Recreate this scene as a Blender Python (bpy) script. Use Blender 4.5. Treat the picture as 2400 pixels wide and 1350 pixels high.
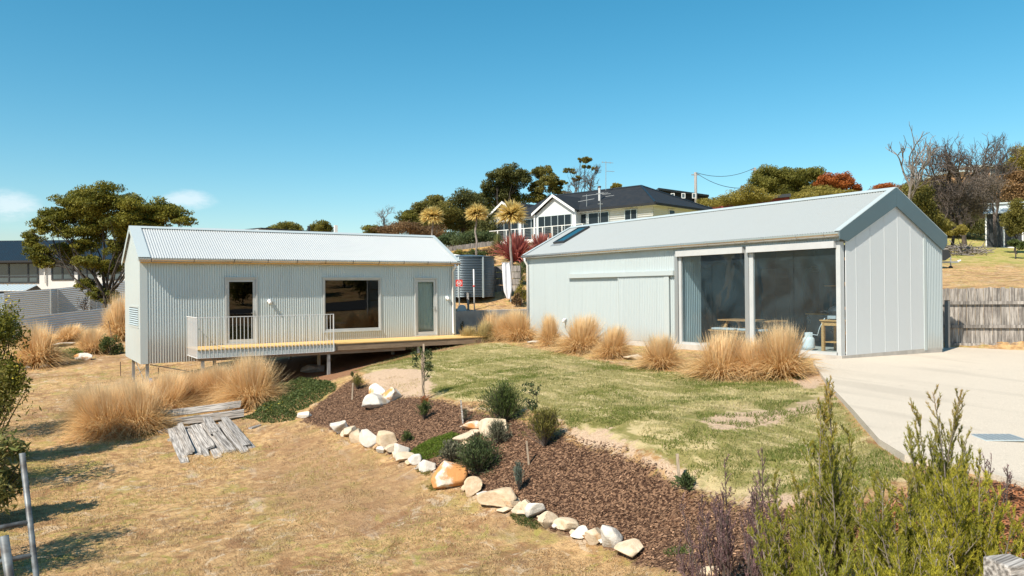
import bpy, bmesh, math, random
import numpy as np
from mathutils import Vector, Matrix

# ------------------------------------------------------------------ clear
for o in list(bpy.data.objects):
    bpy.data.objects.remove(o, do_unlink=True)
scene = bpy.context.scene
COL = scene.collection
RNG = np.random.default_rng(7)
random.seed(7)

# ------------------------------------------------------------------ camera
F = 1828.4                      # focal length in photo pixels (2400 wide)
YAW, PIT, ROL = math.radians(32.63), math.radians(0.12), math.radians(-0.56)
CAM = np.array([0.0, 0.0, 1.715])
FW = np.array([math.sin(YAW)*math.cos(PIT), math.cos(YAW)*math.cos(PIT), math.sin(PIT)])
_rt = np.array([math.cos(YAW), -math.sin(YAW), 0.0])
_up = np.cross(_rt, FW)
RT = math.cos(ROL)*_rt + math.sin(ROL)*_up
UP = -math.sin(ROL)*_rt + math.cos(ROL)*_up
cam_data = bpy.data.cameras.new('camera')
cam = bpy.data.objects.new('camera', cam_data)
COL.objects.link(cam)
cam_data.sensor_width = 36.0
cam_data.lens = F/2400*36.0
cam_data.clip_start = 0.1
cam_data.clip_end = 3000
M = Matrix.Identity(4)
for i in range(3):
    M[i][0] = RT[i]; M[i][1] = UP[i]; M[i][2] = -FW[i]; M[i][3] = CAM[i]
cam.matrix_world = M
scene.camera = cam
scene.render.resolution_x = 1024
scene.render.resolution_y = 576

# ------------------------------------------------------------------ light
SUN_EL = math.radians(47.0)
SUN_A = math.radians(18.0)      # from -X towards -Y
sun_dir = Vector((-math.cos(SUN_A)*math.cos(SUN_EL), -math.sin(SUN_A)*math.cos(SUN_EL), math.sin(SUN_EL)))
sd = bpy.data.lights.new('sun', 'SUN')
sd.energy = 5.0
sd.angle = math.radians(0.53)
sd.color = (1.0, 0.915, 0.785)
so = bpy.data.objects.new('sun', sd)
COL.objects.link(so)
so.rotation_euler = sun_dir.to_track_quat('Z', 'Y').to_euler()
so.location = (-20, -5, 30)

world = bpy.data.worlds.new('World')
scene.world = world
world.use_nodes = True
wn = world.node_tree
for n in list(wn.nodes):
    wn.nodes.remove(n)
def wnode(t, **kw):
    n = wn.nodes.new(t)
    for k, v in kw.items():
        setattr(n, k, v)
    return n
w_out = wnode('ShaderNodeOutputWorld')
w_bg = wnode('ShaderNodeBackground')
w_bg.inputs['Strength'].default_value = 0.098
w_sky = wnode('ShaderNodeTexSky', sky_type='NISHITA', sun_disc=False)
w_sky.sun_elevation = SUN_EL
w_sky.sun_rotation = math.radians(270 - 18)
w_sky.altitude = 20
w_sky.air_density = 1.0
w_sky.dust_density = 0.6
w_sky.ozone_density = 2.2
w_hs = wnode('ShaderNodeHueSaturation')
w_hs.inputs['Hue'].default_value = 0.475
w_hs.inputs['Saturation'].default_value = 1.38
w_hs.inputs['Value'].default_value = 1.0
wn.links.new(w_sky.outputs[0], w_hs.inputs['Color'])
# a few thin small clouds low in the sky
w_tc = wnode('ShaderNodeTexCoord')
w_map = wnode('ShaderNodeMapping')
w_map.inputs['Scale'].default_value = (22, 22, 60)
w_noise = wnode('ShaderNodeTexNoise')
w_noise.inputs['Scale'].default_value = 1.0
w_noise.inputs['Detail'].default_value = 6
w_noise.inputs['Roughness'].default_value = 0.68
wn.links.new(w_tc.outputs['Generated'], w_map.inputs[0])
wn.links.new(w_map.outputs[0], w_noise.inputs['Vector'])
def w_blob(d, wid, hei):
    # soft window in direction space round direction d
    sub = wnode('ShaderNodeVectorMath', operation='SUBTRACT')
    wn.links.new(w_tc.outputs['Generated'], sub.inputs[0])
    sub.inputs[1].default_value = d
    sc = wnode('ShaderNodeVectorMath', operation='MULTIPLY')
    wn.links.new(sub.outputs[0], sc.inputs[0])
    sc.inputs[1].default_value = (1/wid, 1/wid, 1/hei)
    ln = wnode('ShaderNodeVectorMath', operation='LENGTH')
    wn.links.new(sc.outputs[0], ln.inputs[0])
    mr = wnode('ShaderNodeMapRange', interpolation_type='SMOOTHSTEP')
    wn.links.new(ln.outputs['Value'], mr.inputs['Value'])
    mr.inputs['From Min'].default_value = 1.0
    mr.inputs['From Max'].default_value = 0.0
    return mr.outputs[0]
def ray(px, py):
    return FW + RT*((px-1200)/F) + UP*((675-py)/F)
def rdir(px, py):
    d = ray(px, py)
    return tuple(d/np.linalg.norm(d))
w_sum = None
for (px, py, wid, hei) in ((15, 480, 0.06, 0.034), (440, 470, 0.06, 0.024), (-300, 450, 0.12, 0.03), (2900, 430, 0.1, 0.03)):
    b = w_blob(rdir(px, py), wid, hei)
    if w_sum is None:
        w_sum = b
    else:
        mx = wnode('ShaderNodeMath', operation='MAXIMUM')
        wn.links.new(w_sum, mx.inputs[0]); wn.links.new(b, mx.inputs[1])
        w_sum = mx.outputs[0]
w_ad = wnode('ShaderNodeMath', operation='MULTIPLY')
wn.links.new(w_noise.outputs['Fac'], w_ad.inputs[0]); wn.links.new(w_sum, w_ad.inputs[1])
w_mr = wnode('ShaderNodeMapRange', interpolation_type='SMOOTHSTEP')
wn.links.new(w_ad.outputs[0], w_mr.inputs['Value'])
w_mr.inputs['From Min'].default_value = 0.18
w_mr.inputs['From Max'].default_value = 0.52
w_mr.inputs['To Max'].default_value = 0.5
w_mix = wnode('ShaderNodeMix', data_type='RGBA')
wn.links.new(w_mr.outputs[0], w_mix.inputs['Factor'])
wn.links.new(w_hs.outputs[0], w_mix.inputs[6])
w_mix.inputs[7].default_value = (7.2, 7.4, 7.6, 1)
wn.links.new(w_mix.outputs[2], w_bg.inputs['Color'])
wn.links.new(w_bg.outputs[0], w_out.inputs[0])

vs = scene.view_settings
vs.view_transform = 'Standard'
vs.look = 'None'
vs.gamma = 1.0
vs.use_curve_mapping = False
vs.exposure = 0.60

# ------------------------------------------------------------------ pixel helpers
def P(px, py, d):
    return CAM + ray(px, py)*d
def Pz(px, py, z):
    r = ray(px, py)
    return CAM + r*((z-CAM[2])/r[2])
def PY(px, py, y):
    r = ray(px, py)
    return CAM + r*(y/r[1])
def PX(px, py, x):
    r = ray(px, py)
    return CAM + r*(x/r[0])
def depth(p):
    return float((np.asarray(p)-CAM) @ FW)

# ------------------------------------------------------------------ terrain height
CTRL = np.array([
 # foreground, low dry grass
 (-3,3,-2.0),(0,5,-2.0),(2,5,-1.9),(0.3,12,-2.0),(3,10,-1.9),(5.2,8.2,-1.75),(4.5,12,-1.75),(-3,15,-2.0),(-6,10,-2.1),
 (4,5.5,-1.6),(5,4,-1.1),(4,1.5,-0.8),(1,0,-1.7),
 (2.4,21.5,-1.75),(-3,22,-1.8),(4.5,18,-1.7),(0.5,27,-1.6),(3,25,-1.7),(0.4,35,-1.2),(-5,30,-1.4),(-12,35,-1.3),(-12,20,-1.9),(-15,5,-2.2),
 # rock line
 (6.1,16.8,-1.42),(6.05,14,-1.48),(6.05,11.3,-1.52),(6.2,9,-1.58),(6.37,7.3,-1.6),(6.1,5.6,-1.2),(5.9,18.5,-1.4),
 # bed, lawn edge
 (7,14,-1.0),(7,11,-1.05),(7.2,8,-1.1),(8.5,21.3,-.62),(8.3,14.7,-.5),(7.85,10.6,-.6),(7.63,8.1,-.7),(7.3,6.3,-.8),(7.2,5.3,-.62),(6.05,2.7,-.42),(7.6,3.2,-.24),
 # lawn
 (10,20,-.42),(10,15,-.35),(10,11,-.4),(9.6,7,-.42),(12.5,22,-.32),(13,15,-.25),(13,11,-.25),(15.5,18,-.14),(15.5,12,-.1),(15.5,24,-.16),
 (11,8,-.22),(9.5,5.3,-.22),
 # under cottage
 (9,25.2,-1.02),(9,28,-1.0),(12,25.3,-.52),(14,25.8,-.3),(14,29,-.4),(5,26,-1.45),(5,29,-1.35),(7,26,-1.25),(6.5,22,-1.3),(16,26.5,-.15),(9,31,-.8),
 # driveway + fence
 (17,10,-.1),(20,8,-.1),(14,6,-.15),(22,11,-.05),(22.5,9,-.05),(12,2,-.2),(20,2,-.1),(30,0,.2),(17,18,-.1),(21,24,0),(22.5,18,.1),
 # upper slopes behind
 (17,29,.0),(20,29,.1),(21.5,34,1.7),(17,34,1.0),(25,38.6,3.2),(25.7,45.3,3.9),(31,42,4.0),(13,36,.2),(14,45,1.2),(27,16,.55),(30,22,1.2),(35,16,1.5),(45,24,2.5),(44,55,5.2),(38,58,5.2),(52,48,5.6),(80,38,5.4),(70,30,4.6),(48,76,7.5),(75,58,9),(98,50,10),(118,58,14.5),(128,68,15),(110,35,8),(30,80,5),
 (60,100,8),(2,70,.4),(-20,80,.2),(10,60,.8),(-30,45,-.8),(-2,180,1),(60,200,8),(160,160,12),(200,60,14),(150,0,9),(60,5,2.5),(-80,80,0),(-60,10,-1.6),(-150,0,-1),(-150,200,0),(300,300,12),(-300,300,3),(300,0,14),(-300,0,0),
 # behind the camera
 (0,-8,-1.2),(10,-6,-.1),(20,-12,.3),(30,-28,3.2),(42,-48,7),(15,-30,2.0),(0,-30,1.5),(-20,-20,-.5),(60,-80,13),(0,-80,9),(-60,-60,5),(0,-300,25),(300,-300,30),(-300,-300,20)], float)
def _phi(r2):
    return np.where(r2 > 1e-9, r2*np.log(r2+1e-12), 0.0)
_n = len(CTRL)
_d2 = ((CTRL[:, None, :2]-CTRL[None, :, :2])**2).sum(-1)
_K = _phi(_d2) + np.eye(_n)*0.02
_Pm = np.c_[np.ones(_n), CTRL[:, :2]]
_A = np.block([[_K, _Pm], [_Pm.T, np.zeros((3, 3))]])
_sol = np.linalg.solve(_A, np.r_[CTRL[:, 2], 0, 0, 0])
def drive_plane(x, y):
    return -.03 - (x-16)*.0157 + (y-11)*.0394
def sdist(poly, x, y):
    """signed distance to polygon, positive inside (vectorised)"""
    x = np.asarray(x, float); y = np.asarray(y, float)
    d = np.full(x.shape, 1e9); ins = np.zeros(x.shape, bool)
    n = len(poly)
    for i in range(n):
        ax, ay = poly[i][0], poly[i][1]; bx, by = poly[(i+1) % n][0], poly[(i+1) % n][1]
        ex, ey = bx-ax, by-ay
        t = np.clip(((x-ax)*ex+(y-ay)*ey)/(ex*ex+ey*ey+1e-12), 0, 1)
        d = np.minimum(d, (x-ax-t*ex)**2+(y-ay-t*ey)**2)
        c = (ay > y) != (by > y)
        with np.errstate(divide='ignore', invalid='ignore'):
            xi = ax+(y-ay)*ex/(ey if ey != 0 else 1e-12)
        ins ^= c & (x < xi)
    return np.where(ins, 1, -1)*np.sqrt(d)
DRIVE = [tuple(Pz(a, b, c)[:2]) for a, b, c in ((1905,850,-.05),(1922,876,-.06),(1945,905,-.08),(2000,960,-.1),(2060,1028,-.13),(2120,1068,-.16),(2250,1090,-.18),(2400,1132,-.2),(2560,1200,-.22))]
DRIVE += [(15,-3.5),(30,2),(27.5,7.0),(23.25,12.3),(21.3,12.3),(21.3,11.52),(16.86,11.52),(16.3,11.6)]
def sst(a, b, v):
    t = np.clip((v-a)/(b-a), 0, 1)
    return t*t*(3-2*t)
RW_Y = 28.25                     # retaining wall line behind the two buildings
def HZ(x, y):
    x = np.asarray(x, float); y = np.asarray(y, float)
    r2 = (x[..., None]-CTRL[:, 0])**2+(y[..., None]-CTRL[:, 1])**2
    z = _phi(r2) @ _sol[:_n] + _sol[_n] + _sol[_n+1]*x + _sol[_n+2]*y
    st = sst(RW_Y-.05, RW_Y+.25, y)*sst(14.2, 14.6, x)*(1-sst(36, 48, y))*(1-sst(24, 30, x))
    z = z + st*.78
    near = (np.abs(x-15) < 20) & (np.abs(y-5) < 14)
    if near.any():
        s = sdist(DRIVE, np.where(near, x, 0), np.where(near, y, -90))
        w = sst(-.35, .1, s)*near
        z = z*(1-w) + (drive_plane(x, y)-.07)*w
    return z
def hz(x, y):
    return float(HZ(np.array([x]), np.array([y]))[0])
_T = np.concatenate([np.arange(2, 40, .15), np.arange(40, 220, 1.0)])
def G(px, py, dz=0.0):
    r = ray(px, py)
    pts = CAM + _T[:, None]*r
    below = pts[:, 2] < HZ(pts[:, 0], pts[:, 1]) + dz
    i = int(np.argmax(below)) if below.any() else len(_T)-1
    a, b = _T[max(i-1, 0)], _T[i]
    for _ in range(14):
        m = (a+b)/2; q = CAM+m*r
        if q[2] < hz(q[0], q[1])+dz: b = m
        else: a = m
    return CAM+b*r

# ------------------------------------------------------------------ node/material helpers
class NT:
    def __init__(s, name):
        s.m = bpy.data.materials.new(name); s.m.use_nodes = True
        s.t = s.m.node_tree
        for n in list(s.t.nodes): s.t.nodes.remove(n)
        s.out = s.t.nodes.new('ShaderNodeOutputMaterial')
    def n(s, typ, props=None, ins=None):
        nd = s.t.nodes.new('ShaderNode'+typ)
        for k, v in (props or {}).items(): setattr(nd, k, v)
        for k, v in (ins or {}).items(): s.set(nd.inputs[k], v)
        return nd
    def set(s, sock, v):
        if isinstance(v, bpy.types.NodeSocket): s.t.links.new(v, sock)
        elif isinstance(v, bpy.types.Node): s.t.links.new(v.outputs[0], sock)
        else:
            if isinstance(v, (tuple, list)) and len(v) == 3 and sock.type == 'RGBA': v = (*v, 1)
            sock.default_value = v
    def mix(s, fac, a, b, mode='MIX'):
        nd = s.n('Mix', {'data_type': 'RGBA', 'blend_type': mode})
        s.set(nd.inputs['Factor'], fac); s.set(nd.inputs[6], a); s.set(nd.inputs[7], b)
        return nd.outputs[2]
    def math(s, op, a, b=0.0):
        nd = s.n('Math', {'operation': op}); s.set(nd.inputs[0], a); s.set(nd.inputs[1], b)
        return nd.outputs[0]
    def ramp(s, v, lo, hi, a=0.0, b=1.0, smooth=True):
        nd = s.n('MapRange', {'interpolation_type': 'SMOOTHSTEP' if smooth else 'LINEAR'})
        s.set(nd.inputs['Value'], v)
        for k, q in (('From Min', lo), ('From Max', hi), ('To Min', a), ('To Max', b)): nd.inputs[k].default_value = q
        return nd.outputs[0]
    def noise(s, vec, scale, detail=4, rough=.55, dist=0.0):
        nd = s.n('TexNoise', None, {'Scale': scale, 'Detail': detail, 'Roughness': rough, 'Distortion': dist})
        if vec is not None: s.set(nd.inputs['Vector'], vec)
        return nd.outputs['Fac']
    def coord(s, which='Object', scale=None, rnd=False):
        tc = s.n('TexCoord'); v = tc.outputs[which]
        if rnd:
            oi = s.n('ObjectInfo')
            mul = s.math('MULTIPLY', oi.outputs['Random'], 37.0)
            ad = s.n('VectorMath', {'operation': 'ADD'}); s.set(ad.inputs[0], v); s.set(ad.inputs[1], mul); v = ad.outputs[0]
        if scale is not None:
            mp = s.n('Mapping'); s.set(mp.inputs[0], v); mp.inputs['Scale'].default_value = scale; v = mp.outputs[0]
        return v
    def bump(s, h, strength=.3, dist=.02):
        nd = s.n('Bump', None, {'Strength': strength, 'Distance': dist}); s.set(nd.inputs['Height'], h)
        return nd.outputs[0]
    def pbr(s, color, rough=.6, metal=0.0, normal=None, **kw):
        nd = s.n('BsdfPrincipled')
        s.set(nd.inputs['Base Color'], color); s.set(nd.inputs['Roughness'], rough); s.set(nd.inputs['Metallic'], metal)
        if normal is not None: s.set(nd.inputs['Normal'], normal)
        for k, v in kw.items(): s.set(nd.inputs[k.replace('_', ' ')], v)
        s.t.links.new(nd.outputs[0], s.out.inputs[0])
        return nd
MAT = {}
def plain(name, c1, c2=None, scale=6, rough=.6, metal=0.0, bump=.0, stretch=None, var=0.0, detail=5):
    nt = NT(name)
    v = nt.coord('Object', stretch, rnd=var > 0)
    f = nt.noise(v, scale, detail)
    col = nt.mix(nt.ramp(f, .3, .7), c1, c2 if c2 else tuple(c*.8 for c in c1))
    if var > 0:
        oi = nt.n('ObjectInfo')
        hs = nt.n('HueSaturation', None, {'Color': col})
        nt.set(hs.inputs['Value'], nt.ramp(oi.outputs['Random'], 0, 1, 1-var, 1+var, False))
        col = hs.outputs[0]
    r = nt.ramp(f, .3, .7, rough*.9, min(1, rough*1.1))
    nt.pbr(col, r, metal, nt.bump(f, bump, .01) if bump else None)
    MAT[name] = nt.m
    return nt.m
def leafmat(name, dark, light, tip=None, trans=.35, rough=.6):
    nt = NT(name)
    at = nt.n('Attribute', {'attribute_name': 'tint'})
    sp = nt.n('SeparateColor', None, {'Color': at.outputs['Color']})
    col = nt.mix(sp.outputs[0], dark, light)
    if tip: col = nt.mix(sp.outputs[1], col, tip)
    pr = nt.n('BsdfPrincipled', None, {'Base Color': col, 'Roughness': rough})
    pr.inputs['Specular IOR Level'].default_value = .25
    tr = nt.n('BsdfTranslucent', None, {'Color': col})
    mx = nt.n('MixShader', None, {0: trans, 1: pr.outputs[0], 2: tr.outputs[0]})
    nt.t.links.new(mx.outputs[0], nt.out.inputs[0])
    MAT[name] = nt.m
    return nt.m

# ------------------------------------------------------------------ object helpers
ORG = {}
def tag(o, label=None, cat=None, group=None, kind=None):
    if label: o['label'] = label
    if cat: o['category'] = cat
    if group: o['group'] = group
    if kind: o['kind'] = kind
    return o
def thing(name, label, cat, loc, group=None, rotz=0.0):
    o = bpy.data.objects.new(name, None)
    o.empty_display_size = .2
    COL.objects.link(o)
    o.location = tuple(float(c) for c in loc); o.rotation_euler = (0, 0, rotz)
    ORG[o] = np.array([float(c) for c in loc])
    return tag(o, label, cat, group)
def fast(name, V, Fa, mat, parent=None, tint=None, smooth=False, org=None, local=False):
    V = np.asarray(V, np.float32).reshape(-1, 3)
    o_ = np.zeros(3) if org is None else np.asarray(org, float)
    if parent is not None: o_ = ORG[parent]
    if not local: V = V - o_.astype(np.float32)
    me = bpy.data.meshes.new(name)
    Fa = np.asarray(Fa, np.int32)
    m, k = Fa.shape
    me.vertices.add(len(V)); me.vertices.foreach_set('co', np.ascontiguousarray(V).ravel())
    me.loops.add(m*k); me.loops.foreach_set('vertex_index', np.ascontiguousarray(Fa).ravel())
    me.polygons.add(m); me.polygons.foreach_set('loop_start', np.arange(0, m*k, k, dtype=np.int32))
    if smooth: me.polygons.foreach_set('use_smooth', np.ones(m, bool))
    me.update(calc_edges=True)
    if tint is not None:
        a = me.color_attributes.new('tint', 'FLOAT_COLOR', 'POINT')
        t = np.ones((len(V), 4), np.float32); tint = np.asarray(tint, np.float32)
        t[:, :tint.shape[1]] = tint
        a.data.foreach_set('color', t.ravel())
    me.materials.append(mat)
    ob = bpy.data.objects.new(name, me); COL.objects.link(ob)
    if parent is not None: ob.parent = parent; ORG[ob] = ORG[parent]
    else: ob.location = tuple(o_); ORG[ob] = o_
    return ob
class MB:
    def __init__(s): s.v = []; s.f = []
    def add(s, vs, fs):
        b = len(s.v); s.v += [tuple(map(float, p)) for p in vs]; s.f += [tuple(b+i for i in q) for q in fs]; return s
    def obox(s, o, a, b, c):
        o, a, b, c = (np.asarray(q, float) for q in (o, a, b, c))
        if np.dot(np.cross(a, b), c) < 0: a, b = b, a
        return s.add([o, o+a, o+a+b, o+b, o+c, o+a+c, o+a+b+c, o+b+c],
                     [(0,3,2,1),(4,5,6,7),(0,1,5,4),(1,2,6,5),(2,3,7,6),(3,0,4,7)])
    def box(s, lo, hi):
        lo, hi = np.minimum(lo, hi).astype(float), np.maximum(lo, hi).astype(float); d = hi-lo
        return s.obox(lo, (d[0],0,0), (0,d[1],0), (0,0,d[2]))
    def beam(s, p, q, w, h, upv=(0,0,1)):
        p, q = np.asarray(p, float), np.asarray(q, float); d = q-p; L = np.linalg.norm(d); d = d/L
        upv = np.asarray(upv, float); sd_ = np.cross(d, upv)
        if np.linalg.norm(sd_) < 1e-6: sd_ = np.cross(d, (1,0,0))
        sd_ /= np.linalg.norm(sd_); u = np.cross(sd_, d)
        return s.obox(p-sd_*w/2-u*h/2, sd_*w, u*h, d*L)
    def quad(s, *p): return s.add(p, [tuple(range(len(p)))])
    def prism(s, poly, vec):
        poly = [np.asarray(p, float) for p in poly]; vec = np.asarray(vec, float); n = len(poly)
        nrm = sum((np.cross(poly[i]-poly[0], poly[(i+1) % n]-poly[0]) for i in range(1, n-1)), np.zeros(3))
        if np.dot(nrm, vec) > 0: poly = poly[::-1]
        return s.add(poly+[p+vec for p in poly], [tuple(range(n)), tuple(range(2*n-1, n-1, -1))]+[(i, i+n, (i+1) % n+n, (i+1) % n) for i in range(n)])
    def tube(s, pts, r, n=6, caps=True):
        pts = [np.asarray(p, float) for p in pts]; m = len(pts)
        rr = r if isinstance(r, (list, tuple, np.ndarray)) else [r]*m
        b = len(s.v); prev = None
        for i, p in enumerate(pts):
            d = pts[min(i+1, m-1)]-pts[max(i-1, 0)]; d = d/(np.linalg.norm(d)+1e-9)
            if prev is None:
                a = np.cross(d, (0,0,1) if abs(d[2]) < .9 else (1,0,0))
            else: a = prev-d*np.dot(prev, d)
            a /= (np.linalg.norm(a)+1e-9); c = np.cross(d, a); prev = a
            for k in range(n):
                t = 2*math.pi*k/n
                s.v.append(tuple(p+(a*math.cos(t)+c*math.sin(t))*rr[i]))
        for i in range(m-1):
            for k in range(n):
                k2 = (k+1) % n
                s.f.append((b+i*n+k, b+i*n+k2, b+(i+1)*n+k2, b+(i+1)*n+k))
        if caps:
            s.f.append(tuple(b+k for k in range(n-1, -1, -1))); s.f.append(tuple(b+(m-1)*n+k for k in range(n)))
        return s
    def lathe(s, c, prof, n=16):
        c = np.asarray(c, float); b = len(s.v); m = len(prof)
        for (r, z) in prof:
            for k in range(n):
                t = 2*math.pi*k/n; s.v.append((c[0]+r*math.cos(t), c[1]+r*math.sin(t), c[2]+z))
        for i in range(m-1):
            for k in range(n):
                k2 = (k+1) % n; s.f.append((b+i*n+k, b+i*n+k2, b+(i+1)*n+k2, b+(i+1)*n+k))
        s.f.append(tuple(b+k for k in range(n-1, -1, -1))); s.f.append(tuple(b+(m-1)*n+k for k in range(n)))
        return s
    def build(s, name, mat, parent=None, smooth=False, org=None, bevel=0.0, angle=None):
        o_ = np.zeros(3) if org is None else np.asarray(org, float)
        if parent is not None: o_ = ORG[parent]
        me = bpy.data.meshes.new(name)
        me.from_pydata([tuple(np.asarray(p)-o_) for p in s.v], [], s.f)
        if bevel:
            bm = bmesh.new(); bm.from_mesh(me)
            bmesh.ops.bevel(bm, geom=list(bm.edges), offset=bevel, segments=1, affect='EDGES')
            bm.to_mesh(me); bm.free()
        if smooth: me.polygons.foreach_set('use_smooth', np.ones(len(me.polygons), bool))
        me.update()
        me.materials.append(mat)
        ob = bpy.data.objects.new(name, me); COL.objects.link(ob)
        if parent is not None: ob.parent = parent; ORG[ob] = ORG[parent]
        else: ob.location = tuple(o_); ORG[ob] = o_
        return ob
def corr(o, u, v, L, H, nrm, pitch=.076, amp=.0085, seg=8, u0=0.0, top=None):
    """corrugated sheet: waves along unit u, ribs along v. returns (verts, quads)"""
    o, u, v, nrm = (np.asarray(q, float) for q in (o, u, v, nrm))
    n = max(2, int(round(L/pitch*seg)))
    t = np.linspace(0, L, n+1)
    w = np.sin((t+u0)/pitch*2*math.pi)*amp
    base = o + t[:, None]*u + w[:, None]*nrm
    tp = base + (np.asarray(top(t) if top else np.full(n+1, H)))[:, None]*v
    V = np.concatenate([base, tp])
    i = np.arange(n)
    return V, np.stack([i, i+1, i+1+n+1, i+n+1], 1)
def sheets(lst, name, mat, parent):
    Vs, Fs, b = [], [], 0
    for V, Q in lst:
        Vs.append(V); Fs.append(Q+b); b += len(V)
    return fast(name, np.concatenate(Vs), np.concatenate(Fs), mat, parent, smooth=True)
def copy_tree(o, parent=None):
    c = o.copy(); COL.objects.link(c); c.parent = parent
    for ch in o.children: copy_tree(ch, c)
    return c

# ------------------------------------------------------------------ materials
def metal_sheet(name, c, rough=.42, metal=.35, streak=.1, lap=None):
    nt = NT(name)
    v = nt.coord('Object')
    f = nt.noise(v, .8, 4); g = nt.noise(nt.coord('Object', (6, 6, .5)), 3, 4)
    col = nt.mix(nt.ramp(f, .3, .75, 0, streak), c, tuple(q*.72 for q in c))
    col = nt.mix(nt.ramp(g, .5, .8, 0, streak), col, tuple(q*.7*k for q, k in zip(c, (1.05, 1, .93))))
    if lap:
        # dust splashed up from the ground, thin lap lines every sheet width, screw rows
        gp = nt.n('NewGeometry'); sx = nt.n('SeparateXYZ', None, {0: gp.outputs['Position']})
        dn = nt.noise(nt.coord('Object', (3, 3, 1.2)), 2.5, 5, .65)
        du = nt.math('MULTIPLY', nt.ramp(nt.math('ADD', sx.outputs[2], nt.math('MULTIPLY', dn, -.5)), .35, -.35), .45)
        col = nt.mix(du, col, (.42, .33, .235))
        fr = nt.math('FRACT', nt.math('DIVIDE', sx.outputs[0 if lap == 'x' else 1], .762))
        col = nt.mix(nt.ramp(nt.math('ABSOLUTE', nt.math('SUBTRACT', fr, .5)), .0, .018, .28, 0), col, tuple(q*.45 for q in c))
        tone = nt.n('TexWhiteNoise', {'noise_dimensions': '1D'}); nt.set(tone.inputs['W'], nt.math('FLOOR', nt.math('ADD', nt.math('DIVIDE', sx.outputs[0 if lap == 'x' else 1], .762), .5)))
        col = nt.mix(nt.ramp(tone.outputs['Value'], 0, 1, 0, .10, False), col, tuple(q*.6 for q in c))
    nt.pbr(col, nt.ramp(f, .3, .7, rough*.88, rough*1.12), metal)
    MAT[name] = nt.m
metal_sheet('zinc', (.52, .585, .605), .36, .45, .12, 'x')
metal_sheet('zinc_roof', (.50, .52, .52), .40, .3, .14)
metal_sheet('shed_roof', (.40, .425, .42), .42, .25, .18)
metal_sheet('shed_zinc', (.47, .53, .54), .42, .3, .14, 'y')
metal_sheet('flashing', (.54, .60, .60), .4, .3)
metal_sheet('dark_flashing', (.12, .175, .195), .4, .4)
metal_sheet('galv', (.42, .44, .44), .45, .6, .3)
metal_sheet('gutter', (.62, .62, .60), .25, .85)
metal_sheet('fence_zinc', (.50, .54, .575), .38, .45, .25)
metal_sheet('tank_zinc', (.13, .165, .19), .32, .55, .3)
plain('white_paint', (.70, .70, .69), (.65, .65, .64), 3, .45)
plain('blind_grey', (.47, .48, .48), (.43, .44, .44), 3, .5)
plain('frame_alu', (.52, .54, .54), (.47, .49, .49), 3, .4, .15)
plain('bracket', (.06, .06, .065), None, 3, .5)
plain('dark_metal', (.03, .033, .036), None, 3, .45)
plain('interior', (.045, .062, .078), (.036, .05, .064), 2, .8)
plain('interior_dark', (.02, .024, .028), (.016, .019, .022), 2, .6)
plain('steel_bench', (.35, .37, .38), None, 2, .3, .8)
plain('concrete', (.42, .40, .37), (.34, .325, .30), 4, .85, 0, .15)
plain('slab_edge', (.48, .445, .395), (.39, .36, .32), 5, .85, 0, .2)
plain('deck_board', (.78, .51, .20), (.64, .40, .14), 3, .55, 0, .1, (2, 14, 14), .08)
plain('timber_beam', (.30, .215, .14), (.20, .14, .09), 3, .7, 0, .2, (1, 12, 12), .1)
plain('pine', (.62, .35, .14), (.48, .25, .09), 4, .55, 0, .1, (3, 3, 12), .12)
plain('table_wood', (.48, .25, .10), (.34, .165, .065), 4, .5, 0, .1, (2, 10, 10), .12)
plain('grey_timber', (.50, .465, .43), (.10, .088, .078), 2.4, .85, 0, .8, (.8, 20, 20), .2)
plain('stake', (.42, .34, .25), (.28, .21, .15), 5, .8, 0, .2, (9, 9, 2), .15)
plain('bark', (.06, .048, .038), (.032, .026, .021), 5, .9, 0, .4)
plain('bark_pale', (.27, .23, .20), (.16, .13, .11), 5, .9, 0, .3)
plain('twig', (.115, .09, .075), (.065, .05, .042), 4, .9)
plain('twig_pale', (.27, .235, .21), (.14, .12, .105), 4, .9)
plain('cushion', (.45, .47, .48), None, 6, .9)
plain('black_plastic', (.02, .02, .022), None, 3, .35)
plain('red_sign', (.62, .035, .02), (.56, .03, .018), 2, .4)
plain('roof_navy', (.012, .022, .032), (.009, .017, .026), 3, .45)
plain('roof_black', (.009, .010, .012), (.013, .014, .016), 2, .7)
plain('render_white', (.62, .61, .59), (.56, .55, .53), 1, .8)
plain('board_cream', (.55, .56, .56), (.51, .52, .52), 2, .7)
plain('orange_wall', (.46, .27, .15), (.38, .21, .11), 2, .85)
plain('cloth', (.72, .72, .74), (.6, .6, .63), 3, .8)
plain('blue_plastic', (.05, .18, .42), None, 3, .4)
plain('pipe_paint', (.17, .19, .20), (.045, .04, .038), 7, .5, .1, .1, (1, 1, 1.6))
plain('rust', (.10, .055, .035), (.06, .035, .025), 8, .8)
plain('curtain', (.42, .56, .52), (.36, .48, .45), 2, .9, 0, 0, (10, 10, .3))
plain('red_roofing', (.25, .035, .03), None, 2, .6)
plain('terracotta', (.35, .13, .06), None, 4, .8)

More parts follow.
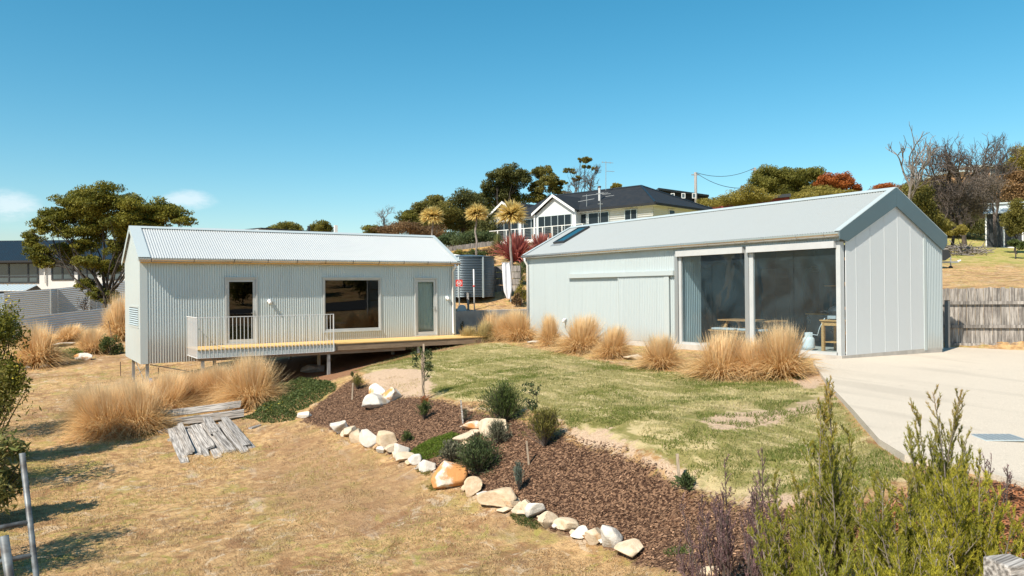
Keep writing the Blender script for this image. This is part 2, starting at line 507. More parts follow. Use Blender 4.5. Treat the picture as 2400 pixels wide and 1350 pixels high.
def paling():
    nt = NT('paling')
    v = nt.coord('Object', (9, 9, .9), rnd=True)
    f = nt.noise(v, 2.2, 6, .65); g = nt.noise(nt.coord('Object', (1.5, 1.5, 1.5), rnd=True), 1.4, 3)
    col = nt.mix(nt.ramp(f, .35, .65), (.11, .098, .088), (.33, .30, .27))
    col = nt.mix(nt.ramp(g, .52, .75, 0, .7), col, (.10, .085, .075))
    oi = nt.n('ObjectInfo'); hs = nt.n('HueSaturation', None, {'Color': col}); nt.set(hs.inputs['Value'], nt.ramp(oi.outputs['Random'], 0, 1, .75, 1.25, False))
    nt.pbr(hs.outputs[0], .9, 0, nt.bump(f, .4, .01)); MAT['paling'] = nt.m
paling()
def driveway_mat():
    nt = NT('exposed_aggregate')
    v = nt.coord('Object')
    a = nt.noise(v, 90, 3, .7); b = nt.noise(v, .7, 5, .6); vo = nt.n('TexVoronoi', None, {'Vector': v, 'Scale': 70.0})
    col = nt.mix(nt.ramp(a, .35, .68), (.43, .37, .295), (.66, .58, .475))
    col = nt.mix(nt.ramp(b, .42, .72, 0, .45), col, (.47, .41, .335))
    col = nt.mix(nt.ramp(vo.outputs['Distance'], .0, .45, .35, 0), col, (.25, .21, .17))
    ty = nt.noise(nt.coord('Object', (.9, .16, 1)), 1.1, 4, .55, .3)
    col = nt.mix(nt.ramp(ty, .52, .68, 0, .28), col, (.30, .26, .21))
    sp = nt.noise(v, 5, 3, .6)
    col = nt.mix(nt.ramp(sp, .66, .72, 0, .3), col, (.28, .23, .18))
    nt.pbr(col, .85, 0, nt.bump(a, .6, .008)); MAT['aggregate'] = nt.m
driveway_mat()
def rockmat(name, base, pale, stain, amount):
    nt = NT(name)
    v = nt.coord('Object', rnd=True)
    a = nt.noise(v, 2.4, 6, .6, .3); b = nt.noise(v, 9, 6, .65); c = nt.noise(v, 30, 4, .6)
    vo = nt.n('TexVoronoi', {'feature': 'DISTANCE_TO_EDGE'}, {'Vector': v, 'Scale': 3.0})
    col = nt.mix(nt.ramp(b, .3, .7), base, pale)
    col = nt.mix(nt.ramp(a, .62-amount, .72-amount*.8, 0, .95), col, stain)
    col = nt.mix(nt.ramp(c, .6, .8, 0, .35), col, (.2, .16, .12))
    h = nt.math('ADD', b, nt.math('MULTIPLY', c, .5))
    nt.pbr(col, .85, 0, nt.bump(h, .7, .02)); MAT[name] = nt.m
rockmat('rock_white', (.48, .44, .385), (.60, .56, .50), (.46, .34, .22), .03)
rockmat('rock_cream', (.46, .355, .24), (.58, .475, .35), (.44, .26, .12), .05)
rockmat('rock_tan', (.44, .32, .20), (.58, .45, .31), (.42, .22, .09), .07)
rockmat('rock_orange', (.60, .54, .46), (.70, .66, .58), (.52, .22, .055), .17)
rockmat('rock_grey', (.33, .30, .26), (.46, .42, .37), (.28, .2, .13), .02)
def glassmat(name, tint, boost=1.0, bump=0.0, rough=.01, haze=0.0):
    nt = NT(name)
    ge = nt.n('NewGeometry')          # same reflectance from either side of the thin sheet
    fr = nt.n('Fresnel', None, {'IOR': nt.ramp(ge.outputs['Backfacing'], 0, 1, 1.5, 1/1.5, False)})
    nrm = None
    if bump:
        nrm = nt.bump(nt.noise(nt.coord('Object', (.6, 1.0, .35)), 1.6, 2, .4, .6), bump, .25)
        nt.set(fr.inputs['Normal'], nrm)
    tr = nt.n('BsdfTransparent', None, {'Color': tint})
    gl = nt.n('BsdfGlossy', None, {'Color': (1, 1, 1), 'Roughness': rough})
    if nrm is not None: nt.set(gl.inputs['Normal'], nrm)
    fac = nt.math('MINIMUM', nt.math('MULTIPLY', fr.outputs[0], boost), 1.0)
    mx = nt.n('MixShader', None, {0: fac, 1: tr.outputs[0], 2: gl.outputs[0]})
    if haze:          # milky vinyl film, unevenly coloured pale blue to stand in for reflections
        df = nt.n('BsdfDiffuse', None, {'Color': (.40, .66, .80)})
        hz_ = nt.ramp(nt.noise(nt.coord('Object'), .8, 3, .5, 1.2), .35, .7, haze*.5, haze*1.8)
        m2 = nt.n('MixShader', None, {0: hz_, 1: mx.outputs[0], 2: df.outputs[0]}); mx = m2
    nt.t.links.new(mx.outputs[0], nt.out.inputs[0]); MAT[name] = nt.m
glassmat('glass', (.78, .82, .82), 1.6)
glassmat('glass_dark', (.25, .28, .3), 1.35)
glassmat('clear_sheet', (.74, .85, .90), 0.85, .10, .015, .026)
def polycarb():
    nt = NT('polycarbonate')
    v = nt.coord('Object', (60, 60, .2))
    f = nt.noise(v, 2, 2)
    col = nt.mix(f, (.78, .81, .815), (.84, .865, .87))
    pr = nt.n('BsdfPrincipled', None, {'Base Color': col, 'Roughness': .28})
    tr = nt.n('BsdfTranslucent', None, {'Color': (.6, .66, .68)})
    mx = nt.n('MixShader', None, {0: .3, 1: pr.outputs[0], 2: tr.outputs[0]})
    nt.t.links.new(mx.outputs[0], nt.out.inputs[0]); MAT['poly'] = nt.m
polycarb()
leafmat('tussock', (.42, .23, .06), (.80, .53, .21), (.97, .81, .56), .5)
leafmat('tussock_green', (.17, .16, .045), (.40, .32, .12), (.68, .54, .30), .35)
leafmat('leaf_wattle', (.065, .08, .014), (.27, .245, .035), None, .35)
leafmat('leaf_dark', (.05, .06, .02), (.18, .175, .05), None, .35)
leafmat('leaf_olive', (.09, .092, .02), (.28, .24, .06), None, .4)
leafmat('leaf_hill', (.075, .085, .018), (.26, .235, .045), None, .4)
leafmat('leaf_yellow', (.17, .145, .028), (.38, .31, .07), None, .35)
leafmat('leaf_red', (.20, .05, .015), (.46, .15, .035), None, .35)
leafmat('leaf_brown', (.09, .055, .028), (.24, .15, .07), None, .25)
leafmat('leaf_rust', (.14, .075, .03), (.36, .22, .10), None, .25)
leafmat('leaf_grey', (.09, .072, .058), (.22, .18, .145), None, .1)
leafmat('leaf_green', (.035, .060, .015), (.13, .16, .045), None, .3)
leafmat('leaf_deep', (.035, .06, .022), (.125, .155, .06), None, .35)
leafmat('leaf_sage', (.10, .10, .06), (.24, .23, .15), None, .3)
leafmat('leaf_blue', (.08, .12, .09), (.2, .25, .2), None, .3)
leafmat('leaf_lime', (.07, .12, .012), (.17, .22, .03), None, .35)
leafmat('leaf_heath', (.14, .165, .02), (.50, .46, .07), (.52, .31, .10), .5)
leafmat('leaf_heath_gold', (.20, .205, .02), (.64, .565, .07), (.60, .46, .09), .5)
leafmat('leaf_purple', (.11, .065, .07), (.32, .20, .20), (.38, .25, .22), .35)
leafmat('leaf_big', (.05, .085, .02), (.22, .24, .07), (.30, .27, .10), .3)
leafmat('leaf_flax', (.17, .028, .03), (.46, .115, .11), (.50, .2, .15), .35)
leafmat('leaf_cord', (.38, .25, .045), (.74, .56, .17), (.84, .70, .32), .4)
leafmat('leaf_cord_green', (.05, .07, .02), (.2, .22, .07), (.30, .30, .12), .3)
leafmat('lawn_blade', (.115, .155, .028), (.31, .30, .085), (.56, .47, .24), .35)
leafmat('dry_blade', (.25, .165, .085), (.58, .425, .25), (.42, .37, .11), .35)
leafmat('chip', (.055, .028, .017), (.42, .25, .15), (.34, .13, .05), .0, .8)
leafmat('flower', (.55, .38, .02), (.75, .6, .1), None, .3)

# ================================================================== GROUND
def pxpoly(pts):
    return [tuple(G(a, b)[:2]) for a, b in pts]
LAWN = pxpoly([(828,872),(860,858),(930,836),(1000,818),(1090,806),(1180,806),(1250,818),(1400,848),(1560,872),(1700,892),(1880,888),(1935,905),(1990,970),(2050,1045),(2110,1082)])
LAWN += [(8.0,4.6),(7.4,5.0)] + pxpoly([(1880,1165),(1780,1180),(1690,1160),(1600,1110),(1550,1076),(1490,1050),(1430,1040),(1330,1002),(1290,975),(1230,958),(1160,950),(1060,936),(1010,925),(985,890),(930,880),(880,893)])
MULCH = pxpoly([(705,990),(745,945),(800,905),(830,890),(860,905),(880,925),(960,930),(1010,938),(1100,962),(1180,975),(1290,1010),(1340,1032),(1420,1060),(1500,1085),(1570,1130),(1640,1160),(1760,1190),(1850,1200),(1900,1240)])
MULCH += [(6.6,4.2),(5.9,5.2),(6.1,6.4)] + pxpoly([(1500,1320),(1400,1275),(1290,1240),(1200,1200),(1090,1148),(1010,1105),(930,1070),(840,1035),(780,1010)])
SAND = [pxpoly([(850,880),(930,862),(1000,870),(1015,905),(1000,935),(930,928),(870,908)]),
        pxpoly([(1300,985),(1345,1000),(1430,1015),(1500,1045),(1560,1080),(1620,1120),(1560,1120),(1480,1080),(1400,1050),(1330,1025)]),
        pxpoly([(1640,985),(1720,965),(1850,960),(1935,925),(1940,960),(1850,985),(1760,1000),(1680,1005)]),
        pxpoly([(1840,890),(1905,870),(1940,905),(1900,915),(1850,905)]),
        pxpoly([(1700,1175),(1800,1150),(1900,1160),(1880,1195),(1780,1195)])]
BROWN = pxpoly([(640,985),(720,1000),(800,1030),(900,1070),(1000,1120),(980,1180),(880,1240),(760,1260),(640,1200),(600,1100),(610,1030)])
REDM = [(8.3,3.5),(8.0,4.3),(7.2,4.7),(6.4,4.4),(5.6,3.6),(4.2,1.6),(6,.5),(8,1.8)]
UNDER = [(4.6,24.7),(15.6,24.7),(15.8,25.6),(13,24.2),(9.6,23.0),(8.6,22.2),(7.6,22.8),(6.3,23.6),(4.6,25.6)]
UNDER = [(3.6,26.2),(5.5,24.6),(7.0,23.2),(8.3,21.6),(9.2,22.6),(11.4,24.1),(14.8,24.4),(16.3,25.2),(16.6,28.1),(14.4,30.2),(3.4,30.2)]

def axis(segs):
    out = [segs[0][0]]
    for a, b, st in segs:
        n = max(1, int(round((b-a)/st))); out += list(np.linspace(a, b, n+1)[1:])
    return np.array(out)
GX = axis([(-600,-120,60),(-120,-40,8),(-40,-10,2),(-10,-2,.5),(-2,17,.15),(17,26,.35),(26,60,1.5),(60,140,4),(140,600,46)])
GY = axis([(-600,-120,60),(-120,-30,6),(-30,0,1.5),(0,28,.15),(28,36,.35),(36,60,1.2),(60,140,4),(140,600,46)])
XX, YY = np.meshgrid(GX, GY)
ZZ = np.concatenate([HZ(XX[i:i+40], YY[i:i+40]) for i in range(0, len(GY), 40)])
# fine natural unevenness
def vnoise(x, y, s, seed):
    r = np.random.default_rng(seed); t = r.random((64, 64))
    xs, ys = x*s+1000, y*s+1000
    xi, yi = np.floor(xs).astype(int), np.floor(ys).astype(int); fx, fy = xs-xi, ys-yi
    fx = fx*fx*(3-2*fx); fy = fy*fy*(3-2*fy)
    g = lambda a, b: t[a % 64, b % 64]
    return (g(xi,yi)*(1-fx)+g(xi+1,yi)*fx)*(1-fy)+(g(xi,yi+1)*(1-fx)+g(xi+1,yi+1)*fx)*fy
sdrive = sdist(DRIVE, XX, YY)
rough_w = 1-sst(-.3, .1, sdrive)
ZZ = ZZ + rough_w*((vnoise(XX, YY, 1.1, 1)-.5)*.05 + (vnoise(XX, YY, 3.1, 2)-.5)*.03)
def msk(poly, soft=.5):
    lo = np.min(poly, 0)-1; hi = np.max(poly, 0)+1
    out = np.zeros(XX.shape)
    iy = np.where((GY >= lo[1]) & (GY <= hi[1]))[0]; ix = np.where((GX >= lo[0]) & (GX <= hi[0]))[0]
    s = np.s_[iy[0]:iy[-1]+1, ix[0]:ix[-1]+1]
    out[s] = np.clip(.5+sdist(poly, XX[s], YY[s])/(2*soft), 0, 1)
    return out
m_lawn = msk(LAWN, .35); m_mulch = msk(MULCH, .3)
m_sand = np.max([msk(q, .4) for q in SAND], 0)
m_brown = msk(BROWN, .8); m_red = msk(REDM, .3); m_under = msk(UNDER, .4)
m_field = sst(21.5, 24, XX-.3*YY+3)*sst(5, 12, YY)
ny, nx = XX.shape
idx = np.arange(nx*ny).reshape(ny, nx)
quads = np.stack([idx[:-1,:-1], idx[:-1,1:], idx[1:,1:], idx[1:,:-1]], -1).reshape(-1, 4)
def ground_mat():
    nt = NT('ground_mat')
    v = nt.coord('Object')
    a1 = nt.n('Attribute', {'attribute_name': 'tint'}); s1 = nt.n('SeparateColor', None, {'Color': a1.outputs['Color']})
    a2 = nt.n('Attribute', {'attribute_name': 'zone'}); s2 = nt.n('SeparateColor', None, {'Color': a2.outputs['Color']})
    big = nt.noise(v, .28, 5, .6, .4); mid = nt.noise(v, 1.3, 5, .62, .3); fine = nt.noise(v, 7, 5, .65); vf = nt.noise(v, 38, 4, .7)
    st = nt.noise(nt.coord('Object', (1.2, .35, 1)), 2.6, 5, .65, .6)
    # dry grass
    dry = nt.mix(nt.ramp(fine, .32, .68), (.38, .22, .098), (.66, .43, .21))
    dry = nt.mix(nt.ramp(mid, .5, .66, 0, .75), dry, (.35, .30, .085))
    mid2 = nt.noise(v, 2.6, 4, .6, .5)
    dry = nt.mix(nt.ramp(mid2, .54, .68, 0, .7), dry, (.22, .13, .075))
    dry = nt.mix(nt.ramp(st, .56, .75, 0, .7), dry, (.60, .485, .37))
    dry = nt.mix(nt.ramp(big, .5, .68, 0, .55), dry, (.30, .185, .11))
    pat = nt.noise(v, .9, 6, .7, .9)
    dry = nt.mix(nt.ramp(pat, .54, .6, 0, .65), dry, (.27, .14, .068))
    pat2 = nt.noise(nt.coord('Object', (1, 1, 1)), 1.9, 6, .72, 1.1)
    dry = nt.mix(nt.ramp(pat2, .57, .63, 0, .6), dry, (.62, .50, .36))
    dry = nt.mix(nt.ramp(pat2, .43, .37, 0, .55), dry, (.34, .32, .075))
    br = nt.ramp(nt.math('ADD', s2.outputs[0], nt.math('MULTIPLY', nt.math('SUBTRACT', mid, .5), 1.2)), .35, .85, 0, .62)
    dry = nt.mix(br, dry, nt.mix(fine, (.25, .135, .068), (.46, .29, .155)))
    # field on the hill, greener further up
    gf = nt.ramp(nt.math('ADD', s2.outputs[1], nt.math('MULTIPLY', nt.math('SUBTRACT', big, .5), 1.0)), .45, 1.0, 0, .9)
    dry = nt.mix(gf, dry, nt.mix(nt.ramp(mid, .35, .65), (.46, .37, .15), (.25, .28, .05)))
    # lawn
    lawn = nt.mix(nt.ramp(fine, .3, .7), (.20, .19, .055), (.33, .28, .11))
    lawn = nt.mix(nt.ramp(st, .47, .62, 0, .9), lawn, (.60, .48, .26))
    lawn = nt.mix(nt.ramp(mid, .56, .72, 0, .8), lawn, (.11, .15, .03))
    lawn = nt.mix(nt.ramp(big, .56, .7, 0, .5), lawn, (.52, .385, .24))
    sand = nt.mix(nt.ramp(vf, .3, .7), (.48, .335, .22), (.66, .49, .35))
    sand = nt.mix(nt.ramp(fine, .55, .75, 0, .5), sand, (.36, .24, .15))
    jig = nt.math('MULTIPLY', nt.math('SUBTRACT', fine, .5), .9); jig2 = nt.math('MULTIPLY', nt.math('SUBTRACT', mid, .5), 1.1)
    def edge(sock, lo=.4, hi=.6, j=None):
        w = nt.math('ADD', sock, jig)
        if j is not None: w = nt.math('ADD', w, j)
        return nt.ramp(w, lo, hi)
    col = nt.mix(edge(s1.outputs[0]), dry, lawn)
    col = nt.mix(edge(s1.outputs[2], .42, .62, jig2), col, sand)
    vo = nt.n('TexVoronoi', None, {'Vector': nt.coord('Object', (46, 30, 30)), 'Scale': 1.0, 'Randomness': 1.0})
    vs_ = nt.n('SeparateColor', None, {'Color': vo.outputs['Color']})
    mul = nt.mix(nt.ramp(vs_.outputs[0], .2, 1), (.065, .033, .02), (.30, .175, .105))
    mul = nt.mix(nt.ramp(mid, .55, .75, 0, .5), mul, (.26, .13, .07))
    col = nt.mix(edge(s1.outputs[1]), col, mul)
    redm = nt.mix(nt.ramp(vs_.outputs[1], .1, 1), (.075, .028, .015), (.24, .115, .06))
    col = nt.mix(edge(s2.outputs[2]), col, redm)
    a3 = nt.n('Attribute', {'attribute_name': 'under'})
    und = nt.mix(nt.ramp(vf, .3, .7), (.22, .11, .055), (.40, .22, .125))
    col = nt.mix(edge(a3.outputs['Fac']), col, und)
    h = nt.math('ADD', nt.math('MULTIPLY', fine, 1.0), nt.math('MULTIPLY', vf, .6))
    nt.pbr(col, .95, 0, nt.bump(h, 1.0, .07), Specular_IOR_Level=.15)
    return nt.m
gm = ground_mat()
ground = fast('ground', np.stack([XX, YY, ZZ], -1).reshape(-1, 3), quads, gm, tint=np.stack([m_lawn, m_mulch, m_sand], -1).reshape(-1, 3), smooth=True)
ground['kind'] = 'structure'
za = ground.data.color_attributes.new('zone', 'FLOAT_COLOR', 'POINT')
zc = np.ones((nx*ny, 4), np.float32); zc[:, :3] = np.stack([m_brown, m_field*sst(42, 66, np.hypot(XX, YY)), m_red], -1).reshape(-1, 3)
za.data.foreach_set('color', zc.ravel())
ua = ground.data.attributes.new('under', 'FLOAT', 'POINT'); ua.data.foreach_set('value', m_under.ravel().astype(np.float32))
# sampled height including unevenness
def GH(x, y):
    x = np.atleast_1d(np.asarray(x, float)); y = np.atleast_1d(np.asarray(y, float))
    i = np.clip(np.searchsorted(GX, x)-1, 0, nx-2); j = np.clip(np.searchsorted(GY, y)-1, 0, ny-2)
    fx = (x-GX[i])/(GX[i+1]-GX[i]); fy = (y-GY[j])/(GY[j+1]-GY[j])
    return (ZZ[j,i]*(1-fx)+ZZ[j,i+1]*fx)*(1-fy)+(ZZ[j+1,i]*(1-fx)+ZZ[j+1,i+1]*fx)*fy
def gh(x, y): return float(GH(x, y)[0])
def GP(px, py):
    q = G(px, py); q[2] = gh(q[0], q[1]); return q

# driveway slab
mb = MB()
top = [np.array([x, y, drive_plane(x, y)]) for x, y in DRIVE]
mb.prism([p-np.array([0,0,.12]) for p in top], (0, 0, .12))
drv = mb.build('driveway', MAT['aggregate']); drv['kind'] = 'structure'
# steel drain grate set in the drive
gc = Pz(2340, 1023, -.16)
gr = thing('drain_grate', 'flat grey steel drain grate set in the pale driveway', 'grate', (gc[0], gc[1], drive_plane(gc[0], gc[1])))
mb = MB()
ax, ay = np.array([.80,-.6,0]), np.array([.6,.80,0])
def gp(u, v, z): return gc*np.array([1,1,0])+ax*u+ay*v+np.array([0,0,drive_plane(gc[0],gc[1])+z])
mb.obox(gp(-.26,-.22,.004), ax*.52, ay*.44, (0,0,.008)); mb.build('cover_plate', MAT['flashing'], gr)
for i in range(7):
    mb = MB(); mb.obox(gp(-.235+i*.07,-.19,.0125), ax*.045, ay*.38, (0,0,.006)); mb.build('bar', MAT['galv'], gr)

# ================================================================== COTTAGE
CX0, CX1, CY0, CY1 = 3.32, 14.34, 26.46, 30.25
CR, CE = 3.91, 2.80              # ridge height, roof sheet height at eave edge
EY = CY0-.27                     # eave edge of roof sheets
CYR = (CY0+CY1)/2
sl = (CR-CE)/(CYR-EY)
cot = thing('cottage', 'long low corrugated metal cottage raised on steel posts with a timber deck', 'house', (CX0, CY0, -1.6))
def rects(a0, a1, z0, z1, holes):
    out = []; xs = sorted({a0, a1, *[h[0] for h in holes], *[h[1] for h in holes]})
    for l, r in zip(xs[:-1], xs[1:]):
        hs = sorted([h for h in holes if h[0] <= l+1e-6 and h[1] >= r-1e-6], key=lambda h: h[2])
        z = z0
        for h in hs:
            if h[2] > z: out.append((l, r, z, h[2]))
            z = h[3]
        if z < z1: out.append((l, r, z, z1))
    return out
D1, D2, WN = (5.82, 6.86, .0, 2.2), (12.62, 13.56, .0, 2.18), (9.11, 11.27, .30, 2.19)
lst = []
for l, r, a, b in rects(CX0+.19, CX1-.13, -.47, CE+.12, [D1, D2, WN]):
    lst.append(corr((l, CY0, a), (1,0,0), (0,0,1), r-l, b-a, (0,-1,0), u0=l, amp=.0105))
wf = sheets(lst, 'front_cladding', MAT['zinc'], cot); wf['label'] = 'vertical corrugated front wall cladding'
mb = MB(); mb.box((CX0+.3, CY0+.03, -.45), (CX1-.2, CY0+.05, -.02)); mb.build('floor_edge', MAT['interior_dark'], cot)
mb = MB(); mb.box((CX0-.012, CY0-.014, -.475), (CX0+.20, CY0+.004, CE+.1)); mb.build('corner_flashing', MAT['flashing'], cot)
mb = MB(); mb.box((CX1-.14, CY0-.014, -.475), (CX1+.012, CY0+.004, CE+.1)); mb.build('corner_flashing', MAT['flashing'], cot)
for nm, xx, dx in (('left_gable_wall', CX0-.012, .05), ('right_gable_wall', CX1-.038, .05)):
    mb = MB(); mb.prism([(xx,CY0+.006,-.475),(xx,CY1,-.475),(xx,CY1,CE+.1),(xx,CYR,CR-.02),(xx,CY0+.006,CE+.12)], (dx,0,0)); mb.build('gable_wall', MAT['flashing'] if dx else None, cot)
mb = MB(); mb.box((CX0+.05, CY1-.05, -.475), (CX1-.05, CY1, CE+.1)); mb.build('back_wall', MAT['zinc'], cot)
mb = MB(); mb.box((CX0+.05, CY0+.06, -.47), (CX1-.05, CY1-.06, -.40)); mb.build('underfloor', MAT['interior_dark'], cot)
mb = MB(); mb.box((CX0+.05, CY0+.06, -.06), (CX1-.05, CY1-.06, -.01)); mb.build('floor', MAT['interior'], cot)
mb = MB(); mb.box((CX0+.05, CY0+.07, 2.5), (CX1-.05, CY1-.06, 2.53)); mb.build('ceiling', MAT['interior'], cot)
# roof: corrugated sheets both slopes, ridge cap, barge caps
L1 = math.hypot(CYR-EY, CR-CE); dv = np.array([0, (CYR-EY)/L1, (CR-CE)/L1]); nv = np.array([0, -dv[2], dv[1]])
V1 = corr((CX0-.05, EY, CE), (1,0,0), dv, CX1-CX0+.10, L1-.02, nv, amp=.0125)
dv2 = np.array([0, -dv[1], dv[2]]); nv2 = np.array([0, dv[2], dv[1]])
V2 = corr((CX0-.05, 2*CYR-EY, CE), (1,0,0), dv2, CX1-CX0+.10, L1-.02, nv2, amp=.0125)
rf = sheets([V1], 'front_roof', MAT['zinc_roof'], cot); sheets([V2], 'back_roof', MAT['zinc_roof'], cot)
mb = MB()
for s_ in (1, -1):
    d = np.array([0, -s_*dv[1], -dv[2]]); n = np.array([0, -s_*dv[2], dv[1]])
    mb.obox(np.array([CX0-.05, CYR, CR+.022])+n*.002, (CX1-CX0+.1,0,0), d*.17, n*.012)
mb.build('ridge_cap', MAT['flashing'], rf)
for xx, wd in ((CX0-.075, .33), (CX1-.06, .14)):
    for s_ in (1, -1):
        d = np.array([0, -s_*dv[1], -dv[2]]); n = np.array([0, -s_*dv[2], dv[1]])
        mb = MB(); mb.obox(np.array([xx, CYR, CR])+n*.022, (wd,0,0), d*(L1+.01), n*.014)
        xe = xx-.012 if xx < 8 else xx+wd
        mb.obox(np.array([xe, CYR, CR])+n*.04-n*.16, (.012,0,0), d*(L1+.01), n*.156)
        mb.build('barge_cap', MAT['flashing'], rf)
# gutter
def gutter_profile(y, z, sgn=-1, w=.12, h=.11):
    return [(y, z), (y+sgn*w, z-.005), (y+sgn*w, z-.05), (y+sgn*w*.82, z-.085), (y+sgn*w*.45, z-h), (y, z-h)]
mb = MB(); mb.prism([(CX0-.06, a, b) for a, b in gutter_profile(EY+.03, CE-.005)], (CX1-CX0+.13, 0, 0))
gt = mb.build('gutter', MAT['gutter'], cot)
mb = MB(); mb.box((CX0-.02, EY+.035, CE-.16), (CX1+.02, EY+.055, CE-.02)); mb.build('fascia', MAT['deck_board'], cot)
mb = MB(); mb.box((CX0, EY+.057, CE-.115), (CX1, CY0+.02, CE-.10)); mb.build('soffit', MAT['flashing'], cot)
for px in (354.5,454.5,549,628,697,763.5,828,889,947,1003,1056):
    x = PY(px, 613, EY-.1)[0]
    mb = MB(); pr = gutter_profile(EY+.03, CE-.001, -1, .126, .117); mb.prism([(x, a, b) for a, b in pr], (.022, 0, 0)); mb.build('gutter_strap', MAT['bracket'], gt)
# downpipe
mb = MB(); xd = 14.2
mb.tube([(xd, EY-.02, CE-.1), (xd, EY-.02, CE-.2), (xd, CY0-.07, CE-.36), (xd, CY0-.07, .12), (xd, CY0-.13, .04)], .04, 10); mb.build('downpipe', MAT['white_paint'], cot, smooth=True)
# openings
def opening(par, x0, x1, z0, z1, fw_, y, gl, sill=.0, door=False, hinge=-1):
    """frame + sash + glass in a wall facing -y"""
    nm = 'door' if door else 'window'
    mb = MB()
    mb.box((x0, y-.035, z0), (x0+.05, y+.07, z1)); mb.box((x1-.05, y-.035, z0), (x1, y+.07, z1))
    mb.box((x0+.05, y-.035, z1-.05), (x1-.05, y+.07, z1)); mb.box((x0+.05, y-.035, z0), (x1-.05, y+.07, z0+.05))
    f = mb.build(nm, MAT['frame_alu'], par)
    a, b = x0+.055, x1-.055; za, zb = z0+.055, z1-.055; w = fw_
    mb = MB(); yy = y-.005
    mb.box((a, yy, za), (a+w, yy+.05, zb)); mb.box((b-w, yy, za), (b, yy+.05, zb)); mb.box((a+w, yy, zb-w), (b-w, yy+.05, zb)); mb.box((a+w, yy, za), (b-w, yy+.05, za+w*1.25))
    mb.build('sash', MAT['frame_alu'], f)
    mb = MB(); mb.box((a+w-.005, yy+.018, za+w), (b-w+.005, yy+.026, zb-w+.005)); mb.build('glass', gl, f)
    mb = MB(); mb.box((x0-.02, y-.055, z1+.003), (x1+.02, y-.008, z1+.018)); mb.build('head_flashing', MAT['flashing'], f)
    if door:
        xh = b-w*.5 if hinge < 0 else a+w*.5
        mb = MB(); mb.tube([(xh, yy-.001, 1.02), (xh, yy-.05, 1.02), (xh-.11*(1 if hinge < 0 else -1), yy-.055, 1.02)], .011, 8); mb.box((xh-.02, yy-.008, .93), (xh+.02, yy-.001, 1.11)); mb.build('handle', MAT['galv'], f)
        for zh in (.3, 1.85):
            mb = MB(); xq = x0+.06 if hinge < 0 else x1-.06; mb.tube([(xq, yy-.012, zh), (xq, yy-.012, zh+.1)], .014, 8); mb.build('hinge', MAT['white_paint'], f)
    else:
        mb = MB(); mb.box((x0-.03, y-.07, z0-.022), (x1+.03, y-.036, z0-.004)); mb.build('sill', MAT['frame_alu'], f)
    return f
opening(cot, *D1[:2], D1[2]+.005, D1[3], .085, CY0, MAT['glass_dark'], door=True)
opening(cot, *D2[:2], D2[2]+.005, D2[3], .085, CY0, MAT['glass'], door=True)
opening(cot, *WN, .03, CY0, MAT['glass_dark'])
mb = MB()
for i in range(14):
    x = D2[0]+.08+i*.06; mb.box((x, CY0+.16+.015*(i % 2), .05), (x+.058, CY0+.18+.015*(i % 2), 2.1))
mb.build('curtain', MAT['curtain'], cot)
# bulkhead lamps
for px, py in ((632, 706), (1049, 698)):
    c = PY(px, py, CY0-.05)
    l = thing('wall_lamp', 'small round white bulkhead lamp beside the %s cottage door' % ('railed' if px < 700 else 'end'), 'lamp', (c[0], CY0-.012, c[2]), 'bulkhead lamps on the cottage wall')
    mb = MB(); mb.tube([(c[0], CY0-.009, c[2]), (c[0], CY0-.05, c[2]), (c[0], CY0-.075, c[2])], [.075, .07, .05], 14); mb.build('lamp_base', MAT['white_paint'], l, smooth=False)
    mb = MB(); mb.lathe((c[0], CY0-.10, c[2]-.05), [(.02,-.05),(.05,-.03),(.06,.0),(.05,.05),(.02,.07)], 12); mb.build('lamp_globe', MAT['white_paint'], l, smooth=True)
# louvre vent in left gable
vy0, vy1, vz0, vz1 = 26.75, 29.0, .62, 1.32
vt = None
mb = MB(); xx = CX0-.03
mb.box((xx, vy0, vz0), (CX0-.01, vy0+.06, vz1)); mb.box((xx, vy1-.06, vz0), (CX0-.01, vy1, vz1)); mb.box((xx, vy0+.06, vz1-.06), (CX0-.01, vy1-.06, vz1)); mb.box((xx, vy0+.06, vz0), (CX0-.01, vy1-.06, vz0+.06))
vt = mb.build('louvre_vent', MAT['flashing'], cot)
mb = MB(); mb.box((CX0-.016, vy0+.06, vz0+.06), (CX0-.013, vy1-.06, vz1-.06)); mb.build('vent_backing', MAT['interior_dark'], vt)
for i in range(8):
    z = vz0+.08+i*.07; mb = MB(); mb.obox((CX0-.045, vy0+.06, z), (0, vy1-vy0-.12, 0), (.028, 0, .04), (.003, 0, -.003)); mb.build('louvre', MAT['flashing'], vt)
# posts and bracing under cottage
def post(par, x, y, ztop, name='post', w=.09):
    g = gh(x, y)-.1
    mb = MB(); mb.box((x-w/2, y-w/2, g), (x+w/2, y+w/2, ztop)); return mb.build(name, MAT['galv'], par)
for x in (3.52, 6.2, 9.0, 11.8):
    post(cot, x, 26.62, -.475); post(cot, x, 29.95, -.475)
mb = MB(); mb.tube([(3.6, 26.62, -.52), (6.15, 26.62, gh(6.15, 26.62)+.18)], .018, 6); mb.build('brace', MAT['galv'], cot)
mb = MB(); mb.tube([(3.52, 26.7, -.55), (3.52, 29.9, -1.25)], .012, 6); mb.tube([(3.55, 29.9, -.55), (3.55, 26.7, -1.3)], .012, 6); mb.build('brace', MAT['galv'], cot)

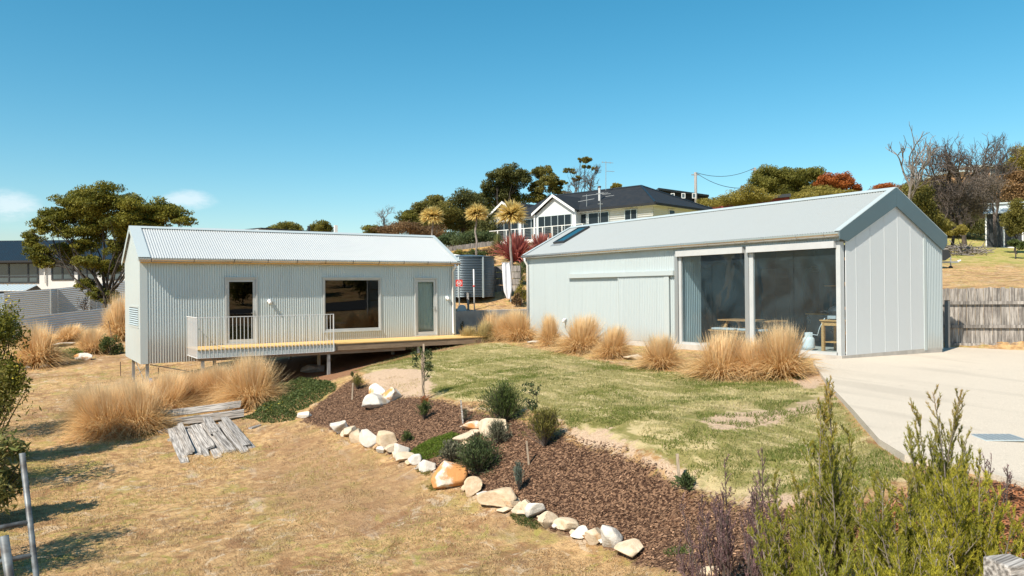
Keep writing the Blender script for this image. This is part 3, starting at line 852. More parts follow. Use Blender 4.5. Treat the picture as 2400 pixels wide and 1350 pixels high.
# ================================================================== DECK
DX0, DX1, DY0 = 4.66, 15.35, 24.80
deck = thing('timber_deck', 'narrow honey coloured timber deck along the front of the metal cottage', 'deck', (DX0, DY0, -1.6))
nb = 12; bw = (CY0-.02-DY0)/nb
for i in range(nb):
    mb = MB(); mb.box((DX0, DY0+i*bw, -.03), (DX1, DY0+(i+1)*bw-.005, .0)); mb.build('deck_board', MAT['deck_board'], deck)
mb = MB(); mb.box((DX0, DY0+.03, -.25), (8.95, DY0+.08, -.034)); mb.build('steel_channel', MAT['flashing'], deck)
for a, b in ((8.97, 10.9), (10.905, 13.1), (13.105, 15.3)):
    mb = MB(); mb.box((a, DY0+.02, -.24), (b, DY0+.065, -.034)); mb.build('fascia_board', MAT['timber_beam'], deck)
for i in range(16):
    x = DX0+.03+i*.7
    mb = MB(); mb.box((x, DY0+.085, -.22), (x+.045, CY0-.02, -.034)); mb.build('joist', MAT['timber_beam'], deck)
mb = MB(); mb.box((DX0, DY0+.085, -.36), (11.5, DY0+.16, -.222)); mb.build('bearer', MAT['timber_beam'], deck)
for px in (475, 770):
    x = PY(px, 850, DY0+.12)[0]; post(deck, x, DY0+.12, -.362)
post(deck, 12.0, DY0+.12, -.24)
rail = thing('balustrade', 'white steel balustrade of thin bars round the deck end', 'railing', (DX0, DY0, -.25))
RX1 = 8.9; yb = DY0-.012
mb = MB(); mb.box((DX0-.02, yb-.012, .955), (RX1, yb+.012, .975)); mb.box((DX0-.02, yb+.0125, .955), (DX0+.004, CY0-.05, .975)); mb.build('top_rail', MAT['white_paint'], rail)
mb = MB(); mb.box((DX0-.02, yb-.010, -.265), (RX1, yb+.010, -.25)); mb.box((DX0-.02, yb+.0105, -.265), (DX0+.002, CY0-.05, -.25)); mb.build('bottom_rail', MAT['white_paint'], rail)
n = 37
me_b = None
def baluster(x, y):
    global me_b
    if me_b is None:
        mb = MB(); mb.box((-.007, -.007, -.2495), (.007, .007, .9545)); o = mb.build('baluster', MAT['white_paint'], None); me_b = o.data
        o.parent = rail
    else:
        o = bpy.data.objects.new('baluster', me_b); COL.objects.link(o); o.parent = rail
    o.location = (x-DX0, y-DY0, .25)
for i in range(n+1): baluster(DX0-.009+(RX1-.007-DX0+.009)*i/n, yb)
for i in range(1, 15): baluster(DX0-.009, yb+(CY0-.06-yb)*i/15)
mb = MB(); mb.box((RX1-.03, yb-.012, -.25), (RX1+.0, yb+.012, .955)); mb.build('end_post', MAT['white_paint'], rail)

# ================================================================== SHED
SX0, SX1, SY0, SY1 = 16.83, 21.21, 11.54, 25.18
SR, SE = 4.21, 3.03
EX = SX0-.16; SXR = (SX0+SX1)/2
shed = thing('long_shed', 'long pale corrugated metal shed with large glazed bays and translucent gable end', 'shed', (SX0, SY0, -.1))
def rz(x): return SR-abs(x-SXR)*(SR-SE)/(SXR-EX)
lst = [corr((SX0, SY1-.06, .05), (0,-1,0), (0,0,1), SY1-.06-17.14, 2.97, (-1,0,0), amp=.011), corr((SX0, 17.14, 2.82), (0,-1,0), (0,0,1), 17.14-11.60, .2, (-1,0,0), amp=.011)]
sheets(lst, 'front_cladding', MAT['shed_zinc'], shed)
mb = MB(); mb.box((SX0-.014, SY1-.08, .04), (SX0+.004, SY1+.01, 3.0)); mb.build('corner_flashing', MAT['flashing'], shed)
mb = MB(); mb.prism([(SX0+.005,SY1-.03,0),(SX1,SY1-.03,0),(SX1,SY1-.03,rz(SX1)-.03),(SXR,SY1-.03,SR-.03),(SX0+.005,SY1-.03,rz(SX0)-.03)], (0,.03,0)); mb.build('far_gable_wall', MAT['flashing'], shed)
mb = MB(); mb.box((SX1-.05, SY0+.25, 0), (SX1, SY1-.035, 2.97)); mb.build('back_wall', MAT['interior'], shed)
mb = MB(); mb.box((SX0-.06, SY0-.02, -.22), (SX1-.02, SY1+.02, .045)); mb.build('slab', MAT['slab_edge'], shed)
L1 = math.hypot(SXR-EX, SR-SE); dv = np.array([(SXR-EX)/L1, 0, (SR-SE)/L1]); nv = np.array([-dv[2], 0, dv[0]])
RY0, RY1 = SY0-.07, SY1+.05
V1 = corr((EX, RY1, SE), (0,-1,0), dv, RY1-RY0, L1-.02, nv, amp=.0125)
dvb = np.array([-dv[0], 0, dv[2]]); nvb = np.array([dv[2], 0, dv[0]])
V2 = corr((2*SXR-EX, RY1, SE), (0,-1,0), dvb, RY1-RY0, L1-.02, nvb, amp=.0125)
rf = sheets([V1], 'front_roof', MAT['shed_roof'], shed); sheets([V2], 'back_roof', MAT['shed_roof'], shed)
mb = MB()
for s_ in (1, -1):
    d = np.array([-s_*dv[0], 0, -dv[2]]); n_ = np.array([-s_*dv[2], 0, dv[0]])
    mb.obox(np.array([SXR, RY0, SR+.022])+n_*.002, (0,RY1-RY0,0), d*.17, n_*.012)
mb.build('ridge_cap', MAT['flashing'], rf)
for s_ in (1, -1):
    d = np.array([-s_*dv[0], 0, -dv[2]]); n_ = np.array([-s_*dv[2], 0, dv[0]])
    mb = MB(); mb.obox(np.array([SXR, RY1-.12, SR])+n_*.022, (0,.14,0), d*(L1+.01), n_*.014); mb.build('barge_cap', MAT['flashing'], rf)
    mb = MB(); mb.obox(np.array([SXR, RY0-.012, SR])+n_*.022, (0,.16,0), d*(L1+.01), n_*.014); mb.build('barge_cap', MAT['flashing'], rf)
# deep gable fascia: two legs meeting at a plumb joint
FH = .46
for s_ in (1, -1):
    xe = EX-.02 if s_ > 0 else 2*SXR-EX+.02
    mb = MB(); mb.prism([(SXR-s_*.002,RY0-.012,SR+.02),(xe,RY0-.012,rz(xe)+.02),(xe,RY0-.012,rz(xe)-.16),(SX0+.13 if s_ > 0 else SX1-.02,RY0-.012,rz(xe)-.22 if s_ > 0 else rz(SX1)-FH+.02),(SXR-s_*.002,RY0-.012,SR-FH)], (0,.03,0)); mb.build('gable_fascia', MAT['dark_flashing'], shed)
    mb = MB(); q = [(SXR-s_*.002,RY0+.02,SR-FH+.02),(xe+s_*.1,RY0+.02,rz(xe+s_*.1)-FH+.02)]
mb = MB(); mb.prism([(a, RY0+.0, b) for a, b in gutter_profile(EX+.03, SE-.005)], (0, RY1-RY0, 0)); gt = mb.build('gutter', MAT['gutter'], shed)
mb = MB(); mb.box((EX+.035, RY0+.02, SE-.13), (EX+.05, RY1, SE-.02)); mb.build('eave_fascia', MAT['flashing'], shed)
mb = MB(); mb.box((EX+.052, RY0+.03, SE-.07), (SX0+.01, RY1, SE-.055)); mb.build('soffit', MAT['flashing'], shed)
for px in (1280,1316,1358,1398,1440,1489,1540,1596,1655,1720,1788,1865,1930):
    y = PX(px, 590, EX-.1)[1]
    mb = MB(); pr = gutter_profile(EX+.03, SE-.001, -1, .126, .117); mb.prism([(a, y, b) for a, b in pr], (0, .02, 0)); mb.build('gutter_strap', MAT['galv'], gt)
mb = MB(); yd = SY1-.12
mb.tube([(EX-.03, yd, SE-.1), (EX-.03, yd, SE-.2), (SX0-.07, yd, SE-.38), (SX0-.07, yd, .08)], .045, 10); mb.build('downpipe', MAT['white_paint'], shed, smooth=True)
# skylight
def on_roof(x, y, h): return np.array([x, y, rz(x)])+nv*h
sk = thing('skylight', 'dark framed roof window near the far end of the shed roof', 'skylight', on_roof(17.5, 23.6, 0))
a, b = 17.47, 18.72; ya, yb_ = 23.62, 24.3
mb = MB()
for (x0, x1, y0, y1) in ((a,b,ya,ya+.07),(a,b,yb_-.07,yb_),(a,a+.09,ya+.071,yb_-.071),(b-.07,b,ya+.071,yb_-.071)):
    o = on_roof(x0, y0, .0); e = on_roof(x1, y0, .0)-o; mb.obox(o, e, (0, y1-y0, 0), nv*.09)
mb.build('frame', MAT['dark_metal'], sk)
o = on_roof(a+.09, ya+.071, .06); mb = MB(); mb.obox(o, on_roof(b-.071, ya+.071, .06)-o, (0, yb_-ya-.142, 0), nv*.008)
nt = NT('skylight_glass'); nt.pbr(nt.mix(nt.noise(nt.coord(), 2), (.012,.06,.085), (.02,.08,.11)), .05, 0, None); MAT['skyglass'] = nt.m
mb.build('pane', MAT['skyglass'], sk)
o = on_roof(a-.16, ya, .012); mb = MB(); mb.obox(o, on_roof(a-.005, ya, .012)-o, (0, yb_-ya, 0), nv*.01); mb.build('apron_flashing', MAT['galv'], sk)
# sliding door + track on the front wall
mb = MB(); mb.box((SX0-.115, 17.14, 2.10), (SX0-.012, 22.41, 2.245)); trk = mb.build('door_track_cover', MAT['flashing'], shed)
sdr = sheets([corr((SX0-.06, 19.68, .05), (0,-1,0), (0,0,1), 2.12, 2.04, (-1,0,0), amp=.011)], 'sliding_door', MAT['shed_zinc'], shed)
mb = MB(); mb.box((SX0-.075, 17.36, .05), (SX0-.045, 17.56, 2.09)); mb.build('door_edge', MAT['flashing'], sdr)
mb = MB(); mb.box((SX0-.075, 19.68, .05), (SX0-.04, 19.72, 2.09)); mb.build('door_edge', MAT['flashing'], sdr)
# white pipe vent on the wall
mb = MB(); mb.tube([(SX0-.0, 22.67, .62), (SX0-.09, 22.67, .62), (SX0-.13, 22.67, .58), (SX0-.13, 22.67, .50)], .045, 10); mb.build('pipe_vent', MAT['white_paint'], shed, smooth=True)
# posts of the glazed bays
mb = MB(); mb.box((SX0-.05, 17.0, .046), (SX0+.08, 17.138, 2.82)); mb.build('post', MAT['galv'], shed)
mb = MB(); mb.box((SX0-.03, 16.88, .046), (SX0+.05, 16.98, 2.64)); mb.build('post', MAT['frame_alu'], shed)
mb = MB(); mb.box((SX0-.05, 14.34, .046), (SX0+.08, 14.46, 2.82)); mb.build('post', MAT['galv'], shed)
mb = MB(); mb.box((SX0-.02, 14.2, .046), (SX0+.05, 14.335, 2.64)); mb.build('post', MAT['frame_alu'], shed)
mb = MB(); mb.box((SX0-.03, 11.56, .0), (SX0+.12, 11.68, 2.80)); mb.build('post', MAT['frame_alu'], shed)
for y0, y1 in ((14.47, 17.0), (11.66, 14.335)):
    mb = MB(); mb.box((SX0-.14, y0, 2.65), (SX0-.012, y1, 2.815)); mb.build('blind_box', MAT['blind_grey'], shed)
    mb = MB(); mb.box((SX0-.03, y0+.0, .046), (SX0+.03, y1-(.0 if y0 < 14 else .13), .115)); mb.build('bottom_track', MAT['frame_alu'], shed)
for y0, y1 in ((14.48, 15.69), (15.70, 16.875), (11.70, 12.92), (12.93, 14.195)):
    n_ = 10; 
    V = []; Q = []
    for i in range(n_+1):
        for k in range(n_+1):
            y = y0+(y1-y0)*i/n_; z = .12+2.52*k/n_
            V.append((SX0+.008+.006*math.sin(3.1*i/n_+y0*3+2*k/n_)*math.sin(math.pi*i/n_), y, z))
    for i in range(n_):
        for k in range(n_): Q.append((i*(n_+1)+k, i*(n_+1)+k+1, (i+1)*(n_+1)+k+1, (i+1)*(n_+1)+k))
    fast('clear_panel', V, Q, MAT['clear_sheet'], shed, smooth=True)
# translucent gable panels, trim and corrugated return
xs = [16.965, 17.38, 17.97, 18.57, 19.15, 19.73, 20.33]
for i, (x0, x1) in enumerate(zip(xs[:-1], xs[1:])):
    pts = [(x0+.003, SY0-.012, .0), (x1-.003, SY0-.012, .0), (x1-.003, SY0-.012, rz(x1)-.06)]
    if x0 < SXR < x1: pts.append((SXR, SY0-.012, SR-.06))
    pts.append((x0+.003, SY0-.012, rz(x0)-.06))
    mb = MB(); mb.prism(pts, (0, .016, 0)); mb.build('translucent_panel', MAT['poly'], shed)
for x in xs[1:-1]:
    mb = MB(); mb.box((x-.007, SY0-.018, .01), (x+.007, SY0-.0125, rz(x)-.08)); mb.build('panel_joint', MAT['poly'], shed)
for z in (.55, 1.15, 1.75, 2.35):
    mb = MB(); mb.box((16.97, SY0+.03, z), (20.33, SY0+.07, z+.07)); mb.build('girt', MAT['pine'], shed)
mb = MB(); mb.box((20.332, SY0-.03, .0), (20.45, SY0+.05, rz(20.45)-.05)); mb.build('trim', MAT['flashing'], shed)
sheets([corr((20.45, SY0-.014, .0), (1,0,0), (0,0,1), SX1-20.45, 3, (0,-1,0), amp=.013, top=lambda t: rz(20.45)-.06-t*(rz(20.45)-rz(SX1))/(SX1-20.45))], 'gable_cladding', MAT['shed_zinc'], shed)
mb = MB(); mb.box((SX1-.01, SY0-.02, .0), (SX1+.025, SY0+.1, 2.9)); mb.build('corner_flashing', MAT['flashing'], shed)
# inside: partition, floor, cupboards, bench, shelf
sheets([corr((SX0+.12, 16.93, .05), (1,0,0), (0,0,1), .75, 2.75, (0,-1,0))], 'partition', MAT['shed_zinc'], shed)
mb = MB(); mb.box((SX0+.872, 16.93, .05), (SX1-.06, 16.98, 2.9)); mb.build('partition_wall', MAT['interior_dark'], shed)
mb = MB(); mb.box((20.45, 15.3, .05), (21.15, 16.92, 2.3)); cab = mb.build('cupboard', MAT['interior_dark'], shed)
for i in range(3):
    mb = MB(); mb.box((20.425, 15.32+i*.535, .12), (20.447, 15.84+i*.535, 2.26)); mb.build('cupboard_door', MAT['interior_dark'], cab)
mb = MB(); mb.box((20.5, 11.9, .05), (21.15, 15.28, .86)); kb = mb.build('kitchen_bench', MAT['steel_bench'], shed)
mb = MB(); mb.box((20.45, 11.9, .865), (21.15, 15.29, .905)); mb.build('bench_top', MAT['pine'], kb)
mb = MB(); mb.box((20.85, 12.1, 1.72), (21.15, 14.9, 1.75)); mb.build('shelf', MAT['pine'], shed)
def item(name, label, cat, mbf, mat, loc, group=None):
    t = mbf.build(name, MAT[mat], None, org=loc); return tag(t, label, cat, group)
c = np.array([20.8, 14.55, .905]); mb = MB().lathe(c, [(.09,0),(.1,.02),(.1,.2),(.085,.24),(.03,.26),(.012,.3)], 14); item('kettle', 'dark kettle standing on the timber bench top in the shed', 'kettle', mb, 'black_plastic', c)
c = np.array([20.78, 13.75, .905]); mb = MB().obox(c+np.array([-.03,-.2,0]), (.02,0,0), (0,.4,0), (.06,0,.34)); item('chopping_board', 'brown chopping board leaning on the shed bench', 'board', mb, 'table_wood', c)
c = np.array([20.75, 13.1, .905]); mb = MB().box(c+np.array([-.15,-.2,0]), c+np.array([.15,.2,.2])); item('toaster', 'dark toaster oven on the shed bench', 'oven', mb, 'black_plastic', c)
c = np.array([20.98, 14.0, 1.75]); mb = MB().box(c+np.array([-.1,-.2,0]), c+np.array([.1,.2,.32])); item('wooden_box', 'square brown wooden box on the shed wall shelf', 'box', mb, 'table_wood', c)
c = np.array([20.98, 12.9, 1.75]); mb = MB().lathe(c, [(.12,0),(.14,.03),(.14,.4),(.1,.46)], 12); item('black_urn', 'black urn on the shed wall shelf', 'urn', mb, 'black_plastic', c)
# pendant lamp
c = np.array([19.0, 13.9, 2.15]); pl = thing('pendant_lamp', 'black domed pendant lamp hanging inside the glazed shed', 'lamp', c)
MB().lathe(c, [(.17,0),(.16,.05),(.09,.12),(.03,.16)], 16).build('lamp_shade', MAT['black_plastic'], pl); MB().tube([c+np.array([0,0,.16]), (c[0],c[1],SR-.03)], .008, 6).build('cord', MAT['black_plastic'], pl)
# picnic table
tc = np.array([17.85, 15.15, .045])
pt = thing('picnic_table', 'brown timber picnic table with fixed benches inside the glazed shed', 'table', tc)
def tb(x0,x1,y0,y1,z0,z1,name): MB().box(tc+np.array([x0,y0,z0]), tc+np.array([x1,y1,z1])).build(name, MAT['table_wood'], pt)
for i in range(5): tb(-.36+i*.146, -.36+i*.146+.138, -.95, .95, .70, .74, 'top_board')
for s_ in (-1, 1):
    for k in range(2): tb(s_*.62-.14+k*.145, s_*.62-.005+k*.145, -.95, .95, .42, .455, 'seat_board')
for yy in (-.7, .7):
    for s_ in (-1, 1):
        MB().beam(tc+np.array([s_*.66, yy, 0]), tc+np.array([s_*.2, yy, .70]), .045, .09, (0,1,0)).build('leg', MAT['table_wood'], pt)
    tb(-.72, .72, yy+.046, yy+.09, .33, .42, 'seat_bearer')
for i in range(2):
    yy = -.45+i*.95; cc = tc+np.array([-.62, yy-.1, .455])
    cu = MB().box(cc+np.array([-.16,-.42,0.002]), cc+np.array([.16,.42,.06])).build('seat_cushion', MAT['cushion'], None, org=cc, bevel=.015)
    tag(cu, ('pale grey seat pad on the picnic bench beside the mullion', 'pale grey seat pad at the partition end of the picnic bench')[i], 'cushion', 'seat pads on the picnic bench')
# barbecue on a small pine table, gas bottle
bc = np.array([17.98, 12.42, .045])
bt = thing('pine_side_table', 'small square pine table with lower shelf carrying the barbecue', 'table', bc)
for sx in (-1, 1):
    for sy in (-1, 1): MB().box(bc+np.array([sx*.26-.035, sy*.29-.035, 0]), bc+np.array([sx*.26+.035, sy*.29+.035, .775])).build('leg', MAT['pine'], bt)
MB().box(bc+np.array([-.32,-.36,.776]), bc+np.array([.32,.36,.81])).build('table_top', MAT['pine'], bt)
MB().box(bc+np.array([-.24,-.27,.22]), bc+np.array([.24,.27,.245])).build('shelf', MAT['pine'], bt)
for sx in (-1, 1): MB().box(bc+np.array([sx*.26-.02,-.254,.66]), bc+np.array([sx*.26+.02,.254,.775])).build('apron', MAT['pine'], bt)
qc = bc+np.array([0,0,.81]); bq = thing('barbecue', 'portable black gas barbecue with open lid on the pine table', 'barbecue', qc)
MB().lathe(qc+np.array([0,0,.07]), [(.16,0),(.24,.04),(.27,.1),(.27,.12)], 20).build('bowl', MAT['black_plastic'], bq, smooth=True)
MB().lathe(qc+np.array([0,0,.192]), [(.275,0),(.27,.05),(.22,.12),(.1,.17),(.03,.175)], 20).build('lid', MAT['dark_metal'], bq, smooth=True)
MB().box(qc+np.array([-.29,-.1,.03]), qc+np.array([-.17,.14,.11])).build('control_panel', MAT['cushion'], bq)
MB().tube([qc+np.array([-.28,.1,.19]), qc+np.array([-.34,.2,.24]), qc+np.array([-.34,.3,.2])], .012, 8).build('handle', MAT['black_plastic'], bq)
for sx in (-1, 1):
    for sy in (-1, 1): MB().tube([qc+np.array([sx*.2,sy*.2,0]), qc+np.array([sx*.13,sy*.13,.09])], .014, 6).build('leg', MAT['black_plastic'], bq)
gb = np.array([17.62, 13.08, .045]); gt_ = thing('gas_bottle', 'round white gas bottle on the slab beside the pine table', 'gas bottle', gb)
MB().lathe(gb, [(.11,0),(.115,.03),(.15,.05),(.155,.1),(.155,.26),(.14,.32),(.09,.36),(.04,.37)], 20).build('body', MAT['white_paint'], gt_, smooth=True)
mb = MB()
for k in range(14):
    if k in (3, 4, 10, 11): continue
    t0, t1 = 2*math.pi*k/14, 2*math.pi*(k+1)/14
    mb.quad(gb+np.array([.1*math.cos(t0),.1*math.sin(t0),.34]), gb+np.array([.1*math.cos(t1),.1*math.sin(t1),.34]), gb+np.array([.1*math.cos(t1),.1*math.sin(t1),.47]), gb+np.array([.1*math.cos(t0),.1*math.sin(t0),.47]))
mb.build('collar', MAT['white_paint'], gt_)
MB().lathe(gb+np.array([0,0,.37]), [(.025,0),(.025,.06),(.04,.06),(.04,.08)], 10).build('valve', MAT['galv'], gt_)
MB().tube([gb+np.array([0,-.02,.43]), gb+np.array([.1,-.2,.4]), gb+np.array([.05,-.3,.6]), gb+np.array([.1,-.42,.85])], .01, 6).build('hose', MAT['white_paint'], gt_, smooth=True)

# ================================================================== FENCES, TANK, RETAINING WALL
Z3 = np.array([0, 0, 1.0])
RH = np.array([math.cos(YAW), -math.sin(YAW), 0]); FH3 = np.array([math.sin(YAW), math.cos(YAW), 0])
# paling fence at the driveway
fa = Pz(2203, 815, -.13); fb = Pz(2400, 819, -.16); fb = fa+(fb-fa)*2.3; fa = fa-(fb-fa)*.12; fa[2] = fb[2] = 0; fd = (fb-fa)/np.linalg.norm(fb-fa); fn = np.array([fd[1], -fd[0], 0])
if fn @ FH3 > 0: fn = -fn
pf = thing('paling_fence', 'weathered grey timber paling fence beside the pale driveway', 'fence', (*fa[:2], -.1))
Lf = np.linalg.norm(fb-fa); nP = int(Lf/.112)
for i in range(nP):
    p = fa+fd*(i*.112); h = 1.63+random.uniform(-.02, .02)
    MB().obox(np.array([p[0], p[1], -.3])-fn*(.02+.006*(i % 2)), fd*.104, -fn*.016, (0, 0, h+.3)).build('paling', MAT['paling'], pf)
for z in (1.15, .46, -.08):
    for k in range(3):
        a_ = fa+fd*(Lf*k/3); MB().obox(np.array([*a_[:2], z])+fn*.0, fd*(Lf/3-.01), fn*.045, (0, 0, .09)).build('rail', MAT['paling'], pf)
for t in (3.4, 5.9):
    p = fa+fd*t; MB().obox(np.array([*p[:2], -.3])+fn*.047, fd*.1, fn*.09, (0, 0, 1.6)).build('post', MAT['paling'], pf)
gp_ = Pz(2221, 816, -.1)
gpo = thing('gate_post', 'slim galvanised steel gate post standing against the paling fence', 'post', (gp_[0], gp_[1], -.1))
MB().box((gp_[0]-.05, gp_[1]-.05, -.15), (gp_[0]+.05, gp_[1]+.05, 1.27)).build('post_tube', MAT['galv'], gpo)
MB().box((gp_[0]-.056, gp_[1]-.056, 1.271), (gp_[0]+.056, gp_[1]+.056, 1.285)).build('post_cap', MAT['rust'], gpo)

# retaining wall
rw = thing('retaining_wall', 'low grey concrete retaining wall between cottage and shed', 'wall', (14.4, 28.0, -.3))
for a_, b_ in ((14.42, 16.4), (16.41, 18.4), (18.41, 20.4), (20.41, 22.4)):
    MB().box((a_, RW_Y-.2, -.4), (b_, RW_Y+.28, .86)).build('concrete_panel', MAT['concrete'], rw)

# water tank
tcx = P(1096, 680, 36.4); tz = gh(tcx[0], tcx[1])-.02
tk = thing('water_tank', 'round corrugated steel rainwater tank behind the cottage end', 'tank', (tcx[0], tcx[1], tz))
prof = []
for i in range(0, 24*6+1):
    z = .03+i*(1.82/(24*6)); prof.append((1.26+.019*math.sin(i/6*2*math.pi), z))
MB().lathe((tcx[0], tcx[1], tz), prof, 56).build('tank_wall', MAT['tank_zinc'], tk, smooth=True)
MB().lathe((tcx[0], tcx[1], tz+1.852), [(1.30,0),(1.30,.03),(.7,.1),(.1,.14)], 40).build('tank_lid', MAT['tank_zinc'], tk)
for a_ in (-2.4, -1.5):
    c_ = np.array([tcx[0]+1.285*math.cos(a_), tcx[1]+1.285*math.sin(a_), tz]); MB().beam(c_, c_+Z3*1.85, .07, .03, (math.cos(a_), math.sin(a_), 0)).build('strap', MAT['flashing'], tk)
# red W sign
sc = P(1076, 663.5, 34.7); sg = thing('tank_sign', 'small red square sign with white ring and letter W', 'sign', sc)
sn = -FH3; sw = .15
MB().obox(sc-RH*sw-Z3*sw, RH*2*sw, Z3*2*sw, sn*-.012).build('sign_plate', MAT['red_sign'], sg)
mb = MB()
for k in range(28):
    t0, t1 = 2*math.pi*k/28, 2*math.pi*(k+1)/28
    e = lambda r, t: sc+sn*.004+RH*r*math.cos(t)+Z3*r*math.sin(t)
    mb.quad(e(.088, t0), e(.088, t1), e(.108, t1), e(.108, t0))
mb.build('ring', MAT['white_paint'], sg)
mb = MB(); Wp = [(-.06, .05), (-.03, -.05), (0, .03), (.03, -.05), (.06, .05)]
for (a0, b0), (a1, b1) in zip(Wp[:-1], Wp[1:]):
    mb.beam(sc+sn*.006+RH*a0+Z3*b0, sc+sn*.006+RH*a1+Z3*b1, .004, .022, RH)
mb.build('letter', MAT['white_paint'], sg)
st_ = MB().beam(sc-sn*.02+Z3*.1, np.array([sc[0]-sn[0]*.02, sc[1]-sn[1]*.02, gh(sc[0], sc[1])-.05]), .04, .04).build('sign_stake', MAT['galv'], sg)
def polething(name, label, cat, ptop, pbot, r, mat, group=None, n=8):
    t = thing(name, label, cat, pbot, group)
    MB().tube([pbot, ptop], r, n).build('pole', MAT[mat], t, smooth=True)
    return t
b_ = P(1112, 726, 34.2); b_[2] = gh(b_[0], b_[1])-.05; t_ = P(1110, 631, 34.2)
wp = polething('white_pipe', 'tall thin white plastic pipe in front of the water tank', 'pipe', t_, b_, .03, 'white_paint')
q = b_+(t_-b_)*.58; MB().lathe(q, [(.05,0),(.05,.06)], 10).build('red_clip', MAT['red_sign'], wp)
b_ = P(1098, 726, 33.8); b_[2] = gh(b_[0], b_[1])-.05; t_ = P(1096, 686, 33.8)
wpst = thing('garden_post', 'short square weathered timber post before the water tank', 'post', b_)
MB().beam(b_, t_, .09, .09, RH).build('post_body', MAT['grey_timber'], wpst)
c_ = P(1082, 727, 33.9); c_[2] = gh(c_[0], c_[1])
pc = thing('pump_cover', 'small white domed pump cover at the foot of the tank', 'cover', c_)
mb = MB(); pts = [c_+RH*(.2*math.cos(t))+Z3*(.05+.22*math.sin(t)) for t in np.linspace(0, math.pi, 9)]
mb.prism([c_+RH*.2]+pts+[c_-RH*.2], FH3*.4); mb.build('cover_shell', MAT['white_paint'], pc)
# grey fence panel and cloth between tank and shed
fpA = P(1158, 655, 37.5); fpB = P(1205, 655, 37.0)
fpz = gh(fpA[0], fpA[1]); fpd = fpB-fpA; fpd[2] = 0
fp = thing('board_fence', 'short grey board fence panel beside the water tank', 'fence', (fpA[0], fpA[1], fpz-.1))
for k in range(4):
    MB().obox(np.array([fpA[0], fpA[1], fpz+.02+k*.31]), fpd*1.3, np.array([fpd[1], -fpd[0], 0])/np.linalg.norm(fpd)*.03, (0, 0, .28)).build('board', MAT['paling'], fp)
for k in (0.02, .62, 1.25):
    pp = np.array([fpA[0], fpA[1], fpz-.2])+fpd*k-np.array([fpd[1], -fpd[0], 0])/np.linalg.norm(fpd)*.052; MB().obox(pp, fpd/np.linalg.norm(fpd)*.08, np.array([fpd[1], -fpd[0], 0])/np.linalg.norm(fpd)*.05, (0, 0, 1.4)).build('post', MAT['paling'], fp)
ct = P(1185, 616, 36.0); cb = P(1192, 700, 36.0)
cl = thing('hanging_cloth', 'long white cloth hanging from a line between tank and shed', 'cloth', cb)
V = []; Q = []; nu, nv_ = 8, 16
for i in range(nv_+1):
    s_ = i/nv_; c_ = ct+(cb-ct)*s_; wd_ = (.17+.03*math.sin(3*s_))*(1-.55*max(0, s_-.8)/.2)
    for k in range(nu+1):
        t = k/nu*2-1; V.append(c_+RH*wd_*t+FH3*(.05*math.sin(t*5+s_*2)))
for i in range(nv_):
    for k in range(nu): a_ = i*(nu+1)+k; Q.append((a_, a_+1, a_+nu+2, a_+nu+1))
fast('cloth_sheet', V, Q, MAT['cloth'], cl, smooth=True)
MB().tube([ct+RH*.2+Z3*.02, ct-RH*.2+Z3*.02], .012, 6).build('rod', MAT['galv'], cl)
bb = np.array([ct[0]+RH[0]*.22, ct[1]+RH[1]*.22, gh(ct[0], ct[1])-.1]); MB().tube([bb, ct+RH*.22+Z3*.1], .025, 8).build('pole', MAT['galv'], cl)

# corrugated fences on the left
def corr_fence(name, label, segs, mat='fence_zinc', group=None):
    o = segs[0][0]
    t = thing(name, label, 'fence', (o[0], o[1], o[2]-2), group)
    for a_, b_, h in segs:
        d = b_-a_; L = np.linalg.norm(d[:2]); dh = np.array([d[0], d[1], 0])/L; n_ = np.array([dh[1], -dh[0], 0])
        if n_ @ FH3 > 0: n_ = -n_
        V, Qd = corr(a_-Z3*h, (0,0,1), d/L, h, L, n_, pitch=.118, amp=.014, seg=8)
        fast('sheet', V, Qd, MAT[mat], t, smooth=True)
        MB().obox(a_-Z3*(h+.3)-n_*.08, dh*.05, n_*.05, Z3*(h+.3)).build('post', MAT['galv'], t)
    return t
pts = [P(-60, 757, 37), P(45, 745, 38), P(150, 733, 39.5), P(290, 718, 41.5), P(335, 713, 42.3)]
corr_fence('corrugated_fence', 'low corrugated metal retaining fence behind tussocks left of the cottage', [(pts[i], pts[i+1], 1.0) for i in range(4)])
A_ = [P(-60, 694, 45), P(10, 687, 46), P(10, 685, 45), P(116, 677, 46.5), P(135, 676, 48), P(207, 668, 49), P(226, 666, 50.5), P(330, 652, 52)]
corr_fence('zigzag_fence', 'tall zigzag corrugated metal fence below the navy roofed house', [(A_[0], A_[1], 2), (A_[1]-Z3*.02, A_[2]+FH3*.001, 2.0)] + [(A_[i], A_[i+1], 2.0) for i in range(2, 7)])

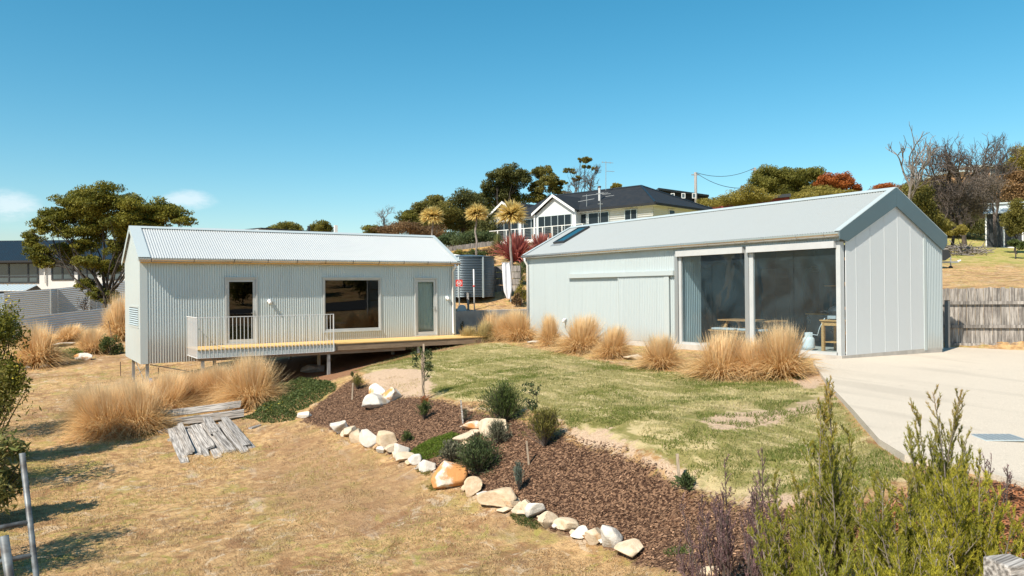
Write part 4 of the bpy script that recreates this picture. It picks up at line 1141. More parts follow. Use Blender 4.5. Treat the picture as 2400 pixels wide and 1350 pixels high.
# ================================================================== FAR HOUSES
def frame_rect(par, o, ud, w, h, n_, mat_f, mat_g, mull=(), trans=(), fw_=.06, name='window'):
    """window in a wall: o lower-left, ud unit right, n_ outward"""
    mb = MB(); o = np.asarray(o, float)
    def bar(u0, u1, z0, z1): mb.obox(o+ud*u0+Z3*z0, ud*(u1-u0), Z3*(z1-z0), n_*.06)
    bar(0, fw_, 0, h); bar(w-fw_, w, 0, h); bar(fw_, w-fw_, 0, fw_); bar(fw_, w-fw_, h-fw_, h)
    for m_ in mull: bar(m_*w-fw_/2, m_*w+fw_/2, fw_, h-fw_)
    f = mb.build(name, mat_f, par)
    mb = MB()
    for t_ in trans: mb.obox(o+ud*fw_+Z3*(t_*h-fw_/2)+n_*.002, ud*(w-2*fw_), Z3*fw_, n_*.052)
    if trans: mb.build('transom', mat_f, f)
    es = [0, *mull, 1]
    for k in range(len(es)-1):
        mb = MB(); mb.obox(o+ud*(es[k]*w+fw_*.4)+Z3*fw_*.5+n_*.012, ud*((es[k+1]-es[k])*w-fw_*.8), Z3*(h-fw_), n_*.008); mb.build('pane', mat_g, f)
    return f
def winglass():
    nt = NT('far_glass'); nt.pbr(nt.mix(nt.noise(nt.coord(), .7, 3), (.03,.045,.05), (.10,.14,.155)), .06); MAT['far_glass'] = nt.m
    nt = NT('far_glass_dark'); nt.pbr(nt.mix(nt.noise(nt.coord(), .7, 3), (.008,.012,.016), (.022,.03,.036)), .12, Specular_IOR_Level=.22); MAT['far_glass_dark'] = nt.m
winglass()
# white house with navy roof on the left
hd = 62.0
o_ = P(-160, 690, hd); o_[2] = gh(o_[0], o_[1])-.3
LH = thing('navy_roof_house', 'long white rendered house with dark navy metal roof behind the big tree', 'house', o_)
def lh(px, py, back=0.0): return P(px, py, hd)+FH3*back
wl = np.linalg.norm((lh(330, 690)-lh(-160, 690)))
ez = lh(100, 609)[2]
MB().obox(o_, RH*wl, FH3*8, Z3*(ez-o_[2])).build('wall', MAT['render_white'], LH)
ra, rb = o_+RH*-.5, o_+RH*(wl+.5)
for q in (ra, rb): q[2] = ez
rt_ = lh(100, 556, 4)[2]
V1 = corr(ra-FH3*.6-Z3*.1, RH, (FH3*4.6+Z3*(rt_-ez+.1))/np.linalg.norm(FH3*4.6+Z3*(rt_-ez+.1)), np.linalg.norm(rb-ra), np.linalg.norm(FH3*4.6+Z3*(rt_-ez+.1)), Z3, pitch=.2, amp=.02, seg=6)
rfo = sheets([V1], 'roof', MAT['roof_navy'], LH)
q = ra+FH3*8.6-Z3*.1; vv = (-FH3*4.6+Z3*(rt_-ez+.1)); MB().obox(q, rb-ra, vv, Z3*.04).build('back_roof', MAT['roof_navy'], rfo)
MB().obox(ra-FH3*.72-Z3*.22, rb-ra, FH3*.14, Z3*.16).build('gutter', MAT['roof_black'], rfo)
MB().tube([lh(162, 568, 3.6), lh(162, 556, 3.6)], .1, 8).build('flue', MAT['galv'], rfo)
def lhw(x0, y0, x1, y1, mull, trans=()):
    a_ = lh(x0, y1, -.002); w = np.linalg.norm(lh(x1, y1)-lh(x0, y1)); h = lh(x0, y0)[2]-a_[2]
    frame_rect(LH, a_, RH, w, h, -FH3, MAT['dark_metal'], MAT['far_glass'], mull, trans, .12)
lhw(-60, 616, 91, 665, (.54, .84), (.33,)); lhw(121, 616, 173, 657, (.5,)); lhw(183, 616, 225, 657, (.5,)); lhw(240, 616, 285, 657, (.5,))
MB().obox(lh(106, 664, -.1), RH*.08, -FH3*.08, Z3*1.9).build('downpipe', MAT['render_white'], LH)
# garden shed roof below it
gs = P(10, 682, 53); gs[2] = gh(gs[0], gs[1])-.1
GS = thing('small_garden_shed', 'small garden shed with pale green metal roof behind the zigzag fence', 'shed', gs)
w0 = P(-60, 682, 53); w1 = P(58, 682, 53)
MB().obox(np.array([w0[0], w0[1], gs[2]]), w1-w0, FH3*2, Z3*(w0[2]-gs[2]-.02)).build('wall', MAT['dark_metal'], GS)
rr = P(-60, 681, 53)-FH3*.2; vv = FH3*1.5+Z3*.42
sheets([corr(rr, (w1-w0)/np.linalg.norm(w1-w0), vv/np.linalg.norm(vv), np.linalg.norm(w1-w0)+.1, np.linalg.norm(vv), Z3, pitch=.3, amp=.02)], 'roof', MAT['flashing'], GS)
MB().prism([w1, w1+FH3*1.3+Z3*.38, w1+FH3*2], RH*.05).build('gable', MAT['dark_metal'], GS)
# flat roofed house behind the cottage ridge
f0, f1 = P(612, 533, 50), P(948, 549, 60)
FR = thing('flat_roof_house', 'low flat roofed house with dark roof edge seen over the cottage ridge', 'house', (f0[0], f0[1], 0))
d_ = f1-f0; d_[2] = 0; n_ = np.array([d_[1], -d_[0], 0])/np.linalg.norm(d_); n_ = n_ if n_ @ FH3 < 0 else -n_
MB().obox(f0-Z3*.09, d_, -n_*7, Z3*.08).build('roof_edge', MAT['dark_metal'], FR)
MB().obox(np.array([f0[0], f0[1], f0[2]-.5])-n_*.3, d_*.62, -n_*6, Z3*.405).build('eave_wall', MAT['board_cream'], FR)
MB().obox(np.array([f0[0], f0[1], -.3])-n_*.6, d_*.98, -n_*5.6, Z3*(f0[2]-.21)).build('wall', MAT['board_cream'], FR)
MB().tube([P(724, 545, 54), P(724, 530, 54)], .1, 8).build('flue', MAT['dark_metal'], FR)
MB().box(P(787, 541, 54)-np.array([.1,.1,.2]), P(787, 535, 54)+np.array([.1,.1,.2])).build('roof_vent', MAT['white_paint'], FR)

# ---- weatherboard house on the hill
ang = math.radians(-47)
c0 = P(1535, 474, 66.0)           # near corner at eave
ul = math.sin(ang)*RH + math.cos(ang)*FH3      # along facade, leftwards and away
vb = math.cos(ang)*RH - math.sin(ang)*FH3      # backwards to the right
c0 = c0 + ul*.5 + vb*.5
EZ = c0[2]; FZ = EZ-2.6
HB = np.array([c0[0], c0[1], 0])
def hp(u, v, z): return HB+ul*u+vb*v+Z3*z
HH = thing('hillside_house', 'cream weatherboard house with black hip roof and verandah on the hill', 'house', hp(0, 0, gh(HB[0], HB[1])-.3))
def boards(u0, v0, u1, v1, z0, z1, name='board_wall'):
    """lapped boards between two plan points; outward side faces the camera"""
    a_, b_ = hp(u0, v0, 0), hp(u1, v1, 0); d = b_-a_; n_ = np.array([d[1], -d[0], 0])/np.linalg.norm(d)
    if n_ @ FH3 > 0: n_ = -n_
    k = max(1, int(round((z1-z0)/.19))); st = (z1-z0)/k; V = []; Q = []
    for i in range(k):
        za, zb = z0+i*st, z0+(i+1)*st; b0 = len(V)
        V += [a_+Z3*za+n_*.028, b_+Z3*za+n_*.028, b_+Z3*zb+n_*.004, a_+Z3*zb+n_*.004, a_+Z3*za+n_*.0, b_+Z3*za+n_*.0]; Q += [(b0, b0+1, b0+2, b0+3), (b0+4, b0+5, b0+1, b0)]
    w = fast(name, V, Q, MAT['board_cream'], HH); 
    return w, n_
GZ = min(gh(*hp(0, 0, 0)[:2]), gh(*hp(10, 0, 0)[:2]))-1.0
mb = MB(); mb.obox(hp(.02, .02, GZ), ul*14.9, vb*9.4, Z3*(EZ-GZ)); mb.build('core_wall', MAT['board_cream'], HH)
mb = MB(); mb.obox(hp(15, .6, GZ), ul*4.6, vb*8, Z3*(EZ-GZ)); mb.build('core_wall', MAT['board_cream'], HH)
boards(0, 0, 7.8, 0, GZ, EZ); boards(0, 0, 0, 9.4, GZ, EZ)
# roof: main hip
ov = .55
e = [hp(-ov, -ov, EZ), hp(15.6, -ov, EZ), hp(15.6, 10, EZ), hp(-ov, 10, EZ)]
RZ = P(1500, 434, depth(hp(3.6, 4.7, 0)))[2]
r0, r1 = hp(4.3, 4.7, RZ), hp(15.6, 4.7, RZ)
mb = MB()
mb.quad(e[0], e[1], r1, r0); mb.quad(e[3], r0, r1, e[2]); mb.add([e[0], r0, e[3]], [(0, 1, 2)])
hr = mb.build('roof', MAT['roof_black'], HH)
for a_, b_ in ((e[0], r0), (e[3], r0), (r0, r1)): MB().tube([a_+Z3*.02, b_+Z3*.02], .09, 6).build('roof_ridge', MAT['roof_navy'], hr)
mb = MB(); 
for a_, b_ in ((e[0], e[1]), (e[0], e[3])): mb.beam(a_-Z3*.1, b_-Z3*.1, .12, .18)
mb.build('gutter', MAT['roof_black'], hr)
mb = MB(); mb.obox(e[0]-Z3*.23+(ul+vb)*.05, ul*15.8, vb*10, Z3*.03); mb.build('soffit', MAT['board_cream'], HH)
# two front gables
def gable(ua, ub, va, apz, name):
    um = (ua+ub)/2
    A0, B0, C0 = hp(ua-.3, va-.35, EZ-.12), hp(ub+.3, va-.35, EZ-.12), hp(um, va-.35, apz)
    mb = MB(); bk = vb*6
    for a_ in (A0, B0): mb.prism([a_, C0, C0+Z3*.09, a_+Z3*.09], bk)
    g = mb.build('gable_roof', MAT['roof_black'], HH)
    mb = MB()
    for a_ in (A0, B0): mb.prism([a_-vb*.03+Z3*.085, C0-vb*.03+Z3*.085, C0-vb*.03-Z3*.16, a_-vb*.03-Z3*.16], vb*.04)
    mb.build('barge_board', MAT['white_paint'], g)
    mb = MB(); mb.prism([hp(ua, va, EZ-.12), hp(ub, va, EZ-.12), hp(um, va, apz-.12)], vb*.05); mb.build('gable_wall', MAT['board_cream'], g)
    mb = MB(); mb.obox(hp(ua, va, GZ), ul*(ub-ua), vb*2.5, Z3*(EZ-.13-GZ)); mb.build('bay_wall', MAT['board_cream'], HH)
    return g
gable(7.85, 12.5, -.9, P(1311, 458, 73)[2], 'a'); gable(15.1, 19.6, -.2, P(1190, 473, 78)[2], 'b')
def hw(u0, u1, v, z0, z1, mull, trans=(), dark=True, name='window'):
    frame_rect(HH, hp(u1, v-.03, z0), -ul, u1-u0, z1-z0, -vb, MAT['flashing'], MAT['far_glass_dark'], mull, trans, .05, name)
hw(8.15, 12.2, -.9, FZ+.15, EZ-.35, (.2,.4,.6,.8)); hw(15.4, 19.3, -.2, FZ+.15, EZ-.4, (.25,.5,.75))
hw(12.75, 14.9, -.05, FZ+.1, EZ-.4, (.5,)); hw(4.6, 6.9, -.0, FZ+.05, EZ-.35, (.5,), name='sliding_door'); hw(1.6, 2.9, -.0, FZ+1.0, EZ-.35, (.5,)); hw(7.1, 7.8, -.0, FZ+.05, EZ-.35, ())
frame_rect(HH, hp(-.03, 2.4, FZ+.9), vb, 1.0, 1.35, -ul, MAT['white_paint'], MAT['far_glass_dark'], (), (), .07)
frame_rect(HH, hp(-.03, 6.8, FZ+.9), vb, 1.2, 1.35, -ul, MAT['white_paint'], MAT['far_glass_dark'], (), (), .07)
MB().beam(hp(7.7, -.95, FZ-.5), hp(7.7, -.95, EZ-.12), .14, .14, vb).build('verandah_post', MAT['white_paint'], HH); MB().beam(hp(12.65, -.95, FZ-.5), hp(12.65, -.95, EZ-.12), .14, .14, vb).build('verandah_post', MAT['white_paint'], HH)
# deck with wire balustrade
DK0, DK1, DV = 5.2, 16.6, -3.2
MB().obox(hp(DK0, DV, FZ-.35), ul*(DK1-DK0), vb*3.2, Z3*.32).build('deck_floor', MAT['white_paint'], HH)
MB().obox(hp(DK0+.3, DV+.5, GZ-1.5), ul*(DK1-DK0-.6), vb*2.4, Z3*(FZ-.36-GZ+1.5)).build('deck_base', MAT['render_white'], HH)
MB().beam(hp(DK0, DV+.05, FZ+1.0), hp(DK1, DV+.05, FZ+1.0), .09, .06).build('handrail', MAT['white_paint'], HH)
MB().beam(hp(DK0, DV+.05, FZ+1.0), hp(DK0, -.1, FZ+1.0), .09, .06).build('handrail', MAT['white_paint'], HH)
for i in range(11):
    u = DK0+(DK1-DK0)*i/10; MB().beam(hp(u, DV+.05, FZ-.03), hp(u, DV+.05, FZ+.965), .08, .08, vb).build('rail_post', MAT['white_paint'], HH)
for k in range(6):
    z = FZ+.12+k*.14; MB().tube([hp(DK0, DV+.05, z), hp(DK1, DV+.05, z)], .008, 4).build('rail_wire', MAT['galv'], HH)
for u, r, lb in ((11.3, .18, 'largest terracotta pot before the front gable windows'), (12.9, .15, 'small terracotta pot between the two house gables'), (9.2, .17, 'terracotta pot towards the sliding door of the hill house')):
    c_ = hp(u, DV+.5, FZ-.03); pt_ = thing('plant_pot', lb, 'pot', c_, 'pots on the hillside deck')
    MB().lathe(c_, [(r*.7,0),(r,.4),(r*1.08,.42),(r*1.05,.46)], 12).build('pot_body', MAT['terracotta'], pt_)
# flue, aerials
fl = P(1405, 482, depth(hp(7.5, 1, 0))); MB().tube([fl-Z3*.5, P(1405, 440, depth(fl))], .11, 8).build('flue', MAT['board_cream'], hr); MB().tube([P(1405, 440, depth(fl)), P(1405, 436, depth(fl))], .14, 8).build('flue_cap', MAT['rust'], hr)
def yagi(name, label, px, py0, py1, d, els, group=None):
    b_ = P(px, py1, d); t_ = P(px, py0, d); an = thing(name, label, 'aerial', b_, group)
    MB().tube([b_, t_], .03, 6).build('mast', MAT['galv'], an)
    for (dx0, dy0, dx1, dy1) in els: MB().tube([P(px+dx0, py0+dy0, d), P(px+dx1, py0+dy1, d)], .025, 5).build('element', MAT['galv'], an)
    return an
dd = depth(hp(8, 3, 0))
yagi('roof_aerial', 'tall thin television aerial mast on the black hip roof', 1420, 378, 446, dd, [(-10,2,17,4),(0,23,20,24),(-8,0,-8,4),(10,1,10,6)])
yagi('roof_aerial', 'low pale television aerial with cross bars over the house front', 1375, 456, 486, depth(hp(8, -.5, 0)), [(-20,17,18,10),(-10,4,50,-4),(0,0,0,8),(22,-2,40,-4),(36,0,56,-2),(44,5,64,2)])
yagi('roof_aerial', 'slim pale mast standing before the hillside house windows', 1407, 470, 530, depth(hp(6, -3, 0)), [(-6,8,6,8)])

# dark house behind, red roofed cottage, flues and power poles
dh = P(1550, 446, 92); DH = thing('dark_hill_house', 'small black timber house half hidden behind the hill roof', 'house', (dh[0], dh[1], gh(dh[0], dh[1])-1))
q0, q1 = P(1542, 446, 92), P(1660, 462, 98); d_ = q1-q0
MB().prism([q0, q1, np.array([q1[0], q1[1], 3]), np.array([q0[0], q0[1], 3])], FH3*6).build('wall', MAT['roof_black'], DH)
MB().prism([q0+Z3*.25-FH3*.4, q1+Z3*.25-FH3*.4, q1-FH3*.4, q0-FH3*.4], FH3*7).build('roof', MAT['dark_metal'], DH)
for px in (1572, 1597, 1622):
    a_ = P(px, 465, 92)-FH3*.02; frame_rect(DH, a_, RH, .45, .6, -FH3, MAT['white_paint'], MAT['far_glass'], (), (), .07)
rh = P(1770, 470, 88); RHs = thing('red_hill_house', 'red walled house with low dark roof among hillside scrub', 'house', (rh[0], rh[1], gh(rh[0], rh[1])-1))
q0, q1 = P(1690, 478, 88), P(1850, 462, 86)
MB().prism([q0, q1, np.array([q1[0], q1[1], 4]), np.array([q0[0], q0[1], 4])], FH3*5).build('wall', MAT['red_roofing'], RHs)
MB().prism([q0+Z3*.35-FH3*.5, q1+Z3*.35-FH3*.5, q1-FH3*.5, q0-FH3*.5], FH3*6).build('roof', MAT['dark_metal'], RHs)
MB().tube([P(1740, 470, 86), P(1740, 440, 86)], .16, 8).build('flue', MAT['render_white'], RHs); MB().tube([P(1740, 440, 86), P(1740, 436, 86)], .2, 8).build('flue_cap', MAT['rust'], RHs)
pA = P(1630, 404, 96); pB = P(1769, 393, 105)
for (t_, px, py, d, lb) in ((pA, 1631, 456, 96, 'pale slender power pole rising behind the black hip roof'), (pB, 1776, 445, 105, 'leaning weathered power pole among the hillside trees')):
    b_ = P(px, py, d); b_[2] = min(b_[2], gh(b_[0], b_[1]))-.2
    pp = polething('power_pole', lb, 'pole', t_, b_, .17, 'grey_timber', None)
    MB().beam(t_-Z3*.3-RH*.5, t_-Z3*.3+RH*.5, .1, .1).build('cross_arm', MAT['grey_timber'], pp)
def wire(a_, b_, sag, lb):
    pts = [a_+(b_-a_)*s-Z3*sag*4*s*(1-s) for s in np.linspace(0, 1, 13)]
    w = thing('power_line', lb, 'wire', a_); MB().tube(pts, .03, 4).build('cable', MAT['black_plastic'], w)
wire(pA, pB, .8, 'sagging cable strung between the two hillside power poles'); wire(pA, P(1738, 441, 87), .5, 'service cable from pale pole down to red house')
# orange house high on the right
q0 = P(2235, 412, 128); OH = thing('orange_house', 'orange rendered house with pale flat roof behind bare trees', 'house', (q0[0], q0[1], gh(q0[0], q0[1])-2))
for i, (a_, b_, zt, zb) in enumerate((((2232, 0), (2262, 0), 404, 428), ((2262, 0), (2372, 0), 392, 432))):
    l, r = P(a_[0], zt, 128+i), P(b_[0], zt, 128+i); bt_ = P(a_[0], zb, 128)[2]-4
    MB().prism([l, r, np.array([r[0], r[1], bt_]), np.array([l[0], l[1], bt_])], FH3*8).build('wall', MAT['orange_wall'], OH)
    MB().prism([l+Z3*.3-RH*.4-FH3*.6, r+Z3*.3+RH*.4-FH3*.6, r+RH*.4-FH3*.6+Z3*.003, l-RH*.4-FH3*.6+Z3*.003], FH3*9).build('roof', MAT['flashing'], OH)
frame_rect(OH, P(2278, 412, 128.9), RH, 2.0, 1.3, -FH3, MAT['white_paint'], MAT['far_glass'], (.5,), (), .08); frame_rect(OH, P(2320, 412, 128.9), RH, 2.0, 1.3, -FH3, MAT['white_paint'], MAT['far_glass'], (.5,), (), .08)
q0, q1 = P(2118, 432, 110), P(2200, 421, 114); gw = thing('garden_wall', 'long pale garden wall on the hilltop behind the dead tree', 'wall', (q0[0], q0[1], gh(q0[0], q0[1])))
MB().prism([q0, q1, np.array([q1[0], q1[1], gh(q1[0], q1[1])-1]), np.array([q0[0], q0[1], gh(q0[0], q0[1])-1])], FH3*.3).build('wall_face', MAT['render_white'], gw)
# grey shed on the field
s0, s1 = P(2311, 568, 70), P(2425, 572, 68); sz = gh(s0[0], s0[1])-.05
GSH = thing('grey_field_shed', 'dark grey panelled shed with white posts at the top of the field', 'shed', (s0[0], s0[1], sz))
d_ = s1-s0; d_[2] = 0; w_ = np.linalg.norm(d_); d_ /= w_; hh_ = P(2311, 503, 70)[2]-sz; n_ = np.array([d_[1], -d_[0], 0]); n_ = n_ if n_ @ FH3 < 0 else -n_
o2 = np.array([s0[0], s0[1], sz])
MB().obox(o2, d_*w_, -n_*3.2, Z3*hh_).build('wall', MAT['roof_black'], GSH)
for k in range(14): MB().obox(o2+d_*(.05+k*w_/14)+n_*.002, d_*(w_/14-.04), n_*.02, Z3*hh_).build('panel', MAT['dark_metal'], GSH)
for t in (.0, 1.35, 2.75, 4.1): MB().obox(o2+d_*(t-.05)+n_*.024, d_*.12, n_*.04, Z3*hh_).build('post', MAT['white_paint'], GSH)
MB().obox(o2-d_*.1+n_*.07-Z3*.25, d_*(w_+.2), -n_*3.3, Z3*.22).build('base_beam', MAT['white_paint'], GSH)
MB().prism([o2-d_*.2+n_*.4+Z3*(hh_+.01), o2-d_*.2+n_*.4+Z3*(hh_+.08), o2-d_*.2-n_*1.6+Z3*(hh_+.85), o2-d_*.2-n_*1.6+Z3*(hh_+.78)], d_*(w_+.4)).build('roof', MAT['flashing'], GSH)
MB().obox(o2-n_*1.7+d_*.1+Z3*(hh_), d_*3.0, -n_*1.5, Z3*1.0).build('clerestory', MAT['render_white'], GSH)
MB().obox(o2-n_*1.5+d_*.0+Z3*(hh_+1.02), d_*3.3, -n_*2, Z3*.12).build('upper_roof', MAT['flashing'], GSH)
# boat trailer
b0 = P(2212, 628, 46); b0[2] = gh(b0[0], b0[1]); tr_ = thing('boat_trailer', 'small boat under dark cover on a galvanised trailer in the field', 'trailer', b0)
def bt2(l, f, z): return b0+RH*l+FH3*f+Z3*z
MB().prism([bt2(-3,0,.55), bt2(.1,0,.5), bt2(.45,0,.75), bt2(.3,0,1.12), bt2(-3,0,1.2)], FH3*1.4).build('boat_hull', MAT['dark_metal'], tr_)
MB().beam(bt2(-3,.5,.42), bt2(1.2,.6,.42), .08, .1).build('draw_bar', MAT['galv'], tr_); MB().beam(bt2(-.6,1.2,.42), bt2(.9,.62,.42), .08, .08).build('draw_bar', MAT['galv'], tr_)
MB().tube([bt2(.75,.6,.1), bt2(.75,.6,.8)], .035, 8).build('jockey_stand', MAT['galv'], tr_); MB().tube([bt2(.75,.55,.1), bt2(.75,.68,.1)], .1, 12).build('jockey_wheel', MAT['black_plastic'], tr_)
MB().tube([bt2(1.15,.6,.45), bt2(1.35,.6,.52)], [.06, .05], 8).build('coupling', MAT['white_paint'], tr_); MB().tube([bt2(-1.2,-.1,.28), bt2(-1.2,.1,.28)], .28, 16).build('wheel', MAT['black_plastic'], tr_)
MB().lathe(bt2(-.15,.6,1.2), [(.12,-.1),(.16,0),(.12,.12),(.03,.15)], 10).build('blue_buoy', MAT['blue_plastic'], tr_)

# far timber fence and sleeper edging in the garden behind the tank
def far_fence(name, label, pxs, d0, d1, h, mat='paling', step=.14):
    a_, b_ = P(pxs[0][0], pxs[0][1], d0), P(pxs[1][0], pxs[1][1], d1)
    t = thing(name, label, 'fence', (a_[0], a_[1], gh(a_[0], a_[1])))
    L = np.linalg.norm(b_-a_); n = int(L/step); mb = MB(); d = (b_-a_)/L
    nn = np.array([d[1], -d[0], 0]); nn = nn if nn @ FH3 < 0 else -nn
    for i in range(n):
        p = a_+d*i*step; g = gh(p[0], p[1])-.1; hh = max(.3, p[2]-g+random.uniform(-.03, .03)); mb.obox(np.array([p[0], p[1], g])+nn*.015*(i % 2), d*np.array([1,1,0])*step*.94, nn*.015, Z3*hh)
    o = mb.build('palings', MAT[mat], t); o['kind'] = 'stuff'
    MB().beam(a_-Z3*h*.3+nn*.06, b_-Z3*h*.3+nn*.06, .06, .08).build('rail', MAT[mat], t)
    return t
far_fence('hillside_fence', 'dark weathered paling fence climbing the hill garden behind the tank', ((1035, 580), (1165, 563)), 58, 60, 1.6)
for i, (a_, b_, d, lb) in enumerate((((1050, 592), (1160, 578), 54, 'long honey timber rail along the upper garden terrace'), ((1062, 612), (1100, 606), 52, 'short honey timber sleeper by the white car'))):
    p0, p1 = P(*a_, d), P(*b_, d+1.5); t = thing('timber_rail', lb, 'timber', p0)
    MB().beam(p0, p1, .1, .16).build('beam', MAT['deck_board'], t)
    for s in (.05, .5, .95):
        q = p0+(p1-p0)*s; MB().box((q[0]-.06, q[1]-.06, gh(q[0], q[1])-.15), (q[0]+.06, q[1]+.06, q[2]-.081)).build('post', MAT['deck_board'], t)
# white car, only its end shows beyond the cottage roof
cr = GP(1046, 634); car = thing('white_car', 'white parked car half hidden behind the cottage roof end', 'car', cr)
def cp(l, f, z): return cr+RH*l+FH3*f+Z3*z
MB().prism([cp(-3,0,.35), cp(.95,0,.35), cp(1.0,0,.62), cp(.85,0,.82), cp(.05,0,.95), cp(-.5,0,1.45), cp(-3,0,1.5)], FH3*1.7).build('body', MAT['white_paint'], car, bevel=.04)
MB().prism([cp(-.02,-.012,.97), cp(-.45,-.012,1.38), cp(-1.2,-.012,1.4), cp(-1.2,-.012,.97)], FH3*.01).build('side_window', MAT['far_glass_dark'], car)
MB().prism([cp(.08,.1,.97), cp(-.45,.1,1.43), cp(-.43,.1,1.46), cp(.1,.1,.985)], FH3*1.5).build('windscreen', MAT['far_glass_dark'], car)
MB().tube([cp(.3,-.03,.32), cp(.3,.2,.32)], .32, 16).build('wheel', MAT['black_plastic'], car)
MB().box(cp(.9,.1,.6), cp(1.0,.4,.72)).build('headlight', MAT['cushion'], car)

# ================================================================== FOREGROUND BITS
# steel pipe frame at the lower left
def pole_to_ground(a_, b_):
    d = b_-a_; t = (hz(b_[0], b_[1])-.1-a_[2])/d[2]; return a_+d*t
a1, a2 = P(52, 1062, 6.0), P(85, 1350, 5.95); g1 = pole_to_ground(a1, a2)
off = np.array([-.75, .25, 0.0])
lf = thing('pipe_frame', 'leaning grey steel pipe frame with cross rungs on the dry grass', 'frame', g1)
MB().tube([a1, g1], .022, 10).build('upright', MAT['pipe_paint'], lf, smooth=True); MB().tube([a1+off+Z3*.02, g1+off], .022, 10).build('upright', MAT['pipe_paint'], lf, smooth=True)
for py in (1224, 1301):
    s = (py-1062)/288; q = a1+(a2-a1)*s; MB().tube([q, q+off-Z3*.1], .02, 8).build('rung', MAT['pipe_paint'], lf, smooth=True)
q = g1+(a1-g1)*.25; MB().tube([q, q+off], .013, 8).build('rung', MAT['rust'], lf, smooth=True)
a1, a2 = P(9, 1256, 4.7), P(22, 1350, 4.68); g1 = pole_to_ground(a1, a2)
polething('steel_pole', 'short grey steel pipe pole beside the pipe frame', 'pole', a1, g1, .026, 'pipe_paint', n=12)
# square timber post lower right
c_ = P(2366, 1312, 4.0); g = gh(c_[0], c_[1])-.1
tp = thing('timber_post', 'thick square weathered timber post with flat top by the mulch', 'post', (c_[0], c_[1], g))
u1 = np.array([math.cos(.35), -math.sin(.35), 0]); u2 = np.array([math.sin(.35), math.cos(.35), 0])
MB().obox(np.array([c_[0], c_[1], g])-u1*.085-u2*.085, u1*.17, u2*.17, Z3*(c_[2]-g)).build('post_body', MAT['grey_timber'], tp, bevel=.008)

# ------------------------------------------------------------------ rocks
def ico(sub):
    bm = bmesh.new(); bmesh.ops.create_icosphere(bm, subdivisions=sub, radius=1.0)
    V = np.array([v.co[:] for v in bm.verts]); Fq = np.array([[l.index for l in f.verts] for f in bm.faces]); bm.free(); return V, Fq
ICO4 = ico(4)
def rock(px, py, w, h, mat, label, group=None, seed=0, flat=False, name='garden_rock'):
    r = np.random.default_rng(1000+seed)
    base = G(px, py+h*.42); d = depth(base)
    k_ = 1.2 if w < 50 else 1.06; W, H = w/F*d*k_, h/F*d*(k_+.06)
    V = ICO4[0].copy()
    for _ in range(11):
        n_ = r.normal(size=3); n_ /= np.linalg.norm(n_); off_ = r.uniform(.42, .78)
        ex = np.maximum(0, V @ n_-off_); V -= ex[:, None]*n_
    # chipped relief
    for fq, am in ((2.3, .03), (5.1, .02), (13, .014)):
        ph = r.uniform(0, 6, 3); V *= (1+am*np.sin(V[:, 0]*fq+ph[0])*np.sin(V[:, 1]*fq*1.1+ph[1])*np.sin(V[:, 2]*fq*.9+ph[2]))[:, None]
    V += r.normal(size=V.shape)*.004
    lo, hi = V.min(0), V.max(0); V = (V-(lo+hi)/2)/((hi-lo)/2)
    D = W*r.uniform(.65, .95)
    X = V[:, 0]*W/2; Yd = V[:, 1]*D/2; Zc = (V[:, 2]*.62+.38)*H*.62
    tl = r.uniform(-.14, .14); X, Zc = X, Zc+X*math.tan(tl)*.4
    c_ = base.copy()+FH3*D*.28; c_[2] = gh(c_[0], c_[1])
    Wd = c_+RH*X[:, None]+FH3*Yd[:, None]+Z3*Zc[:, None]
    o = fast(name, Wd, ICO4[1], MAT[mat], org=c_)
    return tag(o, label, 'rock', group)
EDGE = 'rocks edging the mulch bed'
rl = [(795,1001,40,34,'rock_white'),(818,1014,32,26,'rock_cream'),(838,1022,34,38,'rock_cream'),(866,1027,46,48,'rock_white'),(907,1029,52,48,'rock_tan'),(884,1049,22,14,'rock_tan'),(917,1053,30,22,'rock_cream'),
 (941,1053,34,40,'rock_white'),(950,1070,40,22,'rock_cream'),(972,1077,28,28,'rock_white'),(1000,1090,36,32,'rock_white'),(1109,1140,36,50,'rock_tan'),(1200,1177,38,24,'rock_tan'),(1183,1195,34,14,'rock_cream'),(1214,1187,28,30,'rock_cream'),(1234,1186,32,34,'rock_cream'),
 (1254,1194,42,44,'rock_white'),(1287,1219,44,44,'rock_cream'),(1327,1228,58,34,'rock_cream'),(1362,1246,42,30,'rock_white'),(1396,1254,42,46,'rock_cream'),(1436,1257,46,62,'rock_white')]
LB = {'rock_white': 'chalk white edging rock in the row along the mulch bed', 'rock_cream': 'cream sandstone edging rock in the row along the mulch bed', 'rock_tan': 'tan sandstone edging rock in the row along the mulch bed'}
ORD = 'first second third fourth fifth sixth seventh eighth ninth tenth eleventh twelfth thirteenth fourteenth fifteenth sixteenth seventeenth eighteenth nineteenth twentieth twentyfirst twentysecond'.split()
CN = {'rock_white': 'chalk white', 'rock_cream': 'cream sandstone', 'rock_tan': 'tan sandstone'}
for i, (px, py, w, h, m_) in enumerate(rl): rock(px, py, w, h, m_, ('flat ' if w > h*1.6 else 'tall ' if h > w else '')+CN[m_]+' edging rock, '+ORD[i]+' of the plain ones from the deck end', EDGE, i)
for i, (px, py) in enumerate(((807,1016),(852,1038),(893,1056),(929,1064),(962,1082),(986,1090),(1026,1108),(1092,1146),(1132,1160),(1222,1202),(1270,1212),(1307,1232),(1345,1246),(1379,1258),(1416,1268),(1456,1284))):
    rock(px, py, random.uniform(18, 27), random.uniform(14, 20), ('rock_cream', 'rock_tan', 'rock_white')[i % 3], 'small '+('cream', 'tan', 'white')[i % 3]+' filler stone, '+ORD[i]+' of those wedged in the edging row', 'filler stones in the edging row', 160+i)
rock(1052, 1115, 84, 82, 'rock_orange', 'largest white boulder streaked with bright orange in the edging row', EDGE, 101)
